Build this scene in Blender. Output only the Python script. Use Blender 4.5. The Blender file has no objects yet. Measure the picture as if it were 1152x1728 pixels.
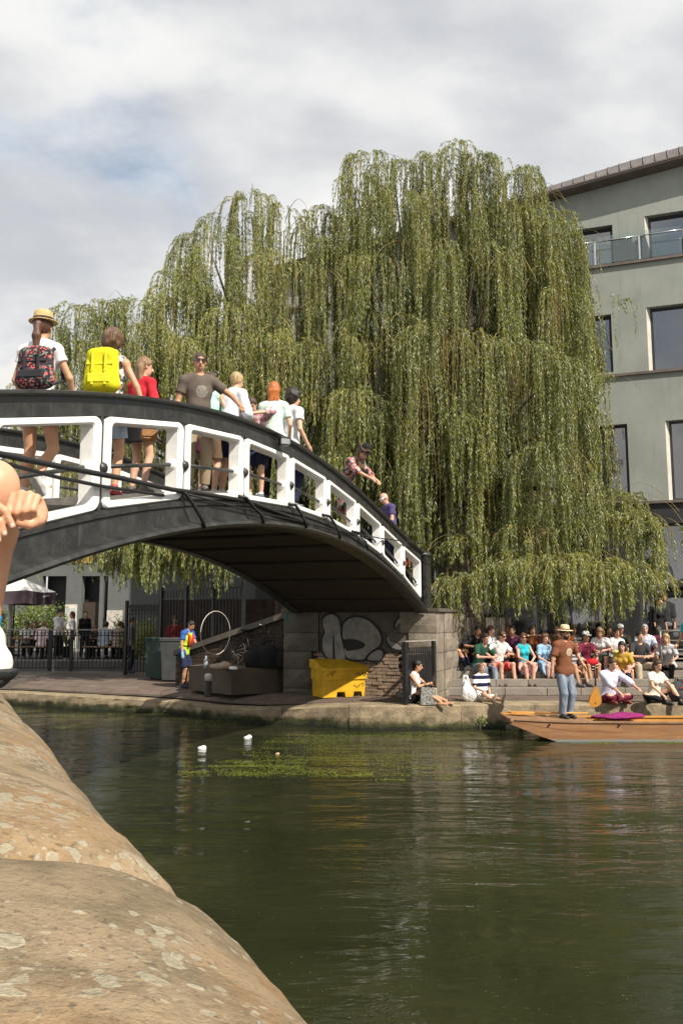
import bpy, bmesh, math, random
import numpy as np
from mathutils import Vector, Matrix, noise

R = math.radians
rng = np.random.default_rng(7)
random.seed(7)
SC = bpy.context.scene
COL = SC.collection

# ------------------------------------------------------------------ camera
CAMZ = 2.25
FPX = 1390.0                       # focal length in pixels of the 1152x1728 photograph
TH = math.atan(181 / 1390.0)
cam_d = bpy.data.cameras.new('camera')
cam_d.sensor_fit = 'VERTICAL'
cam_d.sensor_height = 36.0
cam_d.sensor_width = 24.0
cam_d.lens = 36.0 * FPX / 1728.0
cam_d.clip_start = 0.05
cam_d.clip_end = 2000
cam = bpy.data.objects.new('camera', cam_d)
cam.location = (0, 0, CAMZ)
cam.rotation_euler = (math.pi / 2 + TH, 0, 0)
COL.objects.link(cam)
SC.camera = cam

# ------------------------------------------------------------------ light
SUN = Vector((0.700, -0.790, 1.0)).normalized()
sun_d = bpy.data.lights.new('sun', 'SUN')
sun_d.energy = 5.0
sun_d.angle = R(0.53)
sun_d.color = (1.0, 0.93, 0.82)
sun = bpy.data.objects.new('sun', sun_d)
sun.rotation_euler = SUN.to_track_quat('Z', 'Y').to_euler()
sun.location = (20, -20, 40)
COL.objects.link(sun)

world = bpy.data.worlds.new('World')
SC.world = world
world.use_nodes = True
wt = world.node_tree
wt.nodes.clear()


def wn(t, **kw):
    n = wt.nodes.new(t)
    for k, v in kw.items():
        setattr(n, k, v)
    return n


def wl(a, b):
    wt.links.new(a, b)


def wmath(op, a, b=None, clamp=False):
    n = wn('ShaderNodeMath', operation=op)
    n.use_clamp = clamp
    for i, v in enumerate((a, b)):
        if v is None:
            continue
        if isinstance(v, (int, float)):
            n.inputs[i].default_value = v
        else:
            wl(v, n.inputs[i])
    return n.outputs[0]


def wramp(v, lo, hi):
    n = wn('ShaderNodeMapRange', interpolation_type='SMOOTHSTEP')
    wl(v, n.inputs[0])
    n.inputs[1].default_value = lo
    n.inputs[2].default_value = hi
    return n.outputs[0]


def wmix(f, a, b):
    n = wn('ShaderNodeMix', data_type='RGBA')
    wl(f, n.inputs[0])
    for s, v in ((n.inputs[6], a), (n.inputs[7], b)):
        if isinstance(v, tuple):
            s.default_value = (*v, 1)
        else:
            wl(v, s)
    return n.outputs[2]


sky = wn('ShaderNodeTexSky', sky_type='NISHITA')
sky.sun_disc = False
sky.sun_elevation = math.asin(SUN.z)
sky.sun_rotation = math.atan2(SUN.x, SUN.y)
sky.air_density = 1.0
sky.dust_density = 1.5
tc = wn('ShaderNodeTexCoord')
sep = wn('ShaderNodeSeparateXYZ')
wl(tc.outputs['Generated'], sep.inputs[0])
zc = wmath('MAXIMUM', sep.outputs[2], 0.0)
den = wmath('ADD', zc, 0.22)
cx = wmath('DIVIDE', sep.outputs[0], den)
cy = wmath('DIVIDE', sep.outputs[1], den)
comb = wn('ShaderNodeCombineXYZ')
wl(cx, comb.inputs[0])
wl(cy, comb.inputs[1])
mp = wn('ShaderNodeMapping')
mp.inputs['Location'].default_value = (2.6, -4.0, 0.0)
mp.inputs['Scale'].default_value = (1.0, 1.25, 1.0)
wl(comb.outputs[0], mp.inputs[0])


def wnoise(scale, detail, rough, dist=0.0, off=0.0):
    n = wn('ShaderNodeTexNoise')
    n.inputs['Scale'].default_value = scale
    n.inputs['Detail'].default_value = detail
    n.inputs['Roughness'].default_value = rough
    n.inputs['Distortion'].default_value = dist
    m = wn('ShaderNodeMapping')
    m.inputs['Location'].default_value = (off, off * 0.7, off * 1.3)
    wl(mp.outputs[0], m.inputs[0])
    wl(m.outputs[0], n.inputs['Vector'])
    return n.outputs['Fac']


n_big = wnoise(1.25, 7, 0.55, 0.15)
n_tone = wnoise(1.7, 8, 0.50, 0.1, 4.1)
n_wisp = wnoise(3.2, 6, 0.6, 0.3, 9.3)
cover = wramp(n_big, 0.35, 0.48)
cloud = wmix(wramp(n_tone, 0.38, 0.60), (5.8, 6.0, 6.4), (9.3, 9.25, 9.1))
veil = wmix(wramp(n_wisp, 0.30, 0.75), (6.2, 7.2, 8.5), (8.2, 8.5, 8.8))
blue = wmix(wmath('ADD', wmath('MULTIPLY', wramp(n_wisp, 0.25, 0.6), 0.40), 0.45), sky.outputs[0], veil)
allsky = wmix(cover, blue, cloud)
# brighter, hazier cloud towards the horizon, as it is all round on such a day
hz = wramp(sep.outputs[2], 0.42, 0.08)
allsky = wmix(wmath('MULTIPLY', hz, 0.55), allsky, (8.3, 8.4, 8.5))
# heaped clouds low down, their tops rising and falling round the horizon
flat = wn('ShaderNodeVectorMath', operation='MULTIPLY')
wl(tc.outputs['Generated'], flat.inputs[0])
flat.inputs[1].default_value = (1, 1, 0)
nrm_ = wn('ShaderNodeVectorMath', operation='NORMALIZE')
wl(flat.outputs[0], nrm_.inputs[0])


def dnoise(vec, scale, detail, loc):
    m_ = wn('ShaderNodeMapping')
    m_.inputs['Location'].default_value = loc
    wl(vec, m_.inputs[0])
    n_ = wn('ShaderNodeTexNoise')
    n_.inputs['Scale'].default_value = scale
    n_.inputs['Detail'].default_value = detail
    n_.inputs['Roughness'].default_value = 0.6
    wl(m_.outputs[0], n_.inputs['Vector'])
    return n_.outputs['Fac']


n_az = dnoise(nrm_.outputs[0], 3.2, 1, (0.0, 0.0, 0.0))
n_lump = dnoise(tc.outputs['Generated'], 9.0, 5, (2.0, 1.0, 0.5))
top_ = wmath('ADD', wmath('MULTIPLY', wmath('SUBTRACT', n_az, 0.5), 0.95), wmath('ADD', wmath('MULTIPLY', wmath('SUBTRACT', n_lump, 0.5), 0.22), 0.225))
bank = wramp(wmath('SUBTRACT', top_, sep.outputs[2]), 0.0, 0.03)
allsky = wmix(wmath('MULTIPLY', bank, 0.9), allsky, wmix(wramp(n_lump, 0.35, 0.6), (8.0, 7.9, 7.7), (9.6, 9.3, 8.8)))
bg = wn('ShaderNodeBackground')
wl(allsky, bg.inputs[0])
bg.inputs[1].default_value = 0.074
wo = wn('ShaderNodeOutputWorld')
wl(bg.outputs[0], wo.inputs[0])

SC.view_settings.view_transform = 'Standard'
SC.view_settings.look = 'None'
SC.view_settings.exposure = 0.45
SC.view_settings.gamma = 1.0
SC.view_settings.use_curve_mapping = False
SC.render.engine = 'CYCLES'
SC.cycles.max_bounces = 8
SC.cycles.transparent_max_bounces = 12

# ------------------------------------------------------------------ pixel -> place helpers (used to measure the photograph)
_c, _s = math.cos(TH), math.sin(TH)


def ray(px, py):
    u = (px - 576) / FPX
    v = (864 - py) / FPX
    return Vector((u, _c - _s * v, _s + _c * v))


def at_depth(px, py, Y):
    r = ray(px, py)
    k = Y / r.y
    return Vector((0, 0, CAMZ)) + r * k


def at_z(px, py, z):
    r = ray(px, py)
    k = (z - CAMZ) / r.z
    return Vector((0, 0, CAMZ)) + r * k


def on_plane(px, py, A, D):
    """where the pixel's ray meets the upright plane A + t*D: (t in metres, z)"""
    r = ray(px, py)
    det = r.x * -D[1] + D[0] * r.y
    k = (A[0] * -D[1] + D[0] * A[1]) / det
    t = (r.x * A[1] - r.y * A[0]) / det
    return t, CAMZ + k * r.z


# ------------------------------------------------------------------ materials
MATS = {}


class NT:
    def __init__(self, name):
        self.m = bpy.data.materials.new(name)
        self.m.use_nodes = True
        self.t = self.m.node_tree
        self.t.nodes.clear()
        self.out = self.n('ShaderNodeOutputMaterial')

    def n(self, t, **kw):
        n = self.t.nodes.new(t)
        for k, v in kw.items():
            setattr(n, k, v)
        return n

    def l(self, a, b):
        self.t.links.new(a, b)

    def put(self, s, v):
        if isinstance(v, (int, float)):
            s.default_value = v
        elif isinstance(v, tuple):
            s.default_value = (*v, 1) if len(v) == 3 and s.type == 'RGBA' else v
        else:
            self.l(v, s)

    def math(self, op, a, b=None, clamp=False):
        n = self.n('ShaderNodeMath', operation=op)
        n.use_clamp = clamp
        self.put(n.inputs[0], a)
        if b is not None:
            self.put(n.inputs[1], b)
        return n.outputs[0]

    def ramp(self, v, lo, hi, a=0.0, b=1.0):
        n = self.n('ShaderNodeMapRange', interpolation_type='SMOOTHSTEP')
        self.put(n.inputs[0], v)
        for i, x in enumerate((lo, hi, a, b)):
            n.inputs[i + 1].default_value = x
        return n.outputs[0]

    def mix(self, f, a, b, mode='MIX'):
        n = self.n('ShaderNodeMix', data_type='RGBA', blend_type=mode)
        self.put(n.inputs[0], f)
        self.put(n.inputs[6], a)
        self.put(n.inputs[7], b)
        return n.outputs[2]

    def coord(self, kind='Object', scale=(1, 1, 1), loc=(0, 0, 0), rot=(0, 0, 0)):
        if kind == 'Position':
            o = self.n('ShaderNodeNewGeometry').outputs['Position']
        else:
            o = self.n('ShaderNodeTexCoord').outputs[kind]
        m = self.n('ShaderNodeMapping')
        m.inputs['Scale'].default_value = scale
        m.inputs['Location'].default_value = loc
        m.inputs['Rotation'].default_value = rot
        self.l(o, m.inputs[0])
        return m.outputs[0]

    def noise(self, vec, scale, detail=4, rough=0.55, dist=0.0, out='Fac'):
        n = self.n('ShaderNodeTexNoise')
        self.l(vec, n.inputs['Vector'])
        n.inputs['Scale'].default_value = scale
        n.inputs['Detail'].default_value = detail
        n.inputs['Roughness'].default_value = rough
        n.inputs['Distortion'].default_value = dist
        return n.outputs[out]

    def voro(self, vec, scale, feature='F1', out='Distance', rnd=1.0):
        n = self.n('ShaderNodeTexVoronoi', feature=feature)
        self.l(vec, n.inputs['Vector'])
        n.inputs['Scale'].default_value = scale
        n.inputs['Randomness'].default_value = rnd
        return n.outputs[out]

    def bump(self, h, strength=0.3, dist=0.02):
        n = self.n('ShaderNodeBump')
        n.inputs['Strength'].default_value = strength
        n.inputs['Distance'].default_value = dist
        self.l(h, n.inputs['Height'])
        return n.outputs[0]

    def done(self, col, rough=0.6, metal=0.0, normal=None, spec=0.5, **extra):
        b = self.n('ShaderNodeBsdfPrincipled')
        self.put(b.inputs['Base Color'], col)
        self.put(b.inputs['Roughness'], rough)
        b.inputs['Metallic'].default_value = metal
        b.inputs['Specular IOR Level'].default_value = spec
        for k, v in extra.items():
            self.put(b.inputs[k.replace('_', ' ')], v)
        if normal is not None:
            self.l(normal, b.inputs['Normal'])
        self.l(b.outputs[0], self.out.inputs[0])
        self.b = b
        return self.m


def sc(c, f):
    return tuple(min(1.0, x * f) for x in c)


def M(name, col, rough=0.6, var=0.18, scale=6.0, bump=0.0, bscale=None, metal=0.0, spec=0.4, coord='Object'):
    """plain worn material: base colour with two noises of variation and an optional relief"""
    if name in MATS:
        return MATS[name]
    t = NT(name)
    v = t.coord(coord)
    f = t.noise(v, scale, 5, 0.6)
    g = t.noise(v, scale * 7.3, 3, 0.6)
    c = t.mix(t.ramp(f, 0.3, 0.7), sc(col, 1 - var), sc(col, 1 + var))
    c = t.mix(t.math('MULTIPLY', t.ramp(g, 0.45, 0.8), 0.35), c, sc(col, 1 - 2.2 * var if var < 0.4 else 0.2))
    nrm = None
    if bump:
        nrm = t.bump(t.noise(v, bscale or scale * 6, 4, 0.6), bump, 0.02)
    MATS[name] = t.done(c, t.ramp(f, 0.2, 0.8, max(0.02, rough - 0.08), min(1, rough + 0.08)), metal, nrm, spec)
    return MATS[name]


# ------------------------------------------------------------------ mesh helpers
class MB:
    """collects vertices and faces of ONE piece"""

    def __init__(self):
        self.v = []
        self.f = []
        self.sm = []

    def add(self, vs, fs, smooth=False):
        o = len(self.v)
        self.v += [tuple(p) for p in vs]
        self.f += [tuple(i + o for i in q) for q in fs]
        self.sm += [smooth] * len(fs)
        return self

    def box(self, c, size, rot=None, bev=0.0):
        sx, sy, sz = size[0] / 2, size[1] / 2, size[2] / 2
        if bev <= 0:
            vs = [Vector((x, y, z)) for z in (-sz, sz) for y in (-sy, sy) for x in (-sx, sx)]
            fs = [(0, 2, 3, 1), (4, 5, 7, 6), (0, 1, 5, 4), (2, 6, 7, 3), (0, 4, 6, 2), (1, 3, 7, 5)]
        else:
            b = min(bev, sx * .9, sy * .9, sz * .9)
            vs = []
            idx = {}
            for X in (-1, 1):
                for Y in (-1, 1):
                    for Z in (-1, 1):
                        for a in range(3):
                            p = [X * (sx - b), Y * (sy - b), Z * (sz - b)]
                            p[a] = (X * sx, Y * sy, Z * sz)[a]
                            idx[(X, Y, Z, a)] = len(vs)
                            vs.append(Vector(p))
            fs = []
            for a in range(3):
                o1, o2 = (a + 1) % 3, (a + 2) % 3
                for sgn in (-1, 1):
                    q = []
                    for s1, s2 in ((-1, -1), (1, -1), (1, 1), (-1, 1)):
                        k = [0, 0, 0]
                        k[a], k[o1], k[o2] = sgn, s1, s2
                        q.append(idx[(*k, a)])
                    fs.append(tuple(q if sgn > 0 else q[::-1]))
                for s1 in (-1, 1):
                    for s2 in (-1, 1):
                        # edge along axis a between faces o1 and o2
                        k0 = [0, 0, 0]
                        k1 = [0, 0, 0]
                        k0[a], k1[a] = -1, 1
                        k0[o1] = k1[o1] = s1
                        k0[o2] = k1[o2] = s2
                        q = [idx[(*k0, o1)], idx[(*k1, o1)], idx[(*k1, o2)], idx[(*k0, o2)]]
                        fs.append(tuple(q if s1 * s2 < 0 else q[::-1]))
            for X in (-1, 1):
                for Y in (-1, 1):
                    for Z in (-1, 1):
                        q = [idx[(X, Y, Z, a)] for a in range(3)]
                        fs.append(tuple(q if X * Y * Z > 0 else q[::-1]))
        if rot is not None:
            vs = [rot @ p for p in vs]
        c = Vector(c)
        return self.add([p + c for p in vs], fs)

    def tube(self, pts, rad, seg=8, cap=True, smooth=True):
        pts = [Vector(p) for p in pts]
        n = len(pts)
        rads = rad if isinstance(rad, (list, tuple)) else [rad] * n
        vs, fs = [], []
        up = None
        for i, p in enumerate(pts):
            d = (pts[min(i + 1, n - 1)] - pts[max(i - 1, 0)])
            d = d.normalized() if d.length > 1e-9 else Vector((0, 0, 1))
            if up is None:
                up = d.orthogonal().normalized()
            up = (up - d * up.dot(d))
            up = up.normalized() if up.length > 1e-6 else d.orthogonal().normalized()
            w = d.cross(up)
            for k in range(seg):
                a = 2 * math.pi * k / seg
                vs.append(p + (up * math.cos(a) + w * math.sin(a)) * rads[i])
        for i in range(n - 1):
            for k in range(seg):
                a, b = i * seg + k, i * seg + (k + 1) % seg
                fs.append((a, b, b + seg, a + seg))
        if cap:
            fs.append(tuple(range(seg))[::-1])
            fs.append(tuple((n - 1) * seg + k for k in range(seg)))
        return self.add(vs, fs, smooth)

    def lathe(self, prof, seg=16, c=(0, 0, 0), smooth=True, axis=None):
        vs, fs = [], []
        n = len(prof)
        rot = Vector((0, 0, 1)).rotation_difference(Vector(axis)).to_matrix() if axis is not None else None
        for r, z in prof:
            for k in range(seg):
                a = 2 * math.pi * k / seg
                p = Vector((r * math.cos(a), r * math.sin(a), z))
                if rot is not None:
                    p = rot @ p
                vs.append(p + Vector(c))
        for i in range(n - 1):
            for k in range(seg):
                a, b = i * seg + k, i * seg + (k + 1) % seg
                fs.append((a, b, b + seg, a + seg))
        fs.append(tuple(range(seg))[::-1])
        fs.append(tuple((n - 1) * seg + k for k in range(seg)))
        return self.add(vs, fs, smooth)

    def prism(self, poly, ax, ay, az, o=(0, 0, 0), d0=0.0, d1=1.0):
        """polygon in the ax,ay plane, pushed along az from d0 to d1"""
        ax, ay, az, o = Vector(ax), Vector(ay), Vector(az), Vector(o)
        n = len(poly)
        vs = [o + ax * p[0] + ay * p[1] + az * d for d in (d0, d1) for p in poly]
        fs = [tuple(range(n))[::-1], tuple(range(n, 2 * n))]
        fs += [(i, (i + 1) % n, n + (i + 1) % n, n + i) for i in range(n)]
        return self.add(vs, fs)

    def ring(self, outer, inner, ax, ay, az, o, d0, d1):
        """a frame between two polygons with the same vertex count"""
        ax, ay, az, o = Vector(ax), Vector(ay), Vector(az), Vector(o)
        n = len(outer)
        P = lambda p, d: o + ax * p[0] + ay * p[1] + az * d
        vs = [P(p, d0) for p in outer] + [P(p, d0) for p in inner] + [P(p, d1) for p in outer] + [P(p, d1) for p in inner]
        fs = []
        for i in range(n):
            j = (i + 1) % n
            fs += [(i, n + i, n + j, j), (2 * n + i, 2 * n + j, 3 * n + j, 3 * n + i), (i, j, 2 * n + j, 2 * n + i), (n + i, 3 * n + i, 3 * n + j, n + j)]
        return self.add(vs, fs)

    def build(self, name, mat, parent=None, loc=None, smooth=None, fix=True):
        me = bpy.data.meshes.new(name)
        me.from_pydata(self.v, [], self.f)
        if smooth is None:
            me.polygons.foreach_set('use_smooth', self.sm)
        elif smooth:
            me.polygons.foreach_set('use_smooth', [True] * len(self.f))
        me.validate()
        if fix:
            bm = bmesh.new()
            bm.from_mesh(me)
            bmesh.ops.recalc_face_normals(bm, faces=bm.faces)
            bm.to_mesh(me)
            bm.free()
        me.update()
        return link(name, me, mat, parent, loc)


def link(name, me, mat, parent=None, loc=None):
    o = bpy.data.objects.new(name, me)
    COL.objects.link(o)
    if mat is not None:
        if not me.materials:
            me.materials.append(mat)
    if parent is not None:
        o.parent = parent
    if loc is not None:
        o.location = loc
    return o


def tag(o, label=None, cat=None, group=None, kind=None):
    for k, v in (('label', label), ('category', cat), ('group', group), ('kind', kind)):
        if v:
            o[k] = v
    return o


def thing(name, label, cat, loc=(0, 0, 0), rz=0.0, group=None):
    o = bpy.data.objects.new(name, None)
    o.empty_display_size = 0.2
    COL.objects.link(o)
    o.location = loc
    o.rotation_euler = (0, 0, rz)
    return tag(o, label, cat, group)


def np_mesh(name, V, faces, mat, parent=None, smooth=False, attr=None):
    """fast mesh from numpy: V (n,3); faces (m,k)"""
    me = bpy.data.meshes.new(name)
    V = np.asarray(V, np.float32)
    faces = np.asarray(faces, np.int32)
    m, k = faces.shape
    me.vertices.add(len(V))
    me.vertices.foreach_set('co', V.ravel())
    me.loops.add(m * k)
    me.loops.foreach_set('vertex_index', faces.ravel())
    me.polygons.add(m)
    me.polygons.foreach_set('loop_start', np.arange(m, dtype=np.int32) * k)
    if smooth:
        me.polygons.foreach_set('use_smooth', np.ones(m, bool))
    if attr is not None:
        for an, av in attr.items():
            a = me.attributes.new(an, 'FLOAT', 'POINT')
            a.data.foreach_set('value', np.asarray(av, np.float32))
    me.update(calc_edges=True)
    return link(name, me, mat, parent)


def rough_block(name, size, mat, parent, loc, rz=0.0, seed=0, amp=0.02, nx=4, nz=3, face='-y', mesh=None):
    """a stone with an uneven front (towards -y), chamfered arrises: about 40 triangles"""
    w, d, h = size
    vs, fs = [], []
    rr = random.Random(seed)
    for j in range(nz + 1):
        for i in range(nx + 1):
            x = -w / 2 + w * i / nx
            z = h * j / nz
            edge = i in (0, nx) or j in (0, nz)
            y = -d / 2 + (0.012 if edge else -rr.uniform(0.0, amp))
            vs.append((x + (0 if i in (0, nx) else rr.uniform(-.1, .1) * w / nx), y, z + (0 if j in (0, nz) else rr.uniform(-.12, .12) * h / nz)))
    for j in range(nz):
        for i in range(nx):
            a = j * (nx + 1) + i
            fs.append((a, a + 1, a + nx + 2, a + nx + 1))
    b = len(vs)
    for (x, z) in ((-w / 2, 0), (w / 2, 0), (w / 2, h), (-w / 2, h)):
        vs.append((x, d / 2, z))
    bot = list(range(nx + 1))
    top = [nz * (nx + 1) + i for i in range(nx + 1)]
    lef = [j * (nx + 1) for j in range(nz + 1)]
    rig = [j * (nx + 1) + nx for j in range(nz + 1)]
    fs += [tuple(bot[::-1] + [b, b + 1]), tuple(top + [b + 2, b + 3]), tuple(lef + [b + 3, b]), tuple(rig[::-1] + [b + 1, b + 2]), (b, b + 3, b + 2, b + 1)]
    me = bpy.data.meshes.new(name)
    me.from_pydata(vs, [], fs)
    me.update()
    o = link(name, me, mat, parent, loc)
    o.rotation_euler = (0, 0, rz)
    return o
def gx_(px, Y):
    return (px - 576) / FPX * Y


# ================================================================== WATER AND LAND
def water_material():
    t = NT('canal_water')
    p = t.coord('Position')
    big = t.noise(p, 0.35, 3, 0.5)
    col = t.mix(t.ramp(big, 0.3, 0.7), (0.016, 0.019, 0.0078), (0.027, 0.029, 0.012))
    # ripples run across the view; calmer and livelier patches
    v1 = t.coord('Position', (0.55, 1.7, 1.0), rot=(0, 0, 0.12))
    v2 = t.coord('Position', (1.6, 5.0, 1.0), rot=(0, 0, -0.10))
    v3 = t.coord('Position', (5.0, 15.0, 1.0), rot=(0, 0, 0.05))
    n1 = t.noise(v1, 1.0, 3, 0.5, 0.6)
    n2 = t.noise(v2, 1.0, 4, 0.55, 0.8)
    n3 = t.noise(v3, 1.0, 3, 0.55, 0.5)
    patch = t.ramp(t.noise(t.coord('Position', (0.22, 0.55, 1.0), loc=(2.0, 0.4, 0)), 1.0, 3, 0.6, 0.5), 0.44, 0.64, 0.30, 1.0)
    h = t.math('ADD', t.math('MULTIPLY', n1, 1.5), t.math('MULTIPLY', t.math('MULTIPLY', n2, 0.8), patch))
    h = t.math('ADD', h, t.math('MULTIPLY', t.math('MULTIPLY', n3, 0.22), patch))
    nrm = t.bump(h, 0.52, 0.05)
    m = t.done(col, 0.035, 0.0, nrm, 0.5, IOR=1.33)
    return m


wm = MB()
wm.add([(-60, -6, 0), (60, -6, 0), (60, 40, 0), (-60, 40, 0)], [(0, 1, 2, 3)])
water = wm.build('water', water_material())
water['kind'] = 'structure'

# edge of the far quay: (pixel x, waterline pixel y, height of the top of the edge)
QP = [(-330, 1186, .34), (-60, 1187, .33), (28, 1190, .33), (139, 1199, .35), (240, 1202, .31), (318, 1207, .29), (365, 1214, .27), (448, 1222, .32),
      (506, 1225, .39), (560, 1229, .46), (610, 1232, .49), (688, 1232, .50), (780, 1230, .50), (860, 1229, .50), (1000, 1229, .50), (1152, 1229, .50), (1500, 1229, .50), (2200, 1229, .50)]
_q = [(at_z(a, b, 0.0), zt) for a, b, zt in QP]
_cum = [0.0]
for i in range(1, len(_q)):
    _cum.append(_cum[-1] + (_q[i][0] - _q[i - 1][0]).length)
QL = _cum[-1]


def quay(s):
    """point on the far quay edge at s metres along it, z = top height"""
    s = max(0, min(QL - 1e-6, s))
    for i in range(1, len(_cum)):
        if s <= _cum[i]:
            f = (s - _cum[i - 1]) / (_cum[i] - _cum[i - 1])
            p = _q[i - 1][0].lerp(_q[i][0], f)
            return Vector((p.x, p.y, _q[i - 1][1] * (1 - f) + _q[i][1] * f))


GZ = 0.5


def towz(s, v):
    e = quay(s)
    f = min(1.0, v / 1.7)
    return e.z * (1 - f) + GZ * f


def stone_mat(name, col, var=0.3, moss=0.0, bump=0.5, scale=2.2):
    t = NT(name)
    p = t.coord('Position')
    a = t.noise(p, scale, 6, 0.62)
    b = t.noise(p, scale * 9, 4, 0.6)
    g = t.noise(p, scale * 40, 3, 0.6)
    inf = t.n('ShaderNodeObjectInfo').outputs['Random']
    c = t.mix(t.ramp(a, 0.28, 0.72), sc(col, 1 - var), sc(col, 1 + var))
    c = t.mix(t.math('MULTIPLY', t.ramp(b, 0.5, 0.75), 0.5), c, sc(col, 0.45))
    c = t.mix(t.math('MULTIPLY', inf, 0.35), c, sc(col, 0.62))
    if moss:
        z = t.n('ShaderNodeSeparateXYZ')
        t.l(p, z.inputs[0])
        k = t.math('ADD', z.outputs[2], t.math('MULTIPLY', t.math('SUBTRACT', a, 0.5), 0.35))
        c = t.mix(t.ramp(k, moss, moss - 0.14), c, (0.045, 0.05, 0.018))
        c = t.mix(t.ramp(k, 0.07, 0.02), c, (0.018, 0.018, 0.012))
    h = t.math('ADD', t.math('MULTIPLY', b, 0.7), t.math('MULTIPLY', g, 0.4))
    return t.done(c, t.ramp(b, 0.2, 0.8, 0.72, 0.95), 0, t.bump(h, bump, 0.03), 0.3)


m_edge = stone_mat('quay_stone', (0.30, 0.235, 0.15), 0.42, 0.22, 1.0, 3.0)
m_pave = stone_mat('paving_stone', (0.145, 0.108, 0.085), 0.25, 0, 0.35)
m_joint = M('earth_joint', (0.075, 0.06, 0.045), 0.95, 0.3, 3, 0.4, coord='Position')
m_ground = M('trodden_ground', (0.15, 0.125, 0.10), 0.95, 0.3, 1.5, 0.4, coord='Position')

# land behind the quay: one sheet to the horizon, its front edge a hand's breadth behind the edging stones
rows = 46
gv, gf = [], []
for i in range(rows + 1):
    s = QL * i / rows
    e = quay(s)
    for (v, z) in ((0.25, e.z - 0.05), (1.7, GZ - 0.05), (14, GZ - 0.05), (60, GZ - 0.05), (700, GZ - 0.05)):
        gv.append((e.x * (1 + (v if v > 14 else 0) / 25.0), e.y + v, z))
for i in range(rows):
    for j in range(4):
        a = i * 5 + j
        gf.append((a, a + 5, a + 6, a + 1))
g = MB()
g.add(gv, gf)
# upright face under the sheet down into the water
for i in range(rows):
    pass
ground = g.build('ground', m_ground)
ground['kind'] = 'structure'

# quay: the wall into the water, with one edging stone after another on its front
qw = MB()
qv, qf = [], []
for i in range(rows + 1):
    e = quay(QL * i / rows)
    qv += [(e.x, e.y + 0.07, -0.8), (e.x, e.y + 0.07, e.z - 0.06), (e.x, e.y + 0.55, e.z - 0.06)]
for i in range(rows):
    a = i * 3
    qf += [(a, a + 3, a + 4, a + 1), (a + 1, a + 4, a + 5, a + 2)]
qw.add(qv, qf)
quay_o = qw.build('quay', m_edge)
quay_o['kind'] = 'structure'


def edge_stone(s0, s1, seed):
    """rounded, weathered edging stone following the quay between s0 and s1"""
    n = 9
    prof = [(0.10, -0.30), (0.02, -0.28), (0.0, -0.1), (0.0, .25), (-.012, .5), (-.005, .75), (0.0, .93), (0.035, 1.0), (0.16, 1.006), (0.60, 1.008)]
    vs, fs = [], []
    for i in range(n + 1):
        s = s0 + (s1 - s0) * i / n
        e = quay(s)
        for j, (y, z) in enumerate(prof):
            zz = z if z < 0 else e.z * z
            q = Vector((e.x, e.y, zz))
            amp = 0.03 if 1 < j < 8 else 0.004
            d = noise.noise(q * 5.0 + Vector((seed, 0, 0))) * amp + noise.noise(q * 13) * amp * .7
            vs.append((q.x, q.y + y + d + (0.006 if i in (0, n) and 1 < j < 8 else 0), q.z + d * 0.4))
    k = len(prof)
    for i in range(n):
        for j in range(k - 1):
            a = i * k + j
            fs.append((a, a + k, a + k + 1, a + 1))
    fs += [tuple(range(k)), tuple(n * k + j for j in range(k))[::-1]]
    m = MB()
    m.add(vs, fs, False)
    return m.build('edging_stone', m_edge, quay_o)


s = 2.0
k = 0
while s < QL - 2:
    L = random.uniform(1.5, 3.2)
    e = quay(s)
    if -11 < e.x < 11:
        edge_stone(s, s + L - 0.006, k * 3.1)
    s += L
    k += 1

# towpath paving: slabs laid in courses along the quay
tow = MB()
tv, tf = [], []
S0, S1 = None, None
for i in range(int(QL)):
    if S0 is None and quay(i).x > -10.5:
        S0 = i
    if quay(i).x < 10.5:
        S1 = i
for i in range(0, S1 - S0 + 1):
    e = quay(S0 + i)
    for v in (0.5, 1.7, 5.6):
        tv.append((e.x, e.y + v, towz(S0 + i, v) - 0.02))
for i in range(S1 - S0):
    for j in range(2):
        a = i * 3 + j
        tf.append((a, a + 3, a + 4, a + 1))
tow.add(tv, tf)
towpath = tow.build('towpath', m_joint)
towpath['kind'] = 'structure'
v = 0.60
row = 0
nslab = 0
while v < 4.6:
    dv = random.choice((0.42, 0.5, 0.6))
    s = S0 + random.random()
    while s < S1 - 1:
        L = random.uniform(0.75, 1.25)
        e0, e1 = quay(s + 0.006), quay(s + L - 0.006)
        cxm = (e0.x + e1.x) / 2
        deep = e0.y + v
        # the steps and the bridge pier stand on part of the path
        if not (cxm > 1.4 and deep > 19.2) and not (-7.5 > cxm and v > 3.2):
            vs = []
            dz = random.uniform(-0.004, 0.006)
            for (ss, ee) in ((s + 0.006, e0), (s + L - 0.006, e1)):
                for vv in (v + 0.006, v + dv - 0.006):
                    z = towz(ss, vv) + dz
                    vs += [(ee.x, ee.y + vv, z - 0.05), (ee.x, ee.y + vv, z)]
            m = MB()
            m.add(vs, [(0, 4, 6, 2), (1, 3, 7, 5), (0, 2, 3, 1), (4, 5, 7, 6), (0, 1, 5, 4), (2, 6, 7, 3)])
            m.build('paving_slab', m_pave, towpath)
            nslab += 1
        s += L
    v += dv

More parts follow.
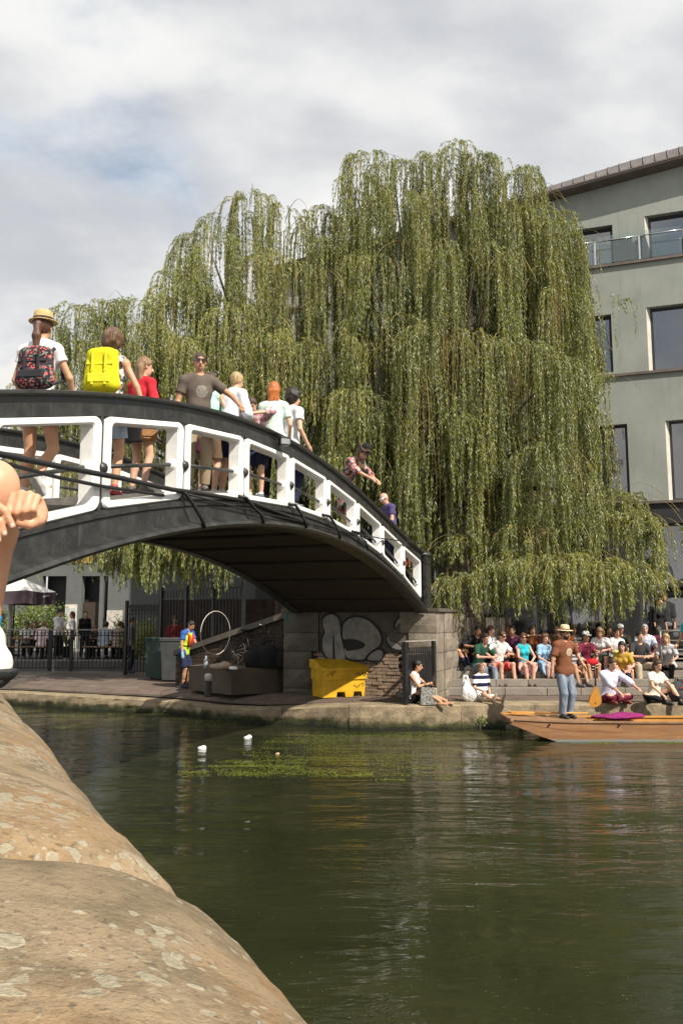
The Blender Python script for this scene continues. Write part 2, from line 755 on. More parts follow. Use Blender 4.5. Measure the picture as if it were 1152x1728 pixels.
# steps up from the towpath, each riser a row of slabs
m_step = stone_mat('step_stone', (0.23, 0.20, 0.165), 0.18, 0, 0.3)
STX0, STX1 = 1.9, 12.0
STY, GO, RI = 19.5, 0.40, 0.17
stw = MB()
stw.prism([(STY + 0.04, 0.44), (STY + 0.04, GZ + RI - .03), (STY + GO + .04, GZ + RI - .03), (STY + GO + .04, GZ + 2 * RI - .03), (STY + 2 * GO + .04, GZ + 2 * RI - .03), (STY + 2 * GO + .04, GZ + 3 * RI - .03),
           (STY + 3 * GO + .04, GZ + 3 * RI - .03), (STY + 3 * GO + .04, GZ + 4 * RI - .03), (STY + 6, GZ + 4 * RI - .03), (STY + 6, 0.44)], (0, 1, 0), (0, 0, 1), (1, 0, 0), (0, 0, 0), STX0, STX1)
steps = stw.build('steps', m_joint)
steps['kind'] = 'structure'
for kk in range(4):
    x = STX0
    while x < STX1:
        L = min(random.uniform(0.75, 1.15), STX1 - x)
        if L > 0.1:
            d = GO + 0.02 if kk < 3 else 0.6
            m = MB()
            m.box((x + L / 2, STY + kk * GO + d / 2 + random.uniform(-.004, .004), GZ + kk * RI + RI / 2 - 0.002), (L - 0.01, d, RI - 0.004), bev=0.008)
            m.build('step_slab', m_step, steps)
        x += L
TOPZ = GZ + 4 * RI
tm = MB()
tm.add([(STX0 - .4, STY + 3 * GO + .5, TOPZ - .03), (14.5, STY + 3 * GO + .5, TOPZ - .03), (30, 45, TOPZ - .03), (STX0 - .4, 45, TOPZ - .03)], [(0, 1, 2, 3)])
terr = tm.build('terrace', m_ground)
terr['kind'] = 'structure'
tm = MB()
tm.box((STX0 - .52, 33.1, (TOPZ + .3) / 2), (.22, 23.8, TOPZ - .3))
o = tm.build('terrace_wall', m_step)
tag(o, 'plain stone retaining wall between the bridge pier and the willow terrace', 'wall')

# patio behind the railing on the far left
PZ = 0.8
pm = MB()
pm.prism([(-22, 29.3), (-3.2, 29.3), (-3.2, 48), (-22, 48)], (1, 0, 0), (0, 1, 0), (0, 0, 1), (0, 0, 0), 0.3, PZ)
patio = pm.build('patio', M('patio_paving', (0.17, 0.16, 0.15), 0.9, 0.15, 2, 0.2, coord='Position'))
patio['kind'] = 'structure'

# ------------------------------------------------------------------ duckweed
def duckweed():
    pts = []
    rg = np.random.default_rng(3)
    def band(px0, px1, py0, py1, n, lanes):
        for _ in range(lanes):
            py = rg.uniform(py0, py1)
            a = rg.uniform(px0, px1)
            b = a + rg.uniform(30, 190)
            c = int(1.7 * n * rg.uniform(.3, 1.7))
            xs = rg.uniform(a, b, c)
            ys = py + rg.normal(0, 1.3, c) + (xs - a) * rg.uniform(-.012, .012)
            pts.extend(zip(xs, ys))
    band(60, 330, 1204, 1232, 150, 22)
    band(300, 600, 1284, 1312, 60, 50)
    band(380, 640, 1258, 1284, 50, 34)
    band(430, 680, 1240, 1258, 60, 20)
    band(460, 900, 1236, 1246, 70, 22)
    band(560, 760, 1262, 1316, 60, 14)
    band(880, 1130, 1246, 1254, 150, 14)
    xs = rg.uniform(300, 1060, 900)
    ys = 1330 + 400 * rg.random(900) ** 1.2
    pts.extend(zip(xs, ys))
    V, Fc, T = [], [], []
    for (a, b) in pts:
        if b < 1203:
            continue
        p = at_z(a, b, 0.004)
        e = min((abs(_q[i][0].x - p.x), i) for i in range(len(_q)))[1]
        r = rg.uniform(.006, .015) * (0.3 if b > 1330 else 1.0)
        th = rg.uniform(0, 6.28)
        o = len(V)
        for k in range(5):
            an = th + k * 1.2566
            V.append((p.x + r * math.cos(an), p.y + r * math.sin(an) * rg.uniform(.7, 1.1), 0.004 + rg.uniform(0, .002)))
        Fc.append((o, o + 1, o + 2, o + 3, o + 4))
        T += [rg.random()] * 5
    t = NT('duckweed_green')
    a = t.n('ShaderNodeAttribute')
    a.attribute_name = 'tint'
    c = t.mix(a.outputs['Fac'], (0.07, 0.095, 0.010), (0.19, 0.21, 0.025))
    m = t.done(c, 0.6)
    o = np_mesh('duckweed', V, Fc, m, attr={'tint': T})
    tag(o, 'yellow green duckweed drifting in broken streaks on the dark canal', 'duckweed', kind='stuff')


duckweed()

m = MB()
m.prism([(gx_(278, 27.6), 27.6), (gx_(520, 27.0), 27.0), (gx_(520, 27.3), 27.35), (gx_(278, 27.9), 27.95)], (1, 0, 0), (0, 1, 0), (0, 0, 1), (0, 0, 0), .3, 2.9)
o = m.build('shade_backing_wall', stone_mat('painted_shade_brick', (.07, .05, .04), .3, 0, .6, 5))  # added wall, its dark colour stands in for shade behind the railing
tag(o, 'dark wall added to stand for the deep shade behind the tall plain railing', 'wall')
# ================================================================== FOOTBRIDGE
BA = Vector((-0.302, 1.0)) * 7.65          # plan position of post 0 on the near side
BE = Vector((0.066, 0.179)) * 7.65         # one panel along
PW = BE.length
BE = BE.normalized()
BL = Vector((-BE.y, BE.x))                 # across the bridge, away from the water we look over
BW = 3.0


def bp(s, l, z):
    p = BA + BE * (s * PW) + BL * l
    return Vector((p.x, p.y, z))


def zr(s):
    x = s - 3.5
    return 4.80 - 0.0898 * x - 0.05403 * x ** 2 + 0.003141 * x ** 3 + 0.000509 * x ** 4


def zf(s):
    x = s - 3.5
    return 3.848 - 0.0186 * x - 0.0531 * x * x


def zg(s):
    return 3.55 - 0.054 * (s - 3.5) ** 2


m_black = NT('bridge_black_paint')
_p = m_black.coord('Position')
_a = m_black.noise(_p, 5, 6, 0.65)
_b = m_black.noise(_p, 42, 4, 0.6)
_col = m_black.mix(m_black.ramp(_a, 0.3, 0.75), (0.014, 0.014, 0.013), (0.042, 0.042, 0.038))
_col = m_black.mix(m_black.ramp(_b, 0.66, 0.74, 0, 0.55), _col, (0.16, 0.15, 0.13))
_st = m_black.noise(m_black.coord('Position', (7, 7, 0.6)), 2.0, 4, 0.6)
_col = m_black.mix(m_black.ramp(_st, 0.58, 0.75, 0, 0.35), _col, (0.11, 0.105, 0.09))
m_black = m_black.done(_col, m_black.ramp(_a, 0.2, 0.8, 0.28, 0.5), 0, m_black.bump(m_black.math('ADD', _a, m_black.math('MULTIPLY', _b, 0.35)), 0.4, 0.03), 0.45)
m_white = NT('bridge_white_paint')
_p = m_white.coord('Position')
_a = m_white.noise(_p, 6, 5, 0.6)
_b = m_white.noise(_p, 55, 4, 0.6)
_col = m_white.mix(m_white.ramp(_a, 0.3, 0.7), (0.80, 0.79, 0.76), (0.70, 0.69, 0.65))
_col = m_white.mix(m_white.ramp(_b, 0.62, 0.74, 0, 0.5), _col, (0.33, 0.31, 0.27))
_r = m_white.noise(m_white.coord('Position', (9, 9, 1.2)), 2.2, 5, 0.65)
_col = m_white.mix(m_white.ramp(_r, 0.60, 0.76, 0, 0.55), _col, (0.40, 0.30, 0.20))
m_white = m_white.done(_col, 0.42, 0, m_white.bump(m_white.math('ADD', _a, m_white.math('MULTIPLY', _b, 0.4)), 0.22, 0.02), 0.4)
m_rubber = M('black_hose', (0.016, 0.016, 0.017), 0.38, 0.2, 12, 0.2)
m_soffit = M('soffit_iron', (0.034, 0.023, 0.017), 0.75, 0.35, 2.0, 0.4, coord='Position')

bridge = thing('footbridge', 'arched black iron footbridge with white framed openings crossing the canal', 'bridge', (BA.x, BA.y, 0.0))
BO = Vector((BA.x, BA.y, 0.0))
SA, SB = -1.9, 8.08


def strip(prof, s0, s1, n=48, lside=0.0, flip=1):
    """sweep a profile [(outward, height function(s))] along the arch; outward positive is towards the viewer's side"""
    m = MB()
    vs, fs = [], []
    k = len(prof)
    for i in range(n + 1):
        s = s0 + (s1 - s0) * i / n
        for (o, zfun) in prof:
            vs.append(bp(s, lside - o * flip, zfun(s)) - BO)
    for i in range(n):
        for j in range(k):
            a, b = i * k + j, i * k + (j + 1) % k
            fs.append((a, b, b + k, a + k))
    fs += [tuple(range(k))[::-1], tuple(n * k + j for j in range(k))]
    return m.add(vs, fs)


def bridge_side(l, flip):
    # deep top band under the rail
    ztb = lambda s: zr(s) - 0.235
    strip([(0.05, lambda s: zr(s) - 0.05), (0.05, ztb), (-0.06, ztb), (-0.06, lambda s: zr(s) - 0.05)], SA, SB, lside=l, flip=flip).build('parapet_band', m_black, bridge, smooth=False)
    # moulded handrail cap
    strip([(0.08, lambda s: zr(s) - 0.052), (0.115, lambda s: zr(s) - 0.035), (0.115, lambda s: zr(s) - 0.012), (0.06, lambda s: zr(s)), (-0.06, lambda s: zr(s)), (-0.115, lambda s: zr(s) - 0.012), (-0.115, lambda s: zr(s) - 0.035), (-0.08, lambda s: zr(s) - 0.052)], SA, SB, lside=l, flip=flip).build('handrail', m_black, bridge)
    # girder under the openings with its rounded bottom flange
    strip([(0.05, lambda s: zf(s) - 0.004), (0.05, lambda s: zg(s) + 0.09), (0.16, lambda s: zg(s) + 0.055), (0.185, lambda s: zg(s) + 0.02), (0.16, lambda s: zg(s) - 0.012), (0.05, lambda s: zg(s) - 0.03), (-0.08, lambda s: zg(s) - 0.03), (-0.08, lambda s: zf(s) - 0.004)], SA, SB, lside=l, flip=flip).build('girder', m_black, bridge)
    strip([(0.075, lambda s: zf(s) - 0.035), (0.075, lambda s: zf(s) - 0.075), (0.052, lambda s: zf(s) - 0.09), (0.052, lambda s: zf(s) - 0.02)], SA, SB, lside=l, flip=flip).build('girder_bead', m_black, bridge)


def rrect(x0, x1, za, zb, r, top, bot, n=5):
    """rounded outline between two sloping lines; za/zb offsets inward from bot(x)/top(x)"""
    pts = []
    for (cxx, sx, up) in ((x1 - r, 1, 1), (x0 + r, -1, 1), (x0 + r, -1, -1), (x1 - r, 1, -1)):
        a0 = {(1, 1): 0, (-1, 1): 90, (-1, -1): 180, (1, -1): 270}[(sx, up)]
        for i in range(n + 1):
            a = R(a0 + 90 * i / n)
            x = cxx + r * math.cos(a)
            if up > 0:
                z = top(x) - zb - r + r * math.sin(a)
            else:
                z = bot(x) + za + r + r * math.sin(a)
            pts.append((x, z))
    return pts


def panel_frame(k, l, flip):
    w = PW
    top = lambda x: zr(k + x / w) - 0.237
    bot = lambda x: zf(k + x / w)
    g = 0.022
    out = rrect(g, w - g, 0, 0, 0.10, top, bot)
    inn = rrect(g + 0.115, w - g - 0.115, 0.07, 0.07, 0.045, top, bot)
    out2 = rrect(g + 0.012, w - g - 0.012, 0.012, 0.012, 0.09, top, bot)
    inn2 = rrect(g + 0.10, w - g - 0.10, 0.056, 0.056, 0.058, top, bot)
    o3 = bp(k, l, 0) - BO
    ax, az = Vector((BE.x, BE.y, 0)), Vector((-BL.x, -BL.y, 0)) * flip
    m = MB()
    n = len(out)
    P = lambda p, d: o3 + ax * p[0] + Vector((0, 0, p[1])) + az * d
    vs = [P(p, -0.085) for p in out] + [P(p, 0.058) for p in out] + [P(p, 0.075) for p in out2] + [P(p, 0.075) for p in inn2] + [P(p, 0.058) for p in inn] + [P(p, -0.085) for p in inn]
    fs = []
    for r_ in range(6):
        for i in range(n):
            j = (i + 1) % n
            a, b = r_ * n, ((r_ + 1) % 6) * n
            fs.append((a + i, a + j, b + j, b + i))
    m.add(vs, fs, False)
    fr = m.build('panel_frame', m_white, bridge)
    # boss and bar at mid height
    zmid = (bot(w) + top(w)) * 0.5 - 0.06
    zl = (bot(0) + top(0)) * 0.5 - 0.06
    q = MB()
    c0 = o3 + ax * (w - g - 0.05) + Vector((0, 0, zmid)) + az * -0.01
    q.lathe([(0.085, -0.11), (0.085, -0.02), (0.06, 0.02), (0.035, 0.06)], 12, c0 - ax * 0.06, axis=-ax)
    q.build('boss', m_white, fr)
    m2 = MB()
    m2.tube([o3 + ax * 0.02 + Vector((0, 0, zl + 0.03)), o3 + ax * (w - 0.15) + Vector((0, 0, zmid))], 0.021, 8)
    m2.build('tie_bar', m_black, bridge)
    b2 = MB()
    b2.lathe([(0.03, -0.05), (0.062, -0.03), (0.062, 0.03), (0.03, 0.05)], 12, o3 + Vector((0, 0, zl + 0.01)) + az * 0.05, axis=ax)
    b2.build('coupling', m_black, bridge)


def mullion(k, l, flip):
    m = MB()
    a, b = zf(k) - 0.003, zr(k) - 0.236
    c = bp(k, l, (a + b) / 2) - BO
    rot = Matrix(((BE.x, -BL.x * flip, 0), (BE.y, -BL.y * flip, 0), (0, 0, 1)))
    m.box(c, (0.05, 0.10, b - a), rot)
    m.build('upright', m_black, bridge)


for (l, flip) in ((0.0, 1), (BW, -1)):
    bridge_side(l, flip)
    for k in range(-2, 8):
        panel_frame(k, l, flip)
    for k in range(-1, 9):
        mullion(k, l, flip)

# deck height for the people on it
def deck(s):
    return zf(s) + 0.10 + 0.12 * max(0.0, 0.3 - s)


# deck and soffit
strip([(-0.09, lambda s: deck(s)), (-0.09, lambda s: zf(s) - 0.12), (-BW + 0.09, lambda s: zf(s) - 0.12), (-BW + 0.09, lambda s: deck(s))], SA, SB + 1.6).build('deck', M('bridge_deck', (0.10, 0.09, 0.08), 0.9, 0.3, 3, 0.4, coord='Position'), bridge)
strip([(-0.085, lambda s: zg(s) + 0.05), (-0.085, lambda s: zg(s)), (-BW + 0.085, lambda s: zg(s)), (-BW + 0.085, lambda s: zg(s) + 0.05)], SA, SB).build('soffit', m_soffit, bridge)
for k in np.arange(0.5, 8, 1.0):
    m = MB()
    m.tube([bp(k, 0.1, zg(k) - 0.02) - BO, bp(k, BW - 0.1, zg(k) - 0.02) - BO], 0.035, 6)
    m.build('cross_tie', m_soffit, bridge)

# the end posts on the pier
for l, nm in ((0.0, 1), (BW, -1)):
    m = MB()
    m.prism([(-0.17, -0.15), (0.17, -0.15), (0.17, -0.05), (0.13, -0.02), (0.17, 0.01), (0.17, 0.15), (-0.17, 0.15), (-0.17, 0.01), (-0.13, -0.02), (-0.17, -0.05)], (BE.x, BE.y, 0), (BL.x, BL.y, 0), (0, 0, 1), bp(8.27, l, 0) - BO, 2.44, 3.68)
    m.build('end_post', m_black, bridge)
    m = MB()
    m.lathe([(0.20, 3.68), (0.22, 3.72), (0.20, 3.76), (0.10, 3.81), (0.03, 3.83)], 8, bp(8.27, l, 0) - BO)
    m.build('post_cap', m_black, bridge)

# service pipes and hoses hung on the near face
def on_face(px, py, out=0.12):
    A = BA - BL * out
    t, z = on_plane(px, py, (A.x, A.y), (BE.x, BE.y))
    p = A + BE * t
    return Vector((p.x, p.y, z)) - BO


pipe = [on_face(-260, 716, .75), on_face(-110, 742, .45), on_face(-10, 764, .28), on_face(90, 785, .22), on_face(200, 806, .17), on_face(290, 826, .13), on_face(335, 832, .10), on_face(420, 846, .09), on_face(520, 884, .09)]
m = MB()
m.tube(pipe, 0.026, 8)
m.build('service_pipe', m_rubber, bridge)
pipe2 = [on_face(-200, 752, .5), on_face(0, 780, .25), on_face(100, 806, .16), on_face(180, 822, .13), on_face(276, 836, .09)]
m = MB()
m.tube(pipe2, 0.018, 8)
m.build('service_pipe', m_rubber, bridge)
cable = [on_face(296, 828, .12), on_face(400, 856, .10), on_face(480, 874, .10), on_face(560, 893, .10), on_face(640, 908, .12), on_face(700, 916, .15), on_face(716, 918, .15)]
m = MB()
m.tube(cable, 0.012, 6)
m.build('slack_cable', m_rubber, bridge)
for (a, b, c, d, e, f) in ((300, 828, 326, 850, 345, 890), (403, 837, 428, 856, 445, 882), (487, 850, 508, 866, 517, 890), (544, 868, 566, 886, 574, 908), (594, 896, 616, 914, 621, 928)):
    m = MB()
    P = [on_face(a, b, .09), on_face(a * .6 + c * .4 + 3, b * .6 + d * .4 - 4, .13), on_face(c, d, .16), on_face(e - 4, f - 14, .2), on_face(e, f, .19)]
    m.tube(P, 0.022, 7)
    m.build('hose', m_rubber, bridge)
fl = MB()
pf = on_face(480, 745, .17)
fl.box(pf, (0.16, 0.14, 0.12), Matrix.Rotation(R(20), 3, 'Z'), bev=0.02)
lamp = fl.build('floodlight', m_black, bridge)
fl = MB()
fl.box(pf + Vector((.02, -.09, -.02)), (0.13, 0.02, 0.08), Matrix.Rotation(R(20), 3, 'Z'), bev=0.008)
fl.build('lens', M('lamp_glass', (0.25, 0.25, 0.26), 0.08, 0.1, 5, spec=0.8), lamp)

# ------------------------------------------------------------------ stone pier at the far end
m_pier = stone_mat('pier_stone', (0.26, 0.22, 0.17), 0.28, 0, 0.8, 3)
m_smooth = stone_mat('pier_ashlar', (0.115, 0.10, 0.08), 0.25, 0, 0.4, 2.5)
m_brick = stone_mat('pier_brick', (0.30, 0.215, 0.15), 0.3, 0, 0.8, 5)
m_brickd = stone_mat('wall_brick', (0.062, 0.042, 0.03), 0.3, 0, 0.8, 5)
PF = 8.15 * PW                                # along-bridge distance of the front face
PU = Vector((BL.x, BL.y, 0))                  # along the face from the water side
PN = Vector((-BE.x, -BE.y, 0))                # out of the face
p0 = BA + BE * PF - BL * 0.36
P0 = Vector((p0.x, p0.y, 0))
PRZ = math.atan2(-PU.y, -PU.x)                # local -y of a block looks along PN
pier = thing('bridge_pier', 'weathered stone and brick pier carrying the far end of the footbridge', 'pier', (P0.x, P0.y, 0))
PB = 3.75
m = MB()
m.prism([(0.03, 0.09), (PB - 0.03, 0.09), (PB - 0.03, 3.2), (0.03, 3.2)], PU, -PN, (0, 0, 1), (0, 0, 0), 0.3, 2.40)
m.build('core', m_joint, pier)


def block(u0, u1, z0, z1, mat, seed, amp=0.03, depth=0.45, name='stone', parent=None, out=0.0, nx=4, nz=3):
    c = PU * ((u0 + u1) / 2) - PN * (depth / 2 - out)
    return rough_block(name, (u1 - u0 - 0.012, depth, z1 - z0 - 0.012), mat, parent or pier, Vector((c.x, c.y, z0 + 0.006)), PRZ, seed, amp, nx, nz)


zs = [0.45, 0.64, 1.09, 1.50, 1.94, 2.42]
for i in range(5):
    w = (0.95, 0.62, 0.80, 0.66, 0.86)[i]
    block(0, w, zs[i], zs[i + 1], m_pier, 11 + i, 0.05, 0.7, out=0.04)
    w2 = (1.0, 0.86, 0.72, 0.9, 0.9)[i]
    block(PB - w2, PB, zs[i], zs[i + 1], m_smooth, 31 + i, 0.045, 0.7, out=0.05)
# big dressed stones over the brick
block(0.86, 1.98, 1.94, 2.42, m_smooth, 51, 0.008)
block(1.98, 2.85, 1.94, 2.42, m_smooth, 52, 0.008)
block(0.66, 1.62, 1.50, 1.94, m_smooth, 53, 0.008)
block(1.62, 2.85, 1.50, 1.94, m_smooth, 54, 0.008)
z = 0.45
row = 0
kb = 0
while z < 1.49:
    u = 0.80 + (0.115 if row % 2 else 0.0) - (0.18 if 0.64 < z < 1.09 else 0)
    while u < 2.86:
        L = random.uniform(0.2, 0.24)
        if u + L < 3.1:
            block(u, u + L, z, min(z + 0.078, 1.498), m_brick, 100 + kb, 0.025, 0.11, 'brick', out=random.uniform(-.03, .005), nx=2, nz=1)
            kb += 1
        u += L
    z += 0.078
    row += 1
# side of the pier towards the steps
for i in range(5):
    for j in range(3):
        c = -PN * (0.7 + 0.85 * j + .42) + PU * 0.02
        o = rough_block('stone', (0.84, 0.3, zs[i + 1] - zs[i] - 0.012), m_pier, pier, Vector((c.x, c.y, zs[i] + 0.006)) + PU * 0.11, PRZ - math.pi / 2 + math.pi, 200 + i * 5 + j, 0.04)
# capping under the ironwork
m = MB()
m.prism([(-0.05, -0.06), (PB + 0.05, -0.06), (PB + 0.05, 3.3), (-0.05, 3.3)], PU, -PN, (0, 0, 1), (0, 0, 0), 2.424, 2.50)
m.build('bearing_stone', m_smooth, pier)


# graffiti: flat sprayed paint lying on the stone
def blob(pts, n=8):
    """closed smooth outline through the points (Catmull-Rom)"""
    out = []
    k = len(pts)
    for i in range(k):
        a, b, c, d = (Vector(pts[(i + j - 1) % k]) for j in range(4))
        for q in range(n):
            t = q / n
            out.append(0.5 * ((2 * b) + (c - a) * t + (2 * a - 5 * b + 4 * c - d) * t * t + (3 * b - a - 3 * c + d) * t ** 3))
    return out


def paint(name, polys, mat, off):
    m = MB()
    for pl in polys:
        n = len(pl)
        m.add([PU * p[0] + Vector((0, 0, p[1])) + PN * off for p in pl], [tuple(range(n))])
    bm = bmesh.new()
    me = bpy.data.meshes.new(name)
    me.from_pydata(m.v, [], m.f)
    bm.from_mesh(me)
    bmesh.ops.triangulate(bm, faces=bm.faces)
    bm.to_mesh(me)
    bm.free()
    return link(name, me, mat, pier)


def pw(zx, zy):
    """zoomed-photo pixel -> (u, z) on the pier face"""
    px, py = 520 + zx / 6.4, 1020 + zy / 6.4
    t, z = on_plane(px, py, (P0.x, P0.y), (PU.x, PU.y))
    return (t, z)


m_gw = M('sprayed_silver', (0.22, 0.21, 0.19), 0.6, 0.3, 4, coord='Position')
m_gb = M('sprayed_black', (0.012, 0.012, 0.012), 0.6, 0.2, 4, coord='Position')
letter_i = [(200, 125), (262, 108), (325, 150), (350, 260), (352, 330), (378, 440), (400, 560), (395, 590), (310, 600), (200, 560), (160, 470), (160, 370), (185, 300), (160, 220), (165, 160)]
letter_d = [(372, 300), (385, 215), (450, 155), (545, 140), (650, 175), (740, 260), (785, 350), (770, 440), (700, 490), (640, 540), (600, 590), (470, 590), (410, 560), (395, 480), (400, 400), (375, 350)]
hole = [(385, 385), (450, 372), (540, 385), (615, 425), (590, 470), (510, 490), (420, 498), (395, 450)]
swirl = [(940, 240), (965, 170), (1030, 122), (1090, 130), (1100, 165), (1050, 200), (985, 205), (960, 235)]
swirl2 = [(850, 360), (870, 345), (885, 390), (960, 420), (1010, 470), (985, 488), (910, 465), (865, 420)]
tail = [(640, 585), (690, 525), (760, 492), (805, 510), (800, 560), (760, 600), (690, 605)]


def grow(pts, d):
    c = Vector((sum(p[0] for p in pts) / len(pts), sum(p[1] for p in pts) / len(pts)))
    return [((Vector(p) - c) * (1 + d / max(30, (Vector(p) - c).length))) + c for p in pts]


paint('graffiti_outline', [[pw(*p) for p in blob(grow(q, 24))] for q in (letter_i, letter_d, swirl, swirl2, tail)], m_gb, 0.020)
paint('graffiti_fill', [[pw(*p) for p in blob(q)] for q in (letter_i, letter_d, swirl, swirl2, tail)], m_gw, 0.024)
paint('graffiti_counter', [[pw(*p) for p in blob(hole)], [pw(268, 330), pw(280, 330), pw(296, 600), pw(268, 600)]], m_gb, 0.028)
m_teal = M('sprayed_teal', (0.02, 0.12, 0.11), 0.6, 0.2, 4)
paint('graffiti_tag', [[pw(*p) for p in q] for q in ([(-240, 80), (-170, 95), (-172, 106), (-242, 92)], [(-225, 95), (-212, 97), (-222, 180), (-236, 178)], [(-235, 130), (-190, 138), (-192, 148), (-236, 140)], [(-240, 172), (-170, 190), (-172, 200), (-242, 183)], [(-160, 70), (-80, 92), (-82, 104), (-161, 82)], [(-125, 90), (-113, 92), (-118, 175), (-130, 173)])], m_teal, 0.066)

# embankment behind the pier that carries the path off the bridge
m = MB()
m.prism([(0.15, 3.3), (PB - 0.15, 3.3), (PB - 0.15, 14), (0.15, 14)], PU, -PN, (0, 0, 1), P0, 0.3, 2.3)
o = m.build('approach_ramp', m_smooth)
o['kind'] = 'structure'

# brick wing wall running on from the pier into the shade
WW0 = Vector((P0.x, P0.y, 0)) + PU * (PB + 0.02) - PN * 0.25
WD = Vector((-0.86, 0.51, 0)).normalized()
WN = Vector((-WD.y, WD.x, 0)) * 1.0
if WN.y > 0:
    WN = -WN
wing = thing('wing_wall', 'shadowed brick wing wall sloping down beside the bridge pier', 'wall', (WW0.x, WW0.y, 0))
WL = 3.6
wtop = lambda u: 2.40 - 0.28 * u
m = MB()
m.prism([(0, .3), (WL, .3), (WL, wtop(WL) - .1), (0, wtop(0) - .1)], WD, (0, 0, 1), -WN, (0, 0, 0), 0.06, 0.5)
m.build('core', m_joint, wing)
WRZ = math.atan2(-WD.y, -WD.x)
z, row, kb = 0.45, 0, 0
while z < 2.3:
    u = 0.02 + (0.12 if row % 2 else 0)
    while u < WL - 0.24:
        L = 0.235
        if z + 0.09 < wtop(u + L) - 0.08 and kb < 300:
            c = WD * (u + L / 2) - WN * (0.055 - random.uniform(-.004, .006))
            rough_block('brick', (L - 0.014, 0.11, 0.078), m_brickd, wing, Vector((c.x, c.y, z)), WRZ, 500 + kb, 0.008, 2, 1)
            kb += 1
        u += L
    z += 0.0905
    row += 1
u = 0
while u < WL - 0.1:
    m = MB()
    m.prism([(u + .004, wtop(u) - .1), (u + .716, wtop(u + .716) - .1), (u + .716, wtop(u + .716) + .04), (u + .004, wtop(u) + .04)], WD, (0, 0, 1), -WN, (0, 0, 0), -0.06, 0.52)
    m.build('coping_stone', m_smooth, wing)
    u += 0.72

# near abutment under our end of the bridge
m = MB()
a0 = BA + BE * (-1.55 * PW) - BL * 0.35
m.prism([(0, 0), (0, -6), (3.7, -6), (3.7, 0)], (BL.x, BL.y, 0), (BE.x, BE.y, 0), (0, 0, 1), (a0.x, a0.y, 0), -0.5, 2.35)
o = m.build('near_abutment', m_smooth)
o['kind'] = 'structure'
# ================================================================== OFFICE BUILDING ON THE FAR SIDE OF THE TERRACE
FD = Vector((-0.942, 0.336, 0))                  # along the facade, away to the left
FN = Vector((-0.336, -0.942, 0))                 # out of the facade
_f0 = at_depth(1090, 600, 28.0)
F0 = Vector((_f0.x, _f0.y, 0))
office = thing('office_building', 'grey rendered office block with wide windows and a glass balustrade behind the willow', 'building', F0)
t = NT('grey_render')
_p = t.coord('Position')
_a = t.noise(_p, 0.7, 5, 0.6)
_b = t.noise(t.coord('Position', (3, 3, 0.35)), 1.2, 4, 0.6)
_g = t.noise(_p, 30, 3, 0.6)
_c2 = t.mix(t.ramp(_a, 0.3, 0.7), (0.235, 0.252, 0.226), (0.285, 0.302, 0.272))
_c2 = t.mix(t.ramp(_b, 0.50, 0.8, 0, 0.5), _c2, (0.15, 0.155, 0.135))
m_render = t.done(_c2, 0.9, 0, t.bump(_g, 0.15, 0.02), 0.2)
m_low = M('ground_floor_shade', (.022, .022, .023), .6, .2, 2)  # ground floor walls coloured near black: the shade behind the crowd is painted in
m_band = M('brown_metal', (0.12, 0.095, 0.08), 0.5, 0.2, 3, 0.1)
m_frame = M('dark_window_frame', (0.03, 0.03, 0.032), 0.4, 0.2, 5)
t = NT('window_glass')
_p = t.coord('Position')
m_glass = t.done((0.012, 0.014, 0.018), 0.03, 0.0, t.bump(t.noise(_p, 0.6, 2, 0.4), 0.02, 0.1), 0.5, IOR=2.7)
m_reveal = M('pale_reveal', (0.48, 0.45, 0.39), 0.8, 0.1, 2)
m_roofm = M('roof_zinc', (0.16, 0.145, 0.14), 0.45, 0.2, 1.5, 0.1)
m_chrome = M('steel', (0.62, 0.63, 0.64), 0.22, 0.08, 5, metal=0.9)


def fpt(px, py):
    return on_plane(px, py, (F0.x, F0.y), (FD.x, FD.y))


def fz(px, py):
    return fpt(px, py)[1]


def ft(px, py):
    return fpt(px, py)[0]


TR, TL = -9.0, 15.0                       # right (out of frame) and left ends of the facade
Z1, Z2, Z3 = fz(1090, 848), fz(1090, 629), fz(1090, 440)      # string courses
ZE0 = fz(1152, 280)                         # eave at the right of the picture
TE0 = ft(1152, 280)
ZE1, TE1 = fz(933, 339), ft(933, 339)
eave = lambda t_: ZE0 + (ZE1 - ZE0) * (t_ - TE0) / (TE1 - TE0)

# window openings: (t0 right, t1 left, z0, z1)
def op(pxl, top, bot, width=None, pxr=None):
    if pxr is None:
        t1 = ft(pxl, top)
        return (t1 - width, t1, fz(pxl, bot), fz(pxl, top))
    t0 = ft(pxr, top)
    return (t0, t0 + width, fz(pxr, bot), fz(pxr, top))


rows_w = [
    (TOPZ - .1, Z1, [(-2.6, 0.6, TOPZ + .05, Z1 - 0.75), (1.7, 4.2, TOPZ + .05, Z1 - .75), (5.6, 8.0, TOPZ + .05, Z1 - .75), (-6.4, -3.6, TOPZ + .05, Z1 - .75), (9.5, 12, TOPZ + .05, Z1 - .75)]),
    (Z1, Z2, [op(1121, 710, 844, 3.4), op(None, 715, 845, 2.1, 1057), (5.2, 7.4, Z1 + .1, Z2 - 1.6), (8.9, 11.2, Z1 + .1, Z2 - 1.6)]),
    (Z2, Z3, [op(1089, 519, 627, 3.6), op(None, 530, 628, 2.1, 1030), (5.6, 7.8, Z2 + .1, Z3 - 1.55), (9.2, 11.4, Z2 + .1, Z3 - 1.55)]),
    (Z3, None, [op(1086, 365, 440, 3.4), op(None, 379, 446, 2.2, 1032), (5.8, 8.0, Z3 + .05, Z3 + 1.45)]),
]
DEP = 0.38


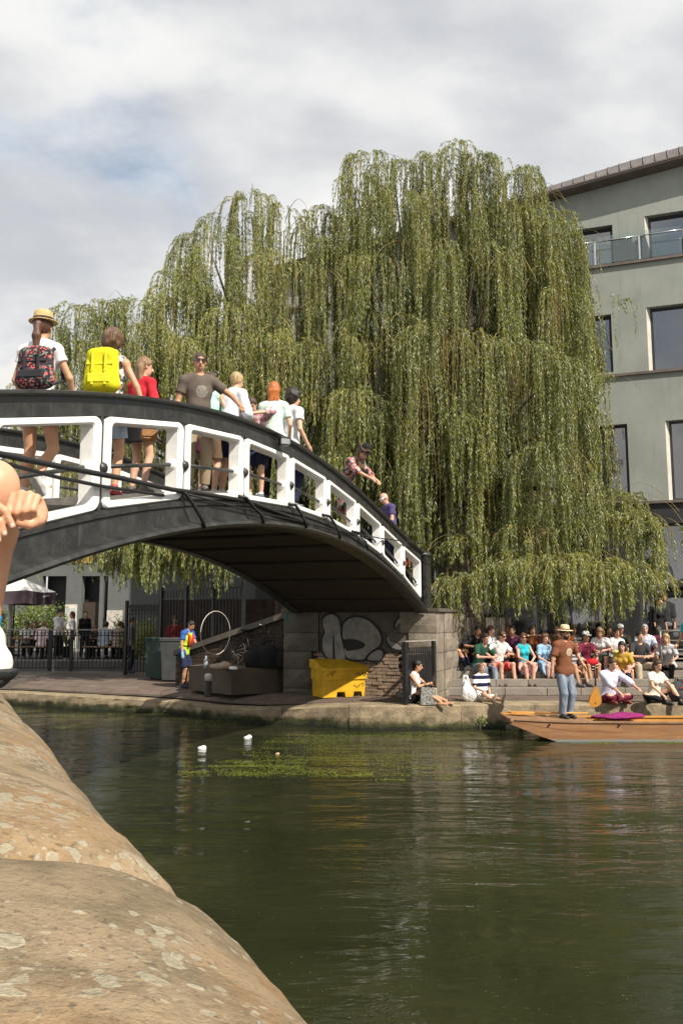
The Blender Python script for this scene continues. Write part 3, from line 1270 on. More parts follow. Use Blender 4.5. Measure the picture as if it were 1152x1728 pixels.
def wall_piece(t0, t1, za, zb, name='wall'):
    """za, zb: heights, zb may be a function of t"""
    f = zb if callable(zb) else (lambda _t: zb)
    m = MB()
    m.prism([(t0, za), (t1, za), (t1, f(t1)), (t0, f(t0))], FD, (0, 0, 1), -FN, (0, 0, 0), 0, DEP)
    return m.build(name, m_low if zb is Z1 or (callable(zb) is False and zb <= Z1 and za < Z1) or (za < Z1 - .5 and callable(zb)) else m_render, office)


for (za, zb, ops) in rows_w:
    ops = sorted(ops)
    za_ = za
    top = (lambda t_: eave(t_)) if zb is None else (lambda t_, z_=zb: z_)
    edge = TR
    for (a, b, c, d) in ops:
        wall_piece(edge, a, za_, top)
        wall_piece(a, b, d, top)
        if c - za_ > 0.02:
            wall_piece(a, b, za_, c)
        edge = b
        # reveal lining on the left jamb, glazing with its frame
        m = MB()
        m.prism([(b - .001, .003), (b - .001, DEP), (b - .14, DEP), (b - .13, DEP - .14)], FD, -FN, (0, 0, 1), (0, 0, 0), c + .001, d - .001)
        m.build('reveal', m_reveal if zb != Z1 else m_low, office)
        w = MB()
        q0 = [(a + .002, c + .002), (b - .132, c + .002), (b - .132, d - .002), (a + .002, d - .002)]
        q1 = [(a + .07, c + .07), (b - .202, c + .07), (b - .202, d - .07), (a + .07, d - .07)]
        w.ring(q0, q1, FD, (0, 0, 1), -FN, (0, 0, 0), DEP - 0.14, DEP - 0.05)
        fr = w.build('window', m_frame, office)
        n = 2 if b - a > 2.3 else 1
        for i in range(n):
            xa = a + .07 + (b - a - .272) * i / n
            xb = a + .07 + (b - a - .272) * (i + 1) / n
            g = MB()
            g.prism([(xa + .012, c + .072), (xb - .012, c + .072), (xb - .012, d - .072), (xa + .012, d - .072)], FD, (0, 0, 1), -FN, (0, 0, 0), DEP - 0.10, DEP - 0.08)
            g.build('pane', m_glass, fr)
            if i:
                g = MB()
                g.prism([(xa - .03, c + .073), (xa + .03, c + .073), (xa + .03, d - .073), (xa - .03, d - .073)], FD, (0, 0, 1), -FN, (0, 0, 0), DEP - 0.13, DEP - 0.06)
                g.build('glazing_bar', m_frame, fr)
    wall_piece(edge, TL, za_, top)
    if zb is not None:
        m = MB()
        m.prism([(TR, zb - 0.05), (TL, zb - 0.05), (TL, zb + 0.04), (TR, zb + 0.04)], FD, (0, 0, 1), FN, (0, 0, 0), 0.003, 0.10)
        m.build('string_course', m_band, office)
# dark inside behind the glass
m = MB()
m.prism([(TR, .6), (TL, .6), (TL, eave(TL) - .2), (TR, eave(TR) - .2)], FD, (0, 0, 1), -FN, (0, 0, 0), DEP + 0.25, 7.0)
m.build('interior_core', M('dark_interior', (0.03, 0.03, 0.03), 0.9), office)
# eave: gutter, soffit and standing-seam roof rising behind it
OV = 0.62
rt = [TR + i * (TL - TR) / 24 for i in range(25)]
m = MB()
vs, fs = [], []
for t_ in rt:
    for (o, dz) in ((0.0, 0.0), (OV, 0.0), (OV, 0.05), (OV + .03, 0.06), (OV + 0.03, .11), (0.0, 0.14)):
        vs.append(FD * t_ + FN * o + Vector((0, 0, eave(t_) + dz)))
for i in range(24):
    for j in range(6):
        a, b = i * 6 + j, i * 6 + (j + 1) % 6
        fs.append((a, b, b + 6, a + 6))
fs += [tuple(range(6))[::-1], tuple(24 * 6 + j for j in range(6))]
m.add(vs, fs)
m.build('eaves', m_band, office)
for i in range(60):
    t0 = TR + i * 0.40
    t1 = t0 + 0.40
    rise = lambda q: 0.40 * max(0.2, min(1.0, (9.2 - q) / 9.0)) 
    m = MB()
    e = lambda q, o, z: FD * q + FN * o + Vector((0, 0, eave(q) + z))
    r0, r1 = rise(t0), rise(t1)
    m.add([e(t0, OV, .115), e(t1, OV, .115), e(t1, OV - .2, .115 + r1), e(t0, OV - .2, .115 + r0),
           e(t0, OV - .03, .11), e(t1, OV - .03, .11), e(t1, OV - .25, .10 + r1), e(t0, OV - .25, .10 + r0)],
          [(0, 1, 2, 3), (4, 7, 6, 5), (0, 4, 5, 1), (1, 5, 6, 2), (2, 6, 7, 3), (3, 7, 4, 0)])
    rp = m.build('roof_panel', m_roofm, office)
    m = MB()
    m.tube([e(t0, OV + .02, .12), e(t0, OV - .19, .13 + r0)], 0.022, 4)
    m.build('seam', m_roofm, rp)
m = MB()
e = lambda q, o, z: FD * q + FN * o + Vector((0, 0, eave(q) + z))
m.add([e(TR, OV - .22, .10 + rise(TR)), e(TL, OV - .22, .10 + rise(TL)), e(TL, -9, .5 + rise(TL)), e(TR, -9, .5 + rise(TR)), e(TR, OV - .22, .06), e(TL, OV - .22, .06), e(TL, -9, .06), e(TR, -9, .06)],
      [(0, 1, 2, 3), (4, 5, 6, 7), (0, 1, 5, 4), (1, 2, 6, 5), (2, 3, 7, 6), (3, 0, 4, 7)])
m.build('roof', m_roofm, office)
# end wall on the left
m = MB()
m.prism([(DEP, TOPZ - .1), (9, TOPZ - .1), (9, eave(TL)), (DEP, eave(TL))], -FN, (0, 0, 1), FD, (0, 0, 0), TL - DEP, TL - 0.002)
m.build('wall', m_render, office)

# glass balustrade along the upper string course
bal = thing('glass_balustrade', 'frameless glass balustrade with thin steel rail on the upper ledge of the grey building', 'balustrade', F0 + Vector((0, 0, Z3 + .05)))
t = NT('balustrade_glass')
gl = t.n('ShaderNodeBsdfGlossy')
gl.inputs['Roughness'].default_value = 0.03
tr = t.n('ShaderNodeBsdfTransparent')
tr.inputs['Color'].default_value = (0.86, 0.92, 0.91, 1)
fr_ = t.n('ShaderNodeFresnel')
fr_.inputs['IOR'].default_value = 1.5
mx = t.n('ShaderNodeMixShader')
t.l(t.math('ADD', fr_.outputs[0], 0.05), mx.inputs[0])
t.l(tr.outputs[0], mx.inputs[1])
t.l(gl.outputs[0], mx.inputs[2])
t.l(mx.outputs[0], t.out.inputs[0])
m_clear = t.m
tp = [ft(x, 420) for x in (1230, 1154, 1078, 1003, 930)]
HB = 1.02
for i, t_ in enumerate(tp):
    m = MB()
    c = FD * t_ + FN * 0.08
    m.box(c + Vector((0, 0, HB * .44)), (0.07, 0.05, HB * .88), Matrix.Rotation(math.atan2(FD.y, FD.x), 3, 'Z'), bev=.006)
    m.build('post', m_chrome, bal)
for a, b in zip(tp[:-1], tp[1:]):
    m = MB()
    m.prism([(a + .1, 0.03), (b - .1, 0.03), (b - .1, HB + .05), (a + .1, HB + .05)], FD, (0, 0, 1), FN, (0, 0, 0), 0.07, 0.084)
    m.build('pane', m_clear, bal)
    m = MB()
    m.tube([FD * (a + .05) + FN * .11 + Vector((0, 0, HB * .86)), FD * (b - .05) + FN * .11 + Vector((0, 0, HB * .86))], 0.022, 8)
    m.build('rail', m_chrome, bal)

# ------------------------------------------------------------------ cafe building far behind the railing
CF = Vector((-14.0, 41.0, PZ))
cafe = thing('cafe_building', 'grey rendered cafe front with dark openings and gold lettering behind the patio', 'building', CF)
m_crend = M('cafe_render', (0.115, 0.12, 0.115), 0.9, 0.12, 1, 0.1, coord='Position')
m_dark = M('dark_opening', (0.02, 0.02, 0.022), 0.5, 0.2, 2)


def cx(px, Y=41.0):
    return (px - 576) / FPX * Y * 1.005 - CF.x


def cz(py, Y=41.0):
    return at_depth(576, py, Y).z - PZ


def cwall(x0, x1, z0, z1, nm='wall', mat=None, d0=0.0, d1=0.5):
    m = MB()
    m.prism([(x0, z0), (x1, z0), (x1, z1), (x0, z1)], (1, 0, 0), (0, 0, 1), (0, 1, 0), (0, 0, 0), d0, d1)
    return m.build(nm, mat or m_crend, cafe)


zt = 9.5
zo = cz(972)
cwall(cx(-80), cx(76), 0, zt)
cwall(cx(76), cx(116), zo, zt)
cwall(cx(116), cx(142), 0, zt)
cwall(cx(142), cx(172), zo, zt)
cwall(cx(172), cx(178), 0, zt)
cwall(cx(178), cx(186), zo, zt)
cwall(cx(186), cx(560), 0, zt)
cwall(cx(74), cx(188), 0, zo + .1, 'doorway', m_dark, 0.9, 1.0)
dr = cwall(cx(143), cx(171), 0.02, cz(1016), 'door', M('door_brown', (.05, .035, .025), .5), 0.3, 0.36)
m = MB()
m.tube([(cx(146), .24, 1.0), (cx(146), .24, 1.5)], 0.02, 6)
m.build('handle', m_chrome, dr)
cwall(cx(116.5), cx(136), 0.03, cz(1020), 'menu_board', M('cream_board', (.55, .52, .45), .7), -0.06, -0.004)
cwall(cx(119), cx(133), cz(1050), cz(1026), 'menu_sheet', M('menu_paper', (.42, .44, .42), .7), -0.08, -0.062)
cwall(cx(186.5), cx(212), 0.03, cz(1030), 'plinth_panel', M('pale_stone', (.45, .42, .37), .8), -0.1, -0.004)
for i in range(16):
    xx = cx(118 + i * 4)
    cwall(xx, xx + .07, cz(935), cz(890), 'louvre', M('louvre_grey', (.22, .21, .2), .6), -0.08, -0.004)
fc = bpy.data.curves.new('gold_letters', 'FONT')
fc.body = 'SHAKA ZULU'
fc.size = 0.82
fc.extrude = 0.03
fo = bpy.data.objects.new('font_source', fc)
COL.objects.link(fo)
bpy.context.view_layer.update()
lm_ = bpy.data.meshes.new_from_object(fo.evaluated_get(bpy.context.evaluated_depsgraph_get()))
bpy.data.objects.remove(fo)
lm_.materials.clear()
fo = link('gold_letters', lm_, M('gold_letters', (0.62, 0.33, 0.05), 0.4, 0.1, 4), cafe)
xs_ = [v.co.x for v in lm_.vertices]
fo.location = (cx(112), -0.05, cz(950))
fo.rotation_euler = (math.pi / 2, 0, 0)
fo.scale = ((cx(159) - cx(112)) / (max(xs_) - min(xs_)), 0.72, 1)
sg = MB()
sg.box((cx(184), -0.35, cz(930)), (0.75, 0.12, 0.12), bev=.01)
sg.box((cx(184), -0.35, cz(940)), (0.30, 0.10, 0.55), bev=.01)
sg.build('hanging_sign', M('pale_blue_sign', (0.45, 0.62, 0.75), .5), cafe)
# ================================================================== WEEPING WILLOWS
def leaf_material(name, dark, mid, light):
    t = NT(name)
    a = t.n('ShaderNodeAttribute')
    a.attribute_name = 'tint'
    v = a.outputs['Fac']
    c = t.mix(t.ramp(v, 0.0, 0.55), dark, mid)
    c = t.mix(t.ramp(v, 0.55, 1.0), c, light)
    geo = t.n('ShaderNodeNewGeometry')
    c2 = t.mix(geo.outputs['Backfacing'], c, (0.235, 0.26, 0.13))
    b = t.n('ShaderNodeBsdfPrincipled')
    t.l(c2, b.inputs['Base Color'])
    b.inputs['Roughness'].default_value = 0.42
    b.inputs['Specular IOR Level'].default_value = 0.5
    tl = t.n('ShaderNodeBsdfTranslucent')
    t.l(t.mix(0.5, c, (0.26, 0.30, 0.03)), tl.inputs['Color'])
    mx = t.n('ShaderNodeMixShader')
    mx.inputs[0].default_value = 0.30
    t.l(b.outputs[0], mx.inputs[1])
    t.l(tl.outputs[0], mx.inputs[2])
    t.l(mx.outputs[0], t.out.inputs[0])
    return t.m


m_leaf = leaf_material('willow_leaf', (0.078, 0.108, 0.015), (0.240, 0.252, 0.034), (0.44, 0.40, 0.085))
m_leaf2 = leaf_material('willow_leaf_pale', (0.100, 0.134, 0.025), (0.270, 0.285, 0.046), (0.45, 0.415, 0.11))
m_twig = M('willow_twig', (0.27, 0.20, 0.065), 0.6, 0.3, 3)
m_bark = M('willow_bark', (0.085, 0.065, 0.045), 0.9, 0.4, 3, 0.9, 25)


def grow_willow(lobes, seed, dens=1.0):
    """lobes: (pixel x, pixel y of the top, depth, radius in px, pixel y of the strand ends, leafiness).
    Returns leaf verts/tints, twig paths; every strand starts on the dome of its lobe, arches out and hangs."""
    rg = np.random.default_rng(seed)
    LV, LT, TW, CEN = [], [], [], []
    for (px, pt, Y, rp, pb, *ex) in lobes:
        leafy = ex[0] if ex else 1.0
        m_px = Y / FPX
        r = rp * m_px * 1.0
        topc = at_depth(px, pt, Y)
        zb = at_depth(px, pb, Y).z
        CEN.append((topc.x, topc.y, topc.z - 0.55 * r, r))
        for _ in range(int(3 * (rp / 45.0) ** 2) if rp > 20 else 1):
            a_ = rg.uniform(0, 2 * np.pi)
            rad = np.array([np.cos(a_), np.sin(a_), 0])
            P = [np.array([topc.x, topc.y, topc.z - .45 * r]) + rad * r * .15]
            d = rad * .8 + np.array([0, 0, rg.uniform(.5, 1.0)])
            for k in range(16):
                d = d + np.array([0, 0, -.16]) + rg.normal(0, .07, 3)
                d = d / np.linalg.norm(d)
                P.append(P[-1] + d * .12 * (r + .2))
            TW.append((np.array(P), rg.uniform(.009, .02)))
        n = max(4, int(dens * 74 * (rp / 50.0) ** 1.25))
        ncl = max(2, n // 7)
        ca = rg.uniform(0, 2 * np.pi, ncl)
        cr = r * np.sqrt(rg.uniform(0.03, 1, ncl))
        cl = rg.uniform(0.25, 1.06, ncl)
        tint_c = rg.normal(0.42 + rg.normal(0, .10), 0.15, ncl)
        which = rg.integers(0, ncl, n)
        sx = cr[which] * np.cos(ca[which]) + rg.normal(0, 0.07, n)
        sy = cr[which] * np.sin(ca[which]) + rg.normal(0, 0.07, n)
        rho = np.hypot(sx, sy)
        q = np.clip(rho / r, 0, 1)
        sz = -r * 0.85 * (1 - np.sqrt(np.clip(1 - q * q * .92, 0, 1)))
        for i in range(n):
            start = np.array([topc.x + sx[i], topc.y + sy[i], topc.z + sz[i] - 0.12])
            rad = np.array([sx[i], sy[i], 0]) / (rho[i] + 1e-6)
            L = (start[2] - zb) * cl[which[i]] * rg.uniform(0.8, 1.05)
            L = max(L, 0.5)
            step = 0.10
            m = int(L / step) + 2
            tt = np.arange(m) * step
            tau = rg.uniform(0.16, 0.42)
            w = np.exp(-tt / tau)[:, None]
            d0 = rad * rg.uniform(.5, 1.0) + np.array([rg.normal(0, .25), rg.normal(0, .25), rg.uniform(.15, .8)])
            ph = rg.uniform(0, 6.28, 2)
            fq = rg.uniform(.5, 1.1, 2)
            sway = np.stack([np.sin(tt * fq[0] * 1.6 + ph[0]) * .07, np.sin(tt * fq[1] * 1.6 + ph[1]) * .07, np.zeros(m)], 1)
            d = d0[None] * w + np.array([0, 0, -1.0])[None] * (1 - w) + sway * (1 - w)
            d /= np.linalg.norm(d, axis=1)[:, None]
            P = start[None] + np.concatenate([np.zeros((1, 3)), np.cumsum(d[:-1] * step, 0)], 0)
            if rg.random() < 0.75 or leafy < .6:
                TW.append((P[::3] if m > 6 else P, 0.0048 if rg.random() < .9 else 0.009))
            # leaves
            nl = int(L * 62 * leafy * rg.uniform(.75, 1.1))
            if nl < 2:
                continue
            u = np.sort(rg.uniform(0.01, 1, nl) ** 0.85) * (m - 1.001)
            i0 = u.astype(int)
            f = (u - i0)[:, None]
            B = P[i0] * (1 - f) + P[i0 + 1] * f
            D = d[i0]
            az = rg.uniform(0, 2 * np.pi, nl)
            h = np.stack([np.cos(az), np.sin(az), np.zeros(nl)], 1)
            spread = rg.uniform(.25, 1.0, nl)[:, None]
            ax = D * 0.75 + h * spread + np.array([0, 0, -0.35])
            ax /= np.linalg.norm(ax, axis=1)[:, None]
            ln = rg.uniform(.06, .125, nl)[:, None]
            wd = rg.uniform(.0085, .0125, nl)[:, None]
            rnd = rg.normal(0, 1, (nl, 3))
            sd = np.cross(ax, rnd)
            sd /= np.linalg.norm(sd, axis=1)[:, None] + 1e-9
            mid = B + ax * ln * 0.42
            bend = np.array([0, 0, -.012])
            LV.append(np.stack([B, mid + sd * wd, B + ax * ln + bend, mid - sd * wd], 1).reshape(-1, 3))
            tn = np.clip(tint_c[which[i]] + rg.normal(0, .17, nl), 0, 1)
            LT.append(np.repeat(tn, 4))
    return np.concatenate(LV), np.concatenate(LT), TW, CEN


def twig_mesh(name, TW, mat, parent):
    V, Fs = [], []
    o = 0
    for P, r in TW:
        n = len(P)
        a = np.arange(3) * 2.0944
        ring = np.stack([np.cos(a), np.sin(a), np.zeros(3)], 1)
        taper = np.linspace(1, .45, n)[:, None, None] * r
        V.append((P[:, None, :] + ring[None] * taper).reshape(-1, 3))
        i = np.arange(n - 1)[:, None] * 3
        k = np.arange(3)[None]
        q = np.stack([i + k, i + (k + 1) % 3, i + 3 + (k + 1) % 3, i + 3 + k], 2).reshape(-1, 4) + o
        Fs.append(q)
        o += 3 * n
    return np_mesh(name, np.concatenate(V), np.concatenate(Fs), mat, parent)


def willow(label, base, fork, lobes, seed, mat, dens=1.0, voids=()):
    root = thing('weeping_willow', label, 'tree', base)
    lv, lt, tw, cen = grow_willow(lobes, seed, dens)
    b = Vector(base)
    keep = np.ones(len(lv) // 4, bool)
    c4 = lv.reshape(-1, 4, 3)[:, 0]
    rv = np.random.default_rng(seed + 50)
    for (vx, vy, rx, ry, vY) in voids:      # hollows between the curtains, running into the crown
        vc = at_depth(vx, vy, vY)
        q = ((c4[:, 0] - vc.x) / (rx * vY / FPX)) ** 2 + ((c4[:, 1] - vc.y) / 2.6) ** 2 + ((c4[:, 2] - vc.z) / (ry * vY / FPX)) ** 2
        keep &= ~((q < 1) & (rv.random(len(keep)) < 0.93 * np.clip(1.6 * (1 - q), 0, 1)))
    lv = lv.reshape(-1, 4, 3)[keep].reshape(-1, 3)
    lt = lt.reshape(-1, 4)[keep].ravel()
    lv = lv - np.array(base)
    nf = len(lv) // 4
    crown = np_mesh('crown', lv, np.arange(nf * 4).reshape(nf, 4), mat, root, attr={'tint': lt})
    crown['kind'] = 'stuff'
    tg = twig_mesh('twigs', [(P - np.array(base), r) for P, r in tw], m_twig, root)
    tg['kind'] = 'stuff'
    # trunk and limbs
    m = MB()
    fk = Vector(fork) - b
    rr = random.Random(seed)
    pts, rads = [], []
    for i in range(9):
        f = i / 8
        pts.append(fk * f + Vector((math.sin(f * 4) * .12, math.cos(f * 3) * .1 - .1, 0)))
        rads.append(0.62 * (1 - f) ** 1.6 + 0.40 - 0.06 * f)
    m.tube(pts, rads, 12)
    m.build('trunk', m_bark, root)
    for (x, y, z, r) in cen:
        if z < fk.z + b.z - 1.0 or r < 0.45:
            continue
        e = Vector((x, y, z - r * .25)) - b
        s0 = fk * rr.uniform(.8, 1.0)
        h = e - s0
        mid = s0 + h * 0.5 + Vector((rr.uniform(-.3, .3), rr.uniform(-.3, .3), 0.12 * h.length))
        pp = []
        for i in range(10):
            f = i / 9
            p = s0 * (1 - f) ** 2 + mid * 2 * f * (1 - f) + e * f * f
            pp.append(p + Vector((rr.uniform(-.05, .05), rr.uniform(-.05, .05), rr.uniform(-.04, .04))) * (4 * f * (1 - f)))
        m = MB()
        m.tube(pp, [0.15 * (1 - i / 9) ** 1.1 + 0.014 for i in range(10)], 7)
        m.build('limb', m_bark, root)
    return root


big = [
    (625, 262, 25, 45, 560), (600, 300, 24.8, 42, 620), (665, 276, 26, 48, 560), (705, 268, 26, 45, 540), (742, 256, 25.5, 42, 520), (778, 240, 26, 20, 420), (772, 236, 26, 7, 330), (728, 258, 26, 7, 320), (895, 280, 25.6, 8, 360), (625, 256, 25.2, 8, 340), (800, 265, 25.5, 40, 560),
    (830, 276, 25, 46, 620), (884, 284, 25.5, 30, 560), (868, 300, 25, 45, 640), (560, 345, 25, 40, 640), (580, 400, 24.6, 48, 720), (912, 346, 25, 42, 700), (942, 380, 24.5, 38, 780), (660, 330, 24, 58, 640),
    (755, 320, 24, 58, 700), (850, 345, 24, 58, 740), (922, 380, 24.3, 42, 760), (895, 352, 24.6, 42, 720), (940, 432, 24.2, 38, 840), (962, 450, 24.3, 34, 880), (705, 400, 23.2, 55, 780), (800, 415, 23, 58, 860), (620, 430, 23.6, 50, 740), (890, 430, 23, 55, 880), (940, 485, 23.2, 42, 900),
    (976, 560, 23.4, 22, 860), (645, 520, 22.8, 55, 860), (725, 545, 22.2, 52, 940), (795, 560, 22, 46, 960), (862, 572, 22, 55, 970), (930, 600, 22, 50, 970), (965, 680, 22.2, 36, 960), (590, 565, 23, 46, 840),
    (760, 700, 21.6, 46, 985), (840, 720, 21.5, 46, 985), (912, 745, 21.5, 46, 985), (560, 660, 23.8, 50, 920), (640, 700, 23.2, 50, 960), (700, 780, 22.4, 42, 1000), (760, 860, 22.2, 40, 1010),
    (1005, 800, 21.4, 42, 985), (1045, 856, 21.3, 45, 1010), (1090, 862, 21.4, 42, 1010), (1122, 880, 21.6, 26, 985),
    (770, 965, 20.7, 42, 1066), (815, 948, 20.5, 42, 1062), (862, 938, 20.4, 44, 1050), (910, 932, 20.4, 46, 1052), (958, 928, 20.5, 46, 1074), (1004, 934, 20.5, 46, 1078), (1048, 946, 20.6, 42, 1056), (1090, 958, 20.8, 34, 1030), (1120, 968, 21, 18, 1010),
    (735, 985, 21.6, 26, 1050), (800, 900, 21.6, 50, 1010), (880, 880, 21.5, 50, 1010), (960, 880, 21.5, 50, 1010), (1036, 500, 23, 8, 610, .8), (1030, 632, 22.6, 16, 740, .7),
    (700, 900, 24.5, 60, 1050), (800, 800, 26, 90, 1050), (920, 800, 26, 90, 1050), (1020, 820, 25.5, 70, 1040), (720, 640, 26.5, 90, 1000), (840, 560, 27, 100, 940), (920, 560, 27, 60, 900), (640, 560, 27, 90, 940), (760, 430, 27, 90, 800), (870, 420, 27, 80, 800),
]
pale = [
    (92, 545, 23, 24, 690), (128, 513, 23, 36, 690), (172, 510, 23.2, 42, 700), (222, 508, 23.5, 42, 720), (262, 500, 24, 40, 720), (296, 462, 24.3, 34, 700), (320, 425, 24.6, 34, 680), (352, 384, 25, 42, 650), (386, 352, 25.4, 40, 600), (240, 600, 23, 44, 800), (424, 328, 25.5, 46, 600),
    (480, 352, 26, 52, 640), (530, 352, 26, 42, 660), (390, 405, 24, 56, 740), (460, 430, 24.2, 56, 760), (520, 455, 24, 52, 780), (330, 480, 23.6, 56, 740), (250, 545, 22.8, 50, 780), (185, 565, 22.8, 50, 760), (125, 575, 22.6, 40, 760),
    (400, 520, 23, 56, 820), (475, 560, 23, 56, 840), (545, 570, 23, 46, 840), (320, 572, 22.8, 56, 800), (430, 640, 22.6, 56, 860), (520, 660, 22.4, 56, 900), (600, 655, 22.4, 46, 920), (580, 760, 22.4, 42, 960),
    (110, 690, 24, 56, 880), (190, 690, 24, 56, 880), (270, 690, 24, 56, 900), (350, 700, 23.8, 56, 900), (440, 740, 23.8, 56, 930), (520, 780, 23.8, 50, 960), (60, 640, 24.5, 30, 860),
    (190, 890, 23.1, 40, 1004), (235, 876, 23.1, 44, 1016), (285, 870, 23.0, 46, 1020), (338, 874, 22.9, 44, 1018), (385, 884, 22.9, 40, 1004), (420, 900, 23.0, 30, 990),
    (205, 880, 22.8, 42, 1000), (258, 872, 22.7, 44, 1012), (312, 874, 22.6, 44, 1014), (362, 882, 22.6, 40, 1004), (404, 896, 22.8, 34, 990), (60, 900, 22.6, 40, 985, .25), (150, 905, 22.6, 40, 985, .35), (100, 700, 22.6, 40, 930, .3), (250, 700, 22.6, 44, 900, .7), (30, 720, 23, 40, 900, .5),
    (222, 850, 24, 46, 1005), (270, 838, 24, 52, 1008), (330, 842, 24, 52, 1012), (385, 850, 24.2, 46, 1000), (300, 880, 23.2, 40, 1010), (238, 890, 23.4, 36, 1016), (430, 880, 24.4, 40, 1000),
    (80, 740, 22.8, 36, 965, .22), (140, 790, 22.8, 40, 975, .22), (40, 860, 23, 36, 985, .3), (110, 860, 23.4, 40, 985, .25), (170, 850, 23.4, 34, 985, .4), (90, 620, 23.4, 26, 840, .6),
    (380, 560, 26.5, 90, 860), (460, 520, 26.8, 90, 860), (300, 620, 26, 80, 880), (200, 640, 25.5, 70, 880), (520, 600, 27, 80, 920),
]
willow('great weeping willow with long dark green curtains reaching down over the crowded steps', (3.4, 24.6, TOPZ - .1), (3.2, 24.5, 5.8), big, 11, m_leaf, 1.0, [(678, 430, 34, 40, 22.8), (760, 600, 26, 110, 22), (738, 800, 20, 120, 22), (872, 660, 22, 90, 21.8), (826, 860, 22, 80, 21.6), (940, 520, 20, 70, 23), (1040, 930, 34, 40, 21.2), (640, 640, 22, 90, 22.8), (900, 900, 30, 34, 21.2), (965, 780, 18, 100, 22), (800, 470, 22, 60, 22.8), (715, 690, 18, 80, 22), (1090, 1000, 22, 26, 21)])
willow('paler, lower weeping willow hanging down behind the arch of the footbridge', (-1.3, 26.0, GZ - .1), (-1.9, 25.4, 5.2), pale, 12, m_leaf2, 1.0, [(500, 520, 26, 60, 23.6), (545, 640, 20, 70, 22.4), (430, 480, 22, 50, 24), (360, 440, 20, 46, 24.4), (470, 620, 26, 34, 22.6), (290, 530, 18, 40, 23), (545, 470, 18, 50, 24)])
# ================================================================== SANDSTONE PARAPET WE LEAN ON
CA = Vector((-0.43, 0.903, 0)).normalized()          # along the coping, away from us
CQ = Vector((CA.y, -CA.x, 0))                        # across it, towards the water
t = NT('lichen_sandstone')
_p = t.coord('Position')
_a = t.noise(_p, 3.2, 5, 0.6)
_b = t.noise(_p, 22, 5, 0.65)
_g = t.noise(_p, 150, 3, 0.7)
c = t.mix(t.ramp(_a, 0.32, 0.68), (0.220, 0.170, 0.105), (0.312, 0.234, 0.148))
c = t.mix(t.ramp(_b, 0.40, 0.64, 0, 0.8), c, (0.150, 0.118, 0.074))
_o = t.noise(t.coord('Position', loc=(3.1, 1, 0)), 5.5, 5, 0.6)
c = t.mix(t.ramp(_o, 0.48, 0.68, 0, 0.65), c, (0.30, 0.175, 0.075))
c = t.mix(t.ramp(_g, 0.56, 0.70, 0, 0.75), c, (0.10, 0.08, 0.055))
# lichen: rounded pale rosettes in colonies, each with a lighter rim and a greyer heart
wob = t.n('ShaderNodeVectorMath', operation='MULTIPLY_ADD')
t.l(t.noise(_p, 85, 4, 0.65, out='Color'), wob.inputs[0])
wob.inputs[1].default_value = (0.012, 0.012, 0.012)
t.l(_p, wob.inputs[2])
colony = t.ramp(t.noise(t.coord('Position', loc=(0.3, 2.2, 0)), 5.3, 4, 0.6), 0.40, 0.60)


def rosettes(scale, rad, lo):
    v = t.n('ShaderNodeTexVoronoi', feature='F1')
    t.l(wob.outputs[0], v.inputs['Vector'])
    v.inputs['Scale'].default_value = scale
    v.inputs['Randomness'].default_value = 0.9
    sp = t.n('ShaderNodeSeparateColor')
    t.l(v.outputs['Color'], sp.inputs[0])
    lim = t.math('MULTIPLY', t.math('MULTIPLY', colony, rad), t.ramp(sp.outputs[0], lo, 0.95, 0.0, 1.0))
    e = t.math('SUBTRACT', lim, v.outputs['Distance'])
    return t.ramp(e, -0.02, 0.08), t.ramp(e, 0.05, 0.16), sp.outputs[1]


l1, i1, r1 = rosettes(56, 0.62, 0.30)
l2, i2, r2 = rosettes(105, 0.60, 0.25)
l3, i3, r3 = rosettes(190, 0.55, 0.35)
_k = t.noise(_p, 240, 4, 0.7)
lc = t.mix(r1, (0.33, 0.30, 0.215), (0.43, 0.395, 0.30))
lcore = t.mix(t.ramp(_k, .35, .65), (0.235, 0.20, 0.13), (0.36, 0.32, 0.235))
lich = t.mix(t.math('MULTIPLY', i1, 0.85), lc, lcore)
lich2 = t.mix(t.math('MULTIPLY', i2, 0.8), lc, lcore)
c = t.mix(t.math('MULTIPLY', l3, 0.45), c, lc)
c = t.mix(t.math('MULTIPLY', l2, 0.75), c, lich2)
c = t.mix(t.math('MULTIPLY', l1, 0.85), c, lich)
c = t.mix(t.math('MULTIPLY', t.ramp(_k, .5, .72), .30), c, (0.10, 0.08, 0.055))
h = t.math('ADD', t.math('MULTIPLY', _b, 0.8), t.math('MULTIPLY', _g, 0.45))
h = t.math('ADD', h, t.math('MULTIPLY', l1, 0.22))
m_sand = t.done(c, 0.93, 0, t.bump(t.math('ADD', h, t.math('MULTIPLY', _k, .5)), 0.8, 0.006), 0.15)
m_wallst = stone_mat('parapet_stone', (0.24, 0.20, 0.15), 0.28, 0.3, 0.7, 3)
CROWN = 2.112
para = thing('stone_parapet', 'rounded sandstone parapet crusted with pale lichen in the foreground', 'parapet', (0, 0, 0))


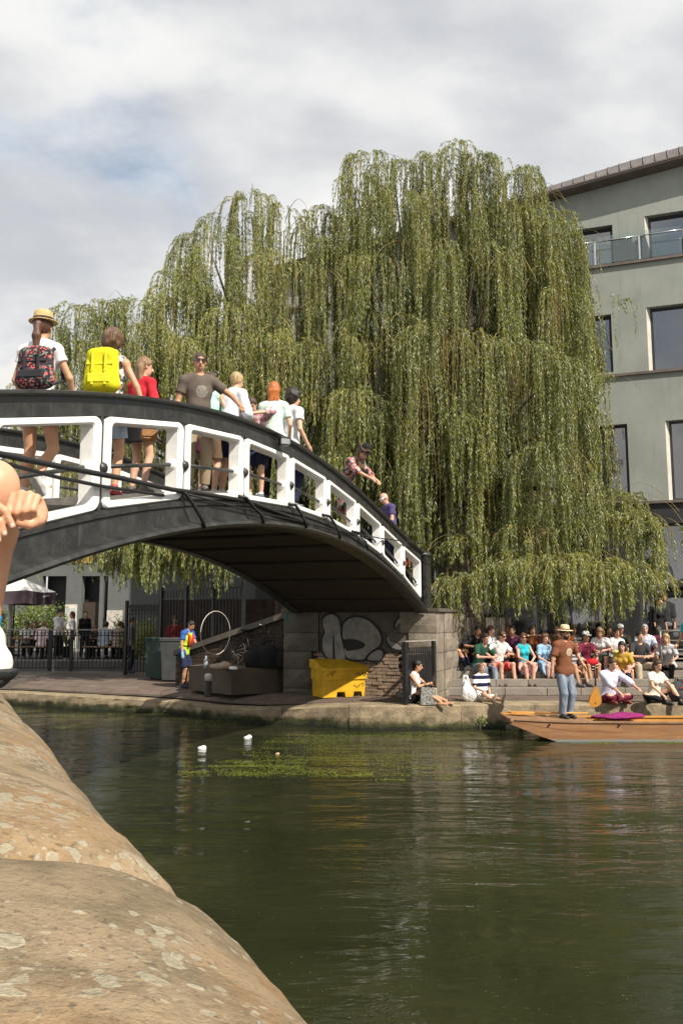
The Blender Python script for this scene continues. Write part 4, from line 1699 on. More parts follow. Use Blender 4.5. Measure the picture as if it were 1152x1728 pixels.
def coping(t0, t1, a, b, q0, seed, name='coping_stone', lift=0.0):
    nl = max(8, int((t1 - t0) / 0.018))
    na = 56
    V = np.zeros((nl + 1, na + 1, 3))
    for i in range(nl + 1):
        tt = t0 + (t1 - t0) * i / nl
        ed = min(tt - t0, t1 - tt)
        rnd = 0.012 * max(0.0, 1 - ed / 0.045) ** 2          # weathered arris at the joint
        for j in range(na + 1):
            th = math.pi * (1.10 - 1.20 * j / na)
            ct, st = math.cos(th), math.sin(th)
            e = 0.80
            x = abs(ct) ** e * (1 if ct > 0 else -1) * a
            z = abs(st) ** e * (1 if st > 0 else -1) * b
            p = CA * tt + CQ * (q0 + x) + Vector((0, 0, CROWN - b + z))
            nn = Vector((CQ.x * ct / a, CQ.y * ct / a, st / b)).normalized()
            d = noise.noise(p * 3.1 + Vector((seed, 0, 0))) * .004 + noise.noise(p * 11 + Vector((seed, 3, 0))) * .0035 + noise.noise(p * 37) * .0018 + noise.noise(p * 95) * .0008 - rnd * (2.2 if ct > .35 else 1.0) + lift * max(0.0, ct) * (1.0 + 0.9 * max(0.0, 1 - (tt - t0) / .25))
            V[i, j] = p + nn * d
    idx = np.arange((nl + 1) * (na + 1)).reshape(nl + 1, na + 1)
    Fq = np.stack([idx[:-1, :-1], idx[:-1, 1:], idx[1:, 1:], idx[1:, :-1]], 2).reshape(-1, 4)
    o = np_mesh(name, V.reshape(-1, 3), Fq, m_sand, para, smooth=True)
    # ends
    for i in (0, nl):
        pass
    bm = bmesh.new()
    bm.from_mesh(o.data)
    bm.verts.ensure_lookup_table()
    bmesh.ops.contextual_create(bm, geom=[bm.verts[k] for k in idx[0]])
    bmesh.ops.contextual_create(bm, geom=[bm.verts[k] for k in idx[-1]])
    bmesh.ops.recalc_face_normals(bm, faces=bm.faces)
    bm.to_mesh(o.data)
    bm.free()
    return o


TJ = 0.605
coping(-1.6, TJ - 0.004, 0.282, 0.152, -0.076, 5.0)
coping(TJ + 0.004, 1.62, 0.262, 0.152, -0.087, 9.0, lift=.009)
coping(1.632, 3.1, 0.262, 0.15, -0.087, 13.0)
coping(3.112, 4.5, 0.262, 0.15, -0.087, 17.0)
# coursed stone wall below, down into the water
m = MB()
m.prism([(-0.25, -1.6), (0.14, -1.6), (0.14, 5.6), (-0.25, 5.6)], CQ, CA, (0, 0, 1), (0, 0, 0), -0.6, 1.95)
m.build('core', m_wallst, para)
z = -0.1
rw = 0
CRZ = math.atan2(CQ.y, CQ.x) + math.pi / 2
while z < 1.8:
    x = -1.6 + (0.35 if rw % 2 else 0)
    while x < 5.5:
        L = random.uniform(.6, .9)
        c = CA * (x + L / 2) + CQ * (0.14 + 0.02)
        rough_block('stone', (L - .012, 0.12, 0.328), m_wallst, para, Vector((c.x, c.y, z)), CRZ, 900 + rw * 20 + int(x * 3), 0.02, 3, 2)
        x += L
    z += 0.34
    rw += 1
# our own bank behind the parapet
m = MB()
m.prism([(-0.25, -8), (-0.25, 8), (-30, 8), (-30, -8)], CQ, CA, (0, 0, 1), (0, 0, 0), -0.5, 1.05)
o = m.build('near_bank', m_ground)
o['kind'] = 'structure'
# ================================================================== PEOPLE: bodies and clothes grown as one smooth surface each
def surface_nets(F, org, h):
    """closed smooth surface of the field F < 0 on a regular grid"""
    S = F < 0
    nx, ny, nz = F.shape
    cnt = np.zeros((nx - 1, ny - 1, nz - 1), np.int8)
    for i in (0, 1):
        for j in (0, 1):
            for k in (0, 1):
                cnt += S[i:nx - 1 + i, j:ny - 1 + j, k:nz - 1 + k]
    act = (cnt > 0) & (cnt < 8)
    idx = np.full(act.shape, -1, np.int32)
    I = np.argwhere(act)
    if len(I) == 0:
        return None
    idx[act] = np.arange(len(I))
    acc = np.zeros((len(I), 3))
    num = np.zeros(len(I))
    C = [(i, j, k) for i in (0, 1) for j in (0, 1) for k in (0, 1)]
    vals = {c: F[I[:, 0] + c[0], I[:, 1] + c[1], I[:, 2] + c[2]] for c in C}
    for a in C:
        for ax in range(3):
            if a[ax] == 0:
                b = list(a)
                b[ax] = 1
                b = tuple(b)
                va, vb = vals[a], vals[b]
                cr = (va < 0) != (vb < 0)
                t = np.where(cr, va / np.where(cr, va - vb, 1), 0)
                p = np.array(a, float)[None].repeat(len(I), 0)
                p[:, ax] += t
                acc += p * cr[:, None]
                num += cr
    V = (I + acc / num[:, None]) * h + np.asarray(org)
    quads = []
    for ax in range(3):
        o1, o2 = (ax + 1) % 3, (ax + 2) % 3
        sl0 = [slice(None)] * 3
        sl1 = [slice(None)] * 3
        sl0[ax] = slice(0, -1)
        sl1[ax] = slice(1, None)
        A, B = S[tuple(sl0)], S[tuple(sl1)]
        E = np.argwhere(A != B)
        ok = (E[:, o1] > 0) & (E[:, o2] > 0) & (E[:, o1] < F.shape[o1] - 1) & (E[:, o2] < F.shape[o2] - 1)
        E = E[ok]
        if len(E) == 0:
            continue
        u1 = np.zeros(3, int)
        u1[o1] = 1
        u2 = np.zeros(3, int)
        u2[o2] = 1
        q = [E - u1 - u2, E - u2, E, E - u1]
        Q = np.stack([idx[c[:, 0], c[:, 1], c[:, 2]] for c in q], 1)
        fl = ~A[E[:, 0], E[:, 1], E[:, 2]]
        Q[fl] = Q[fl][:, ::-1]
        quads.append(Q)
    return V, np.concatenate(quads)


class Field:
    """union of rounded limbs; each is only worked out near itself"""

    def __init__(self, lo, hi, h):
        self.h = h
        self.lo = np.asarray(lo, float)
        n = np.ceil((np.asarray(hi) - self.lo) / h).astype(int) + 1
        self.ax = [self.lo[i] + np.arange(n[i]) * h for i in range(3)]
        self.F = np.full(tuple(n), 0.2, np.float32)

    def block(self, lo, hi):
        sl = []
        for i in range(3):
            a = int(max(0, math.floor((lo[i] - self.lo[i]) / self.h)))
            b = int(min(len(self.ax[i]), math.ceil((hi[i] - self.lo[i]) / self.h) + 1))
            if b <= a:
                return None, None
            sl.append(slice(a, b))
        X, Y, Z = np.meshgrid(*[self.ax[i][sl[i]] for i in range(3)], indexing='ij', sparse=True)
        return tuple(sl), (X, Y, Z)

    def smin(self, sl, d, k):
        f = self.F[sl]
        if k <= 0:
            np.minimum(f, d, out=f)
            return
        hh = np.clip(0.5 + 0.5 * (f - d) / k, 0, 1)
        self.F[sl] = f * (1 - hh) + d * hh - k * hh * (1 - hh)

    def cone(self, a, b, ra, rb, k=0.02, flat=None, t1=1.0, t0=0.0):
        """tapered limb; flat = (axis, factor) squeezes it along an axis; t0/t1 cut it square"""
        a, b = np.asarray(a, float), np.asarray(b, float)
        m = max(ra, rb) + k + 2 * self.h
        sl, P = self.block(np.minimum(a, b) - m, np.maximum(a, b) + m)
        if sl is None:
            return
        X, Y, Z = P[0] - a[0], P[1] - a[1], P[2] - a[2]
        ab = b - a
        if flat is not None:
            n, f = np.asarray(flat[0], float), flat[1]
            w = (X * n[0] + Y * n[1] + Z * n[2]) * (f - 1)
            X, Y, Z = X + w * n[0], Y + w * n[1], Z + w * n[2]
            ab = ab + n * np.dot(ab, n) * (f - 1)
        L2 = max(1e-9, float(ab @ ab))
        tt = (X * ab[0] + Y * ab[1] + Z * ab[2]) / L2
        t = np.clip(tt, 0, 1)
        d = np.sqrt((X - t * ab[0]) ** 2 + (Y - t * ab[1]) ** 2 + (Z - t * ab[2]) ** 2) - (ra + (rb - ra) * t)
        if flat is not None:
            d = d / (0.5 + 0.5 * flat[1])
        if t1 < 1.0:
            d = np.maximum(d, (tt - t1) * math.sqrt(L2))
        if t0 > 0.0:
            d = np.maximum(d, (t0 - tt) * math.sqrt(L2))
        self.smin(sl, d.astype(np.float32), k)

    def ell(self, c, r, Rm=None, k=0.02, cut=False):
        c, r = np.asarray(c, float), np.asarray(r, float)
        m = r.max() + k + 2 * self.h
        sl, P = self.block(c - m, c + m)
        if sl is None:
            return
        X, Y, Z = P[0] - c[0], P[1] - c[1], P[2] - c[2]
        if Rm is not None:
            X, Y, Z = (X * Rm[0, 0] + Y * Rm[1, 0] + Z * Rm[2, 0], X * Rm[0, 1] + Y * Rm[1, 1] + Z * Rm[2, 1], X * Rm[0, 2] + Y * Rm[1, 2] + Z * Rm[2, 2])
        q = np.sqrt((X / r[0]) ** 2 + (Y / r[1]) ** 2 + (Z / r[2]) ** 2)
        d = ((q - 1) * r.min()).astype(np.float32)
        if cut:
            self.F[sl] = np.maximum(self.F[sl], -d)
        else:
            self.smin(sl, d, k)

    def plane(self, p, n):
        """keep only the side the normal points away from"""
        X, Y, Z = np.meshgrid(*self.ax, indexing='ij', sparse=True)
        d = (X - p[0]) * n[0] + (Y - p[1]) * n[1] + (Z - p[2]) * n[2]
        np.maximum(self.F, d, out=self.F)

    def ripple(self, amp, f, seed=0):
        X, Y, Z = np.meshgrid(*self.ax, indexing='ij', sparse=True)
        self.F += amp * (np.sin(X * f + seed) * np.sin(Y * f * 1.13 + seed * 2) + np.sin(Z * f * .9 + X * f * .5 + seed) * np.sin(Y * f * .8 - Z * f * .4)) * .6

    def mesh(self, name, mat, parent, S=1.0):
        # leave a closed shell at the grid border
        self.F[0], self.F[-1] = .1, .1
        self.F[:, 0], self.F[:, -1] = .1, .1
        self.F[:, :, 0], self.F[:, :, -1] = .1, .1
        r = surface_nets(self.F, self.lo, self.h)
        if r is None:
            return None
        return np_mesh(name, r[0] * S, r[1], mat, parent, smooth=True)


def ik(root, tgt, l1, l2, pole):
    root, tgt, pole = map(lambda v: np.asarray(v, float), (root, tgt, pole))
    d = tgt - root
    L = np.linalg.norm(d)
    mx = (l1 + l2) * 0.995
    if L > mx:
        tgt = root + d / L * mx
        d = tgt - root
        L = mx
    L = max(L, abs(l1 - l2) + 1e-3)
    u = d / np.linalg.norm(d)
    p = pole - u * (pole @ u)
    p = p / (np.linalg.norm(p) + 1e-9)
    a = (l1 * l1 - l2 * l2 + L * L) / (2 * L)
    hgt = math.sqrt(max(0, l1 * l1 - a * a))
    return root + u * a + p * hgt, tgt


def rot_axis(axis, deg):
    return np.array(Matrix.Rotation(R(deg), 3, Vector(axis)))


SKIN = {}


def skin(kind='fair'):
    c = {'fair': (0.56, 0.33, 0.22), 'tan': (0.47, 0.25, 0.15), 'pink': (0.58, 0.32, 0.24), 'brown': (0.22, 0.11, 0.06), 'warm': (0.52, 0.28, 0.165), 'fore': (0.6, 0.33, 0.2)}[kind]
    if kind not in SKIN:
        t = NT('skin_' + kind)
        v = t.coord('Object')
        a = t.noise(v, 7, 4, 0.6)
        cc = t.mix(t.ramp(a, .3, .7), sc(c, .88), sc(c, 1.1))
        SKIN[kind] = t.done(cc, 0.5, 0, None, 0.4, Subsurface_Weight=0.12, Subsurface_Radius=(0.02, 0.008, 0.004), Subsurface_Scale=0.3)
    return SKIN[kind]


def cloth(name, col, pattern=None, col2=None, scale=1.0):
    if name in MATS:
        return MATS[name]
    t = NT(name)
    v = t.coord('Object')
    wr = t.noise(v, 9, 4, 0.6)
    c = t.mix(t.ramp(wr, .3, .7), sc(col, .88), sc(col, 1.08))
    if pattern == 'floral':
        vo = t.voro(v, 26 * scale, out='Color')
        sp = t.n('ShaderNodeSeparateColor')
        t.l(vo, sp.inputs[0])
        c = t.mix(t.ramp(sp.outputs[0], .45, .6), c, col2)
        c = t.mix(t.ramp(sp.outputs[1], .74, .8), c, (0.55, 0.10, 0.10))
        c = t.mix(t.ramp(sp.outputs[2], .84, .9), c, (0.16, 0.25, 0.18))
    elif pattern == 'specks':
        n = t.noise(v, 38 * scale, 3, .6)
        c = t.mix(t.ramp(n, .5, .62), c, col2)
    elif pattern == 'stripes':
        s = t.n('ShaderNodeSeparateXYZ')
        t.l(v, s.inputs[0])
        w = t.math('SINE', t.math('MULTIPLY', s.outputs[2], 42.0 * scale))
        c = t.mix(t.ramp(w, -.05, .05), c, col2)
    elif pattern == 'plaid':
        s = t.n('ShaderNodeSeparateXYZ')
        t.l(v, s.inputs[0])
        w1 = t.ramp(t.math('SINE', t.math('MULTIPLY', s.outputs[2], 95.0 * scale)), -.1, .1)
        w2 = t.ramp(t.math('SINE', t.math('MULTIPLY', s.outputs[0], 95.0 * scale)), -.1, .1)
        c = t.mix(t.math('MULTIPLY', t.math('ADD', w1, w2), .5), c, col2)
    elif pattern == 'print':
        # pale printed roundel on the chest
        d = t.n('ShaderNodeVectorMath', operation='DISTANCE')
        t.l(v, d.inputs[0])
        d.inputs[1].default_value = (0.035, -0.16, 1.27)
        n = t.noise(v, 45, 3, .6)
        c = t.mix(t.math('MULTIPLY', t.ramp(d.outputs['Value'], .088, .07), t.ramp(n, .35, .5)), c, col2)
    elif pattern == 'denim':
        n = t.noise(t.coord('Object', (4, 4, 1)), 4 * scale, 4, .65)
        c = t.mix(t.ramp(n, .35, .7), c, col2)
    h = t.math('ADD', t.math('MULTIPLY', wr, 1.0), t.math('MULTIPLY', t.noise(v, 28, 3, .5), .4))
    MATS[name] = t.done(c, 0.85, 0, t.bump(h, 0.22, 0.03), 0.2)
    return MATS[name]


HAIRM = {}


def hairm(kind):
    c = {'dark': (0.018, 0.012, 0.009), 'brown': (0.055, 0.028, 0.014), 'auburn': (0.085, 0.035, 0.018), 'chestnut': (0.11, 0.06, 0.03), 'lightbrown': (0.20, 0.115, 0.055), 'blond': (0.36, 0.25, 0.12), 'ginger': (0.40, 0.115, 0.022), 'grey': (0.3, 0.29, 0.28)}[kind]
    if kind not in HAIRM:
        t = NT('hair_' + kind)
        n = t.noise(t.coord('Object', (60, 60, 9)), 1.0, 3, .6)
        cc = t.mix(t.ramp(n, .3, .7), sc(c, .6), sc(c, 1.5))
        HAIRM[kind] = t.done(cc, 0.42, 0, t.bump(n, .7, .02), 0.45)
    return HAIRM[kind]


NPERS = [0]


def person(label, pos, rz=0.0, H=1.72, sex='m', pose=None, top=None, bottom=None, shoes=(0.10, 0.09, 0.08), hair=('short', 'brown'), sk='fair', hat=None,
           glasses=False, group=None, h=0.0135, head=(0, 0), extra=None, beard=None, slim=1.0, hands=True, cat='person', socks=None, fingers=True):
    """top = (material, sleeve fraction 0..2, looseness, kind); bottom = (kind, material, leg fraction 0..2, looseness)
    built in the figure's own frame: facing -y, left hand at +x, 1.75 m tall before scaling"""
    NPERS[0] += 1
    P = dict(hip=(0, 0, 0.93), lean=3, side=0, twist=0, hl=None, hr=None, fl=(0.10, 0.0, 0.085), fr=(-0.10, 0.0, 0.085), kl=(0.15, -1, 0), kr=(-0.15, -1, 0), el=(0.5, 1, -0.2), er=(-0.5, 1, -0.2), toe=(0, -1, 0))
    P.update(pose or {})
    S = H / 1.75
    f = sex == 'f'
    hip = np.array(P['hip'], float)
    Rb = rot_axis((0, 0, 1), P['twist']) @ rot_axis((1, 0, 0), P['lean']) @ rot_axis((0, 1, 0), P['side'])
    Rp = rot_axis((1, 0, 0), P['lean'] * .55) @ rot_axis((0, 1, 0), P['side'] * .5)
    up, fw, lf = Rb[:, 2], -Rb[:, 1], Rb[:, 0]
    ub = Rp[:, 2]
    waist = hip + ub * 0.17
    chest = waist + (up * .6 + ub * .4) * 0.22
    neck = chest + up * 0.17 + fw * 0.0
    shw = (0.158 if f else 0.182) * (0.5 + .5 * slim)
    sh = {1: neck + lf * shw - up * 0.062, -1: neck - lf * shw - up * 0.062}
    Rh = Rb @ rot_axis((0, 0, 1), head[1]) @ rot_axis((1, 0, 0), head[0] - P['lean'] * .45)
    hu, hf, hr_ = Rh[:, 2], -Rh[:, 1], Rh[:, 0]
    hc = neck + up * 0.075 + hu * 0.105 + hf * 0.022
    if P['hl'] is None:
        P['hl'] = sh[1] + lf * .05 - np.array([0, 0, .53]) + fw * .06
    if P['hr'] is None:
        P['hr'] = sh[-1] - lf * .05 - np.array([0, 0, .53]) + fw * .06
    elb, wri, hips, kne, ank = {}, {}, {}, {}, {}
    for s, hk, ek, fk, kk in ((1, 'hl', 'el', 'fl', 'kl'), (-1, 'hr', 'er', 'fr', 'kr')):
        elb[s], wri[s] = ik(sh[s], P[hk], 0.285, 0.255, P[ek])
        hips[s] = hip + Rp[:, 0] * 0.088 * s - ub * 0.02
        kne[s], ank[s] = ik(hips[s], P[fk], 0.43, 0.415, P[kk])
    toe = {s: np.array(P.get('toe%s' % ('l' if s > 0 else 'r'), P['toe']), float) for s in (1, -1)}
    for s in toe:
        toe[s] = toe[s] / np.linalg.norm(toe[s])
    pts = [hip, waist, chest, neck, hc + hu * .16, hc - hf * .1, hc + hf * .12] + list(sh.values()) + list(elb.values()) + list(wri.values()) + list(kne.values()) + list(ank.values()) + [ank[s] + toe[s] * .2 for s in (1, -1)]
    lo = np.min(pts, 0) - 0.20
    hi = np.max(pts, 0) + 0.20
    root = thing('person', label, cat, pos, R(rz), group)
    dep = Rb[:, 1]
    g = 0.0

    def torso(F, inf=0.0, fat=1.0, k=.03):
        F.cone(hip - Rp[:, 0] * .065, hip + Rp[:, 0] * .065, .108 * fat + inf + (.012 if f else 0), .108 * fat + inf + (.012 if f else 0), k, (Rp[:, 1], 1.12))
        F.cone(hip, waist, .125 * fat * slim + inf, (.108 if f else .122) * fat * slim + inf, k + .01, (Rp[:, 1], 1.25))
        F.cone(waist, chest, (.108 if f else .124) * fat * slim + inf, (.125 if f else .145) * fat * slim + inf, k + .01, (dep, 1.32))
        F.cone(chest, chest + up * .08, (.125 if f else .148) * slim + inf, (.115 if f else .14) * slim + inf, k, (dep, 1.38))
        F.cone(sh[1] - up * .0, sh[-1], .050 + inf, .050 + inf, .03)
        F.cone(neck + up * .01, sh[1] + up * .01, .048 + inf * .8, .04 + inf, .03)
        F.cone(neck + up * .01, sh[-1] + up * .01, .048 + inf * .8, .04 + inf, .03)
        if f:
            for s in (1, -1):
                F.ell(chest + lf * .07 * s + fw * .082 - up * .0, (.062 + inf * .6,) * 3, None, .03)

    # ---- body
    B = Field(lo, hi, h)
    torso(B)
    for s in (1, -1):
        B.cone(sh[s], elb[s], .050 if not f else .042, .037 if not f else .032, .03)
        B.cone(elb[s], wri[s], .038 if not f else .033, .026 if not f else .022, .012)
        B.cone(hips[s], kne[s], (.083 if not f else .082) * (.4 + .6 * slim), .053, .03)
        mid = kne[s] * .62 + ank[s] * .38 - toe[s] * .012
        B.cone(kne[s], mid, .051, .051, .015)
        B.cone(mid, ank[s], .050, .034, .015)
        B.cone(ank[s] - toe[s] * .035 - np.array([0, 0, .05]) * (abs(toe[s][2]) < .5), ank[s] + toe[s] * .14 - np.array([0, 0, .055]) * (abs(toe[s][2]) < .5), .034, .030, .02)
        if hands:
            v = wri[s] - elb[s]
            v = v / np.linalg.norm(v)
            B.cone(wri[s], wri[s] + v * .075, .027, .030, .015)
    B.cone(neck - up * .02, hc - hu * .06, .054 if not f else .047, .05 if not f else .044, .025)
    Rhead = np.stack([hr_, -hf, hu], 1)
    B.ell(hc + hu * .022 - hf * .008, (.074, .092, .098), Rhead, .01)
    B.ell(hc - hu * .05 + hf * .022, (.056, .066, .068), Rhead, .025)
    B.cone(hc + hf * .084 + hu * .02, hc + hf * .106 - hu * .022, .010, .016, .010)
    for s in (1, -1):
        B.ell(hc + hr_ * .076 * s - hf * .005 - hu * .0, (.012, .022, .032), Rhead, .006)
    body = B.mesh('body', skin(sk), root, S)
    # five separate fingers on each hand, rooted inside the palm and part of the same mesh
    if hands and fingers:
        mb = MB()
        for s in (1, -1):
            v = wri[s] - elb[s]
            v = Vector(v / np.linalg.norm(v))
            side = v.cross(Vector((0, 0, 1)))
            side = side.normalized() if side.length > .1 else Vector((1, 0, 0))
            if abs(v.z) > .8:
                side = Vector((0, 1, 0))
            nn = side.cross(v).normalized()
            w0 = Vector(wri[s])
            curl = nn * (-1 if nn.dot(Vector((0, 0, 1))) > 0 else 1)
            if abs(v.z) > .8:
                curl = Vector((-s, 0, 0))
            for q, (o_, ln) in enumerate(((-.026, .068), (-.009, .078), (.009, .073), (.026, .058))):
                a = w0 + v * .072 + side * o_
                b_ = a + v * ln * .55 + curl * .008
                c_ = b_ + v * ln * .30 + curl * .028
                mb.tube([a * S, b_ * S, c_ * S], [.0095 * S, .0085 * S, .007 * S], 6)
            a = w0 + v * .02 - side * .024
            mb.tube([a * S, (a + v * .035 - side * .022 + curl * .01) * S, (a + v * .062 - side * .020 + curl * .02) * S], [.012 * S, .010 * S, .008 * S], 6)
        bm = bmesh.new()
        bm.from_mesh(body.data)
        me2 = bpy.data.meshes.new('t')
        me2.from_pydata(mb.v, [], mb.f)
        bm.from_mesh(me2)
        for fc_ in bm.faces:
            fc_.smooth = True
        bm.to_mesh(body.data)
        bm.free()
        bpy.data.meshes.remove(me2)
    # ---- face
    def bit(nm, c, r, mat, seg=8):
        m = MB()
        n = 5
        prof = [(math.sin(math.pi * i / n), -math.cos(math.pi * i / n)) for i in range(1, n)]
        vs, fs = [], []
        for (rr_, zz) in prof:
            for k in range(seg):
                a = 2 * math.pi * k / seg
                p = c + hr_ * r[0] * rr_ * math.cos(a) + hf * r[1] * rr_ * math.sin(a) + hu * r[2] * zz
                vs.append(p * S)
        for i in range(len(prof) - 1):
            for k in range(seg):
                fs.append((i * seg + k, i * seg + (k + 1) % seg, (i + 1) * seg + (k + 1) % seg, (i + 1) * seg + k))
        fs += [tuple(range(seg))[::-1], tuple((len(prof) - 1) * seg + k for k in range(seg))]
        m.add(vs, fs, True)
        return m.build(nm, mat, body, fix=False)

    yaw = rz + P['twist'] + head[1]
    facing = math.cos(R(yaw)) > -0.55
    if facing:
        if glasses:
            m = MB()
            for s in (1, -1):
                pass
            prof = [(-.074, -.02), (-.068, .062), (-.034, .082), (0, .086), (.034, .082), (.068, .062), (.074, -.02)]
            zt = [.012, .014, .016, .012, .016, .014, .012]
            zb = [.004, -.016, -.024, .004, -.024, -.016, .004]
            vs = []
            for (x, y), a, b_ in zip(prof, zt, zb):
                for (o_, zz) in ((.004, a), (.004, b_), (.013, b_), (.013, a)):
                    vs.append((hc + hr_ * x + hf * (y + o_ + .008) + hu * (zz + .028)) * S)
            fs = []
            for i in range(6):
                for k in range(4):
                    fs.append((i * 4 + k, i * 4 + (k + 1) % 4, i * 4 + 4 + (k + 1) % 4, i * 4 + 4 + k))
            fs += [(0, 1, 2, 3), (27, 26, 25, 24)]
            m.add(vs, fs)
            m.build('sunglasses', M('black_lens', (.008, .008, .009), .08, .1, 5, spec=.8) if glasses is True else glasses, root)
        else:
            for s in (1, -1):
                bit('eye', hc + hr_ * .031 * s + hf * .083 + hu * .022, (.013, .008, .007), M('eye_dark', (.03, .02, .016), .2, .1, 5))
                bit('eyebrow', hc + hr_ * .032 * s + hf * .086 + hu * .042, (.02, .006, .005), hairm('brown'))
        bit('mouth', hc + hf * .082 - hu * .055, (.024, .01, .008), M('lips', (.33, .12, .10), .5, .1, 5))

    # ---- clothes
    if top is not None:
        mat, sl_, loose, *tk = top
        T = Field(lo, hi, h)
        inf = .007 + loose * .8
        torso(T, inf + .006, 1.0, .03)
        for s in (1, -1):
            ra, rb = (.050, .038) if not f else (.043, .034)
            if sl_ > 0:
                a1 = min(1.0, sl_)
                T.cone(sh[s], elb[s], ra + inf, rb + inf + .014, .018, t1=a1 if sl_ < 1 else 1.0)
                if sl_ > 1:
                    T.cone(elb[s], wri[s], rb + inf, .027 + inf, .02, t1=min(.97, sl_ - 1))
        hemz = -.09 if not tk else tk[0]
        T.plane(hip + ub * hemz, -ub)
        # neckline
        T.ell(neck + up * .07 + fw * .03, (.075, .085, .085), None, cut=True)
        if sl_ <= 0:
            for s in (1, -1):
                T.ell(sh[s] + lf * s * .055, (.075, .09, .11), None, cut=True)
        T.ripple(.0045, 24, NPERS[0])
        T.mesh('shirt', mat, root, S)
    if bottom is not None:
        bk, mat, ln, loose = bottom
        T = Field(lo, hi, h)
        inf = .004
        T.cone(hip - Rp[:, 0] * .065, hip + Rp[:, 0] * .065, .108 + inf + (.012 if f else 0), .108 + inf + (.012 if f else 0), .02, (Rp[:, 1], 1.10))
        T.cone(hip, waist, .125 * slim + inf, .108 * slim + inf, .03, (Rp[:, 1], 1.24))
        inf = .008 + loose
        if bk == 'skirt':
            kc = (kne[1] + kne[-1]) / 2
            hw = np.linalg.norm(kne[1] - kne[-1]) / 2
            T.cone(hip, hip + (kc - hip) * ln, .145 + inf, .155 + hw * ln * .9 + inf, .02, (Rp[:, 1], 1.1), t1=.999)
        else:
            for s in (1, -1):
                a1 = min(1.0, ln)
                T.cone(hips[s] - ub * .03, kne[s], .080 + inf * .8, .056 + inf + (.014 if ln < 1 else .0), .025, t1=a1 if ln < 1 else 1.0)
                if ln > 1:
                    T.cone(kne[s], ank[s], .056 + inf, .042 + inf, .006, t1=min(.96, ln - 1))
        T.plane(waist - ub * .03, ub)
        T.ripple(.004, 20, NPERS[0] + 5)
        T.mesh('skirt' if bk == 'skirt' else ('trousers' if ln > 1.2 else 'shorts'), mat, root, S)
    if shoes is not None:
        smat = shoes if not isinstance(shoes, tuple) else M('shoe_%d_%d_%d' % tuple(int(x * 99) for x in shoes), shoes, .6, .2, 8)
        for s in (1, -1):
            c0 = ank[s]
            a = c0 - toe[s] * .045
            b = c0 + toe[s] * .155
            flatfoot = abs(toe[s][2]) < .5
            dn = np.array([0, 0, -.052]) if flatfoot else np.cross(np.cross(toe[s], (0, 0, 1)), toe[s]) * -.04
            T = Field(np.minimum(a, b) - .13, np.maximum(a, b) + .13, min(h, .014))
            T.cone(a + dn, b + dn, .043, .040, .02)
            T.cone(c0, c0 + toe[s] * .05 + dn * .8, .046, .042, .02)
            if flatfoot:
                T.plane((0, 0, c0[2] - .085), (0, 0, -1))
                T.plane((0, 0, c0[2] + .03), (0, 0, 1))
            else:
                T.plane(c0 - np.array([0, 0, 0]) + np.cross(np.cross(toe[s], (0, 0, 1)), toe[s]) * -.075, np.cross(np.cross(toe[s], (0, 0, 1)), toe[s]) * -1)
            T.mesh('shoe', smat, root, S)
    if socks is not None:
        for s in (1, -1):
            T = Field(ank[s] - .14, ank[s] + .2, min(h, .014))
            T.cone(ank[s] - (kne[s] - ank[s]) * .1, kne[s], .042, .06, .01, t1=.30)
            T.mesh('sock', socks, root, S)
    # ---- hair
    kind, hc_ = hair if hair else (None, None)
    if kind and kind != 'bald':
        T = Field(hc - .42, hc + .24, min(h, .015))
        hm = hairm(hc_)
        big_ = {'short': .012, 'crop': .008, 'curly': .038, 'long': .018, 'pony': .012, 'bob': .022, 'wavy': .03}[kind]
        T.ell(hc + hu * (.028 + big_ * .4) - hf * .014, (.076 + big_, .093 + big_, .099 + big_), Rhead, .01)
        # clear the face
        T.plane(hc + hf * (.052 if kind not in ('curly',) else .06) + hu * .045, (hf * .80 - hu * .60) / 1.0)
        T.plane(hc - hu * (.085 if kind in ('short', 'crop') else .10), -hu)
        if kind in ('long', 'wavy'):
            bk_ = hc - hf * .075 - hu * .02
            for s in (-1, 0, 1):
                T.cone(bk_ + hr_ * .045 * s, bk_ + hr_ * .055 * s - np.array([0, 0, .30]) + hf * (.0 if s == 0 else .02), .045, .028, .03)
        if kind == 'bob':
            for s in (-1, 0, 1):
                T.cone(hc - hf * .05 + hr_ * .055 * s, hc - hf * .05 + hr_ * .06 * s - hu * .13, .045, .035, .03)
        if kind == 'pony':
            T.cone(hc - hf * .10 + hu * .03, hc - hf * .125 - np.array([0, 0, .12]), .03, .04, .02)
            T.cone(hc - hf * .125 - np.array([0, 0, .12]), hc - hf * .11 - np.array([0, 0, .36]), .04, .02, .02)
        T.ripple({'curly': .012, 'wavy': .009}.get(kind, .0035), 55 if kind == 'curly' else 40, NPERS[0])
        T.mesh('hair', hm, root, S)
    if beard:
        T = Field(hc - .16, hc + .14, min(h, .012))
        T.ell(hc - hu * .065 + hf * .022, (.061, .072, .066), Rhead, .01)
        T.plane(hc - hu * .035, hu)
        T.plane(hc + hf * .0, -hf)
        T.mesh('beard', hairm(beard), root, S)
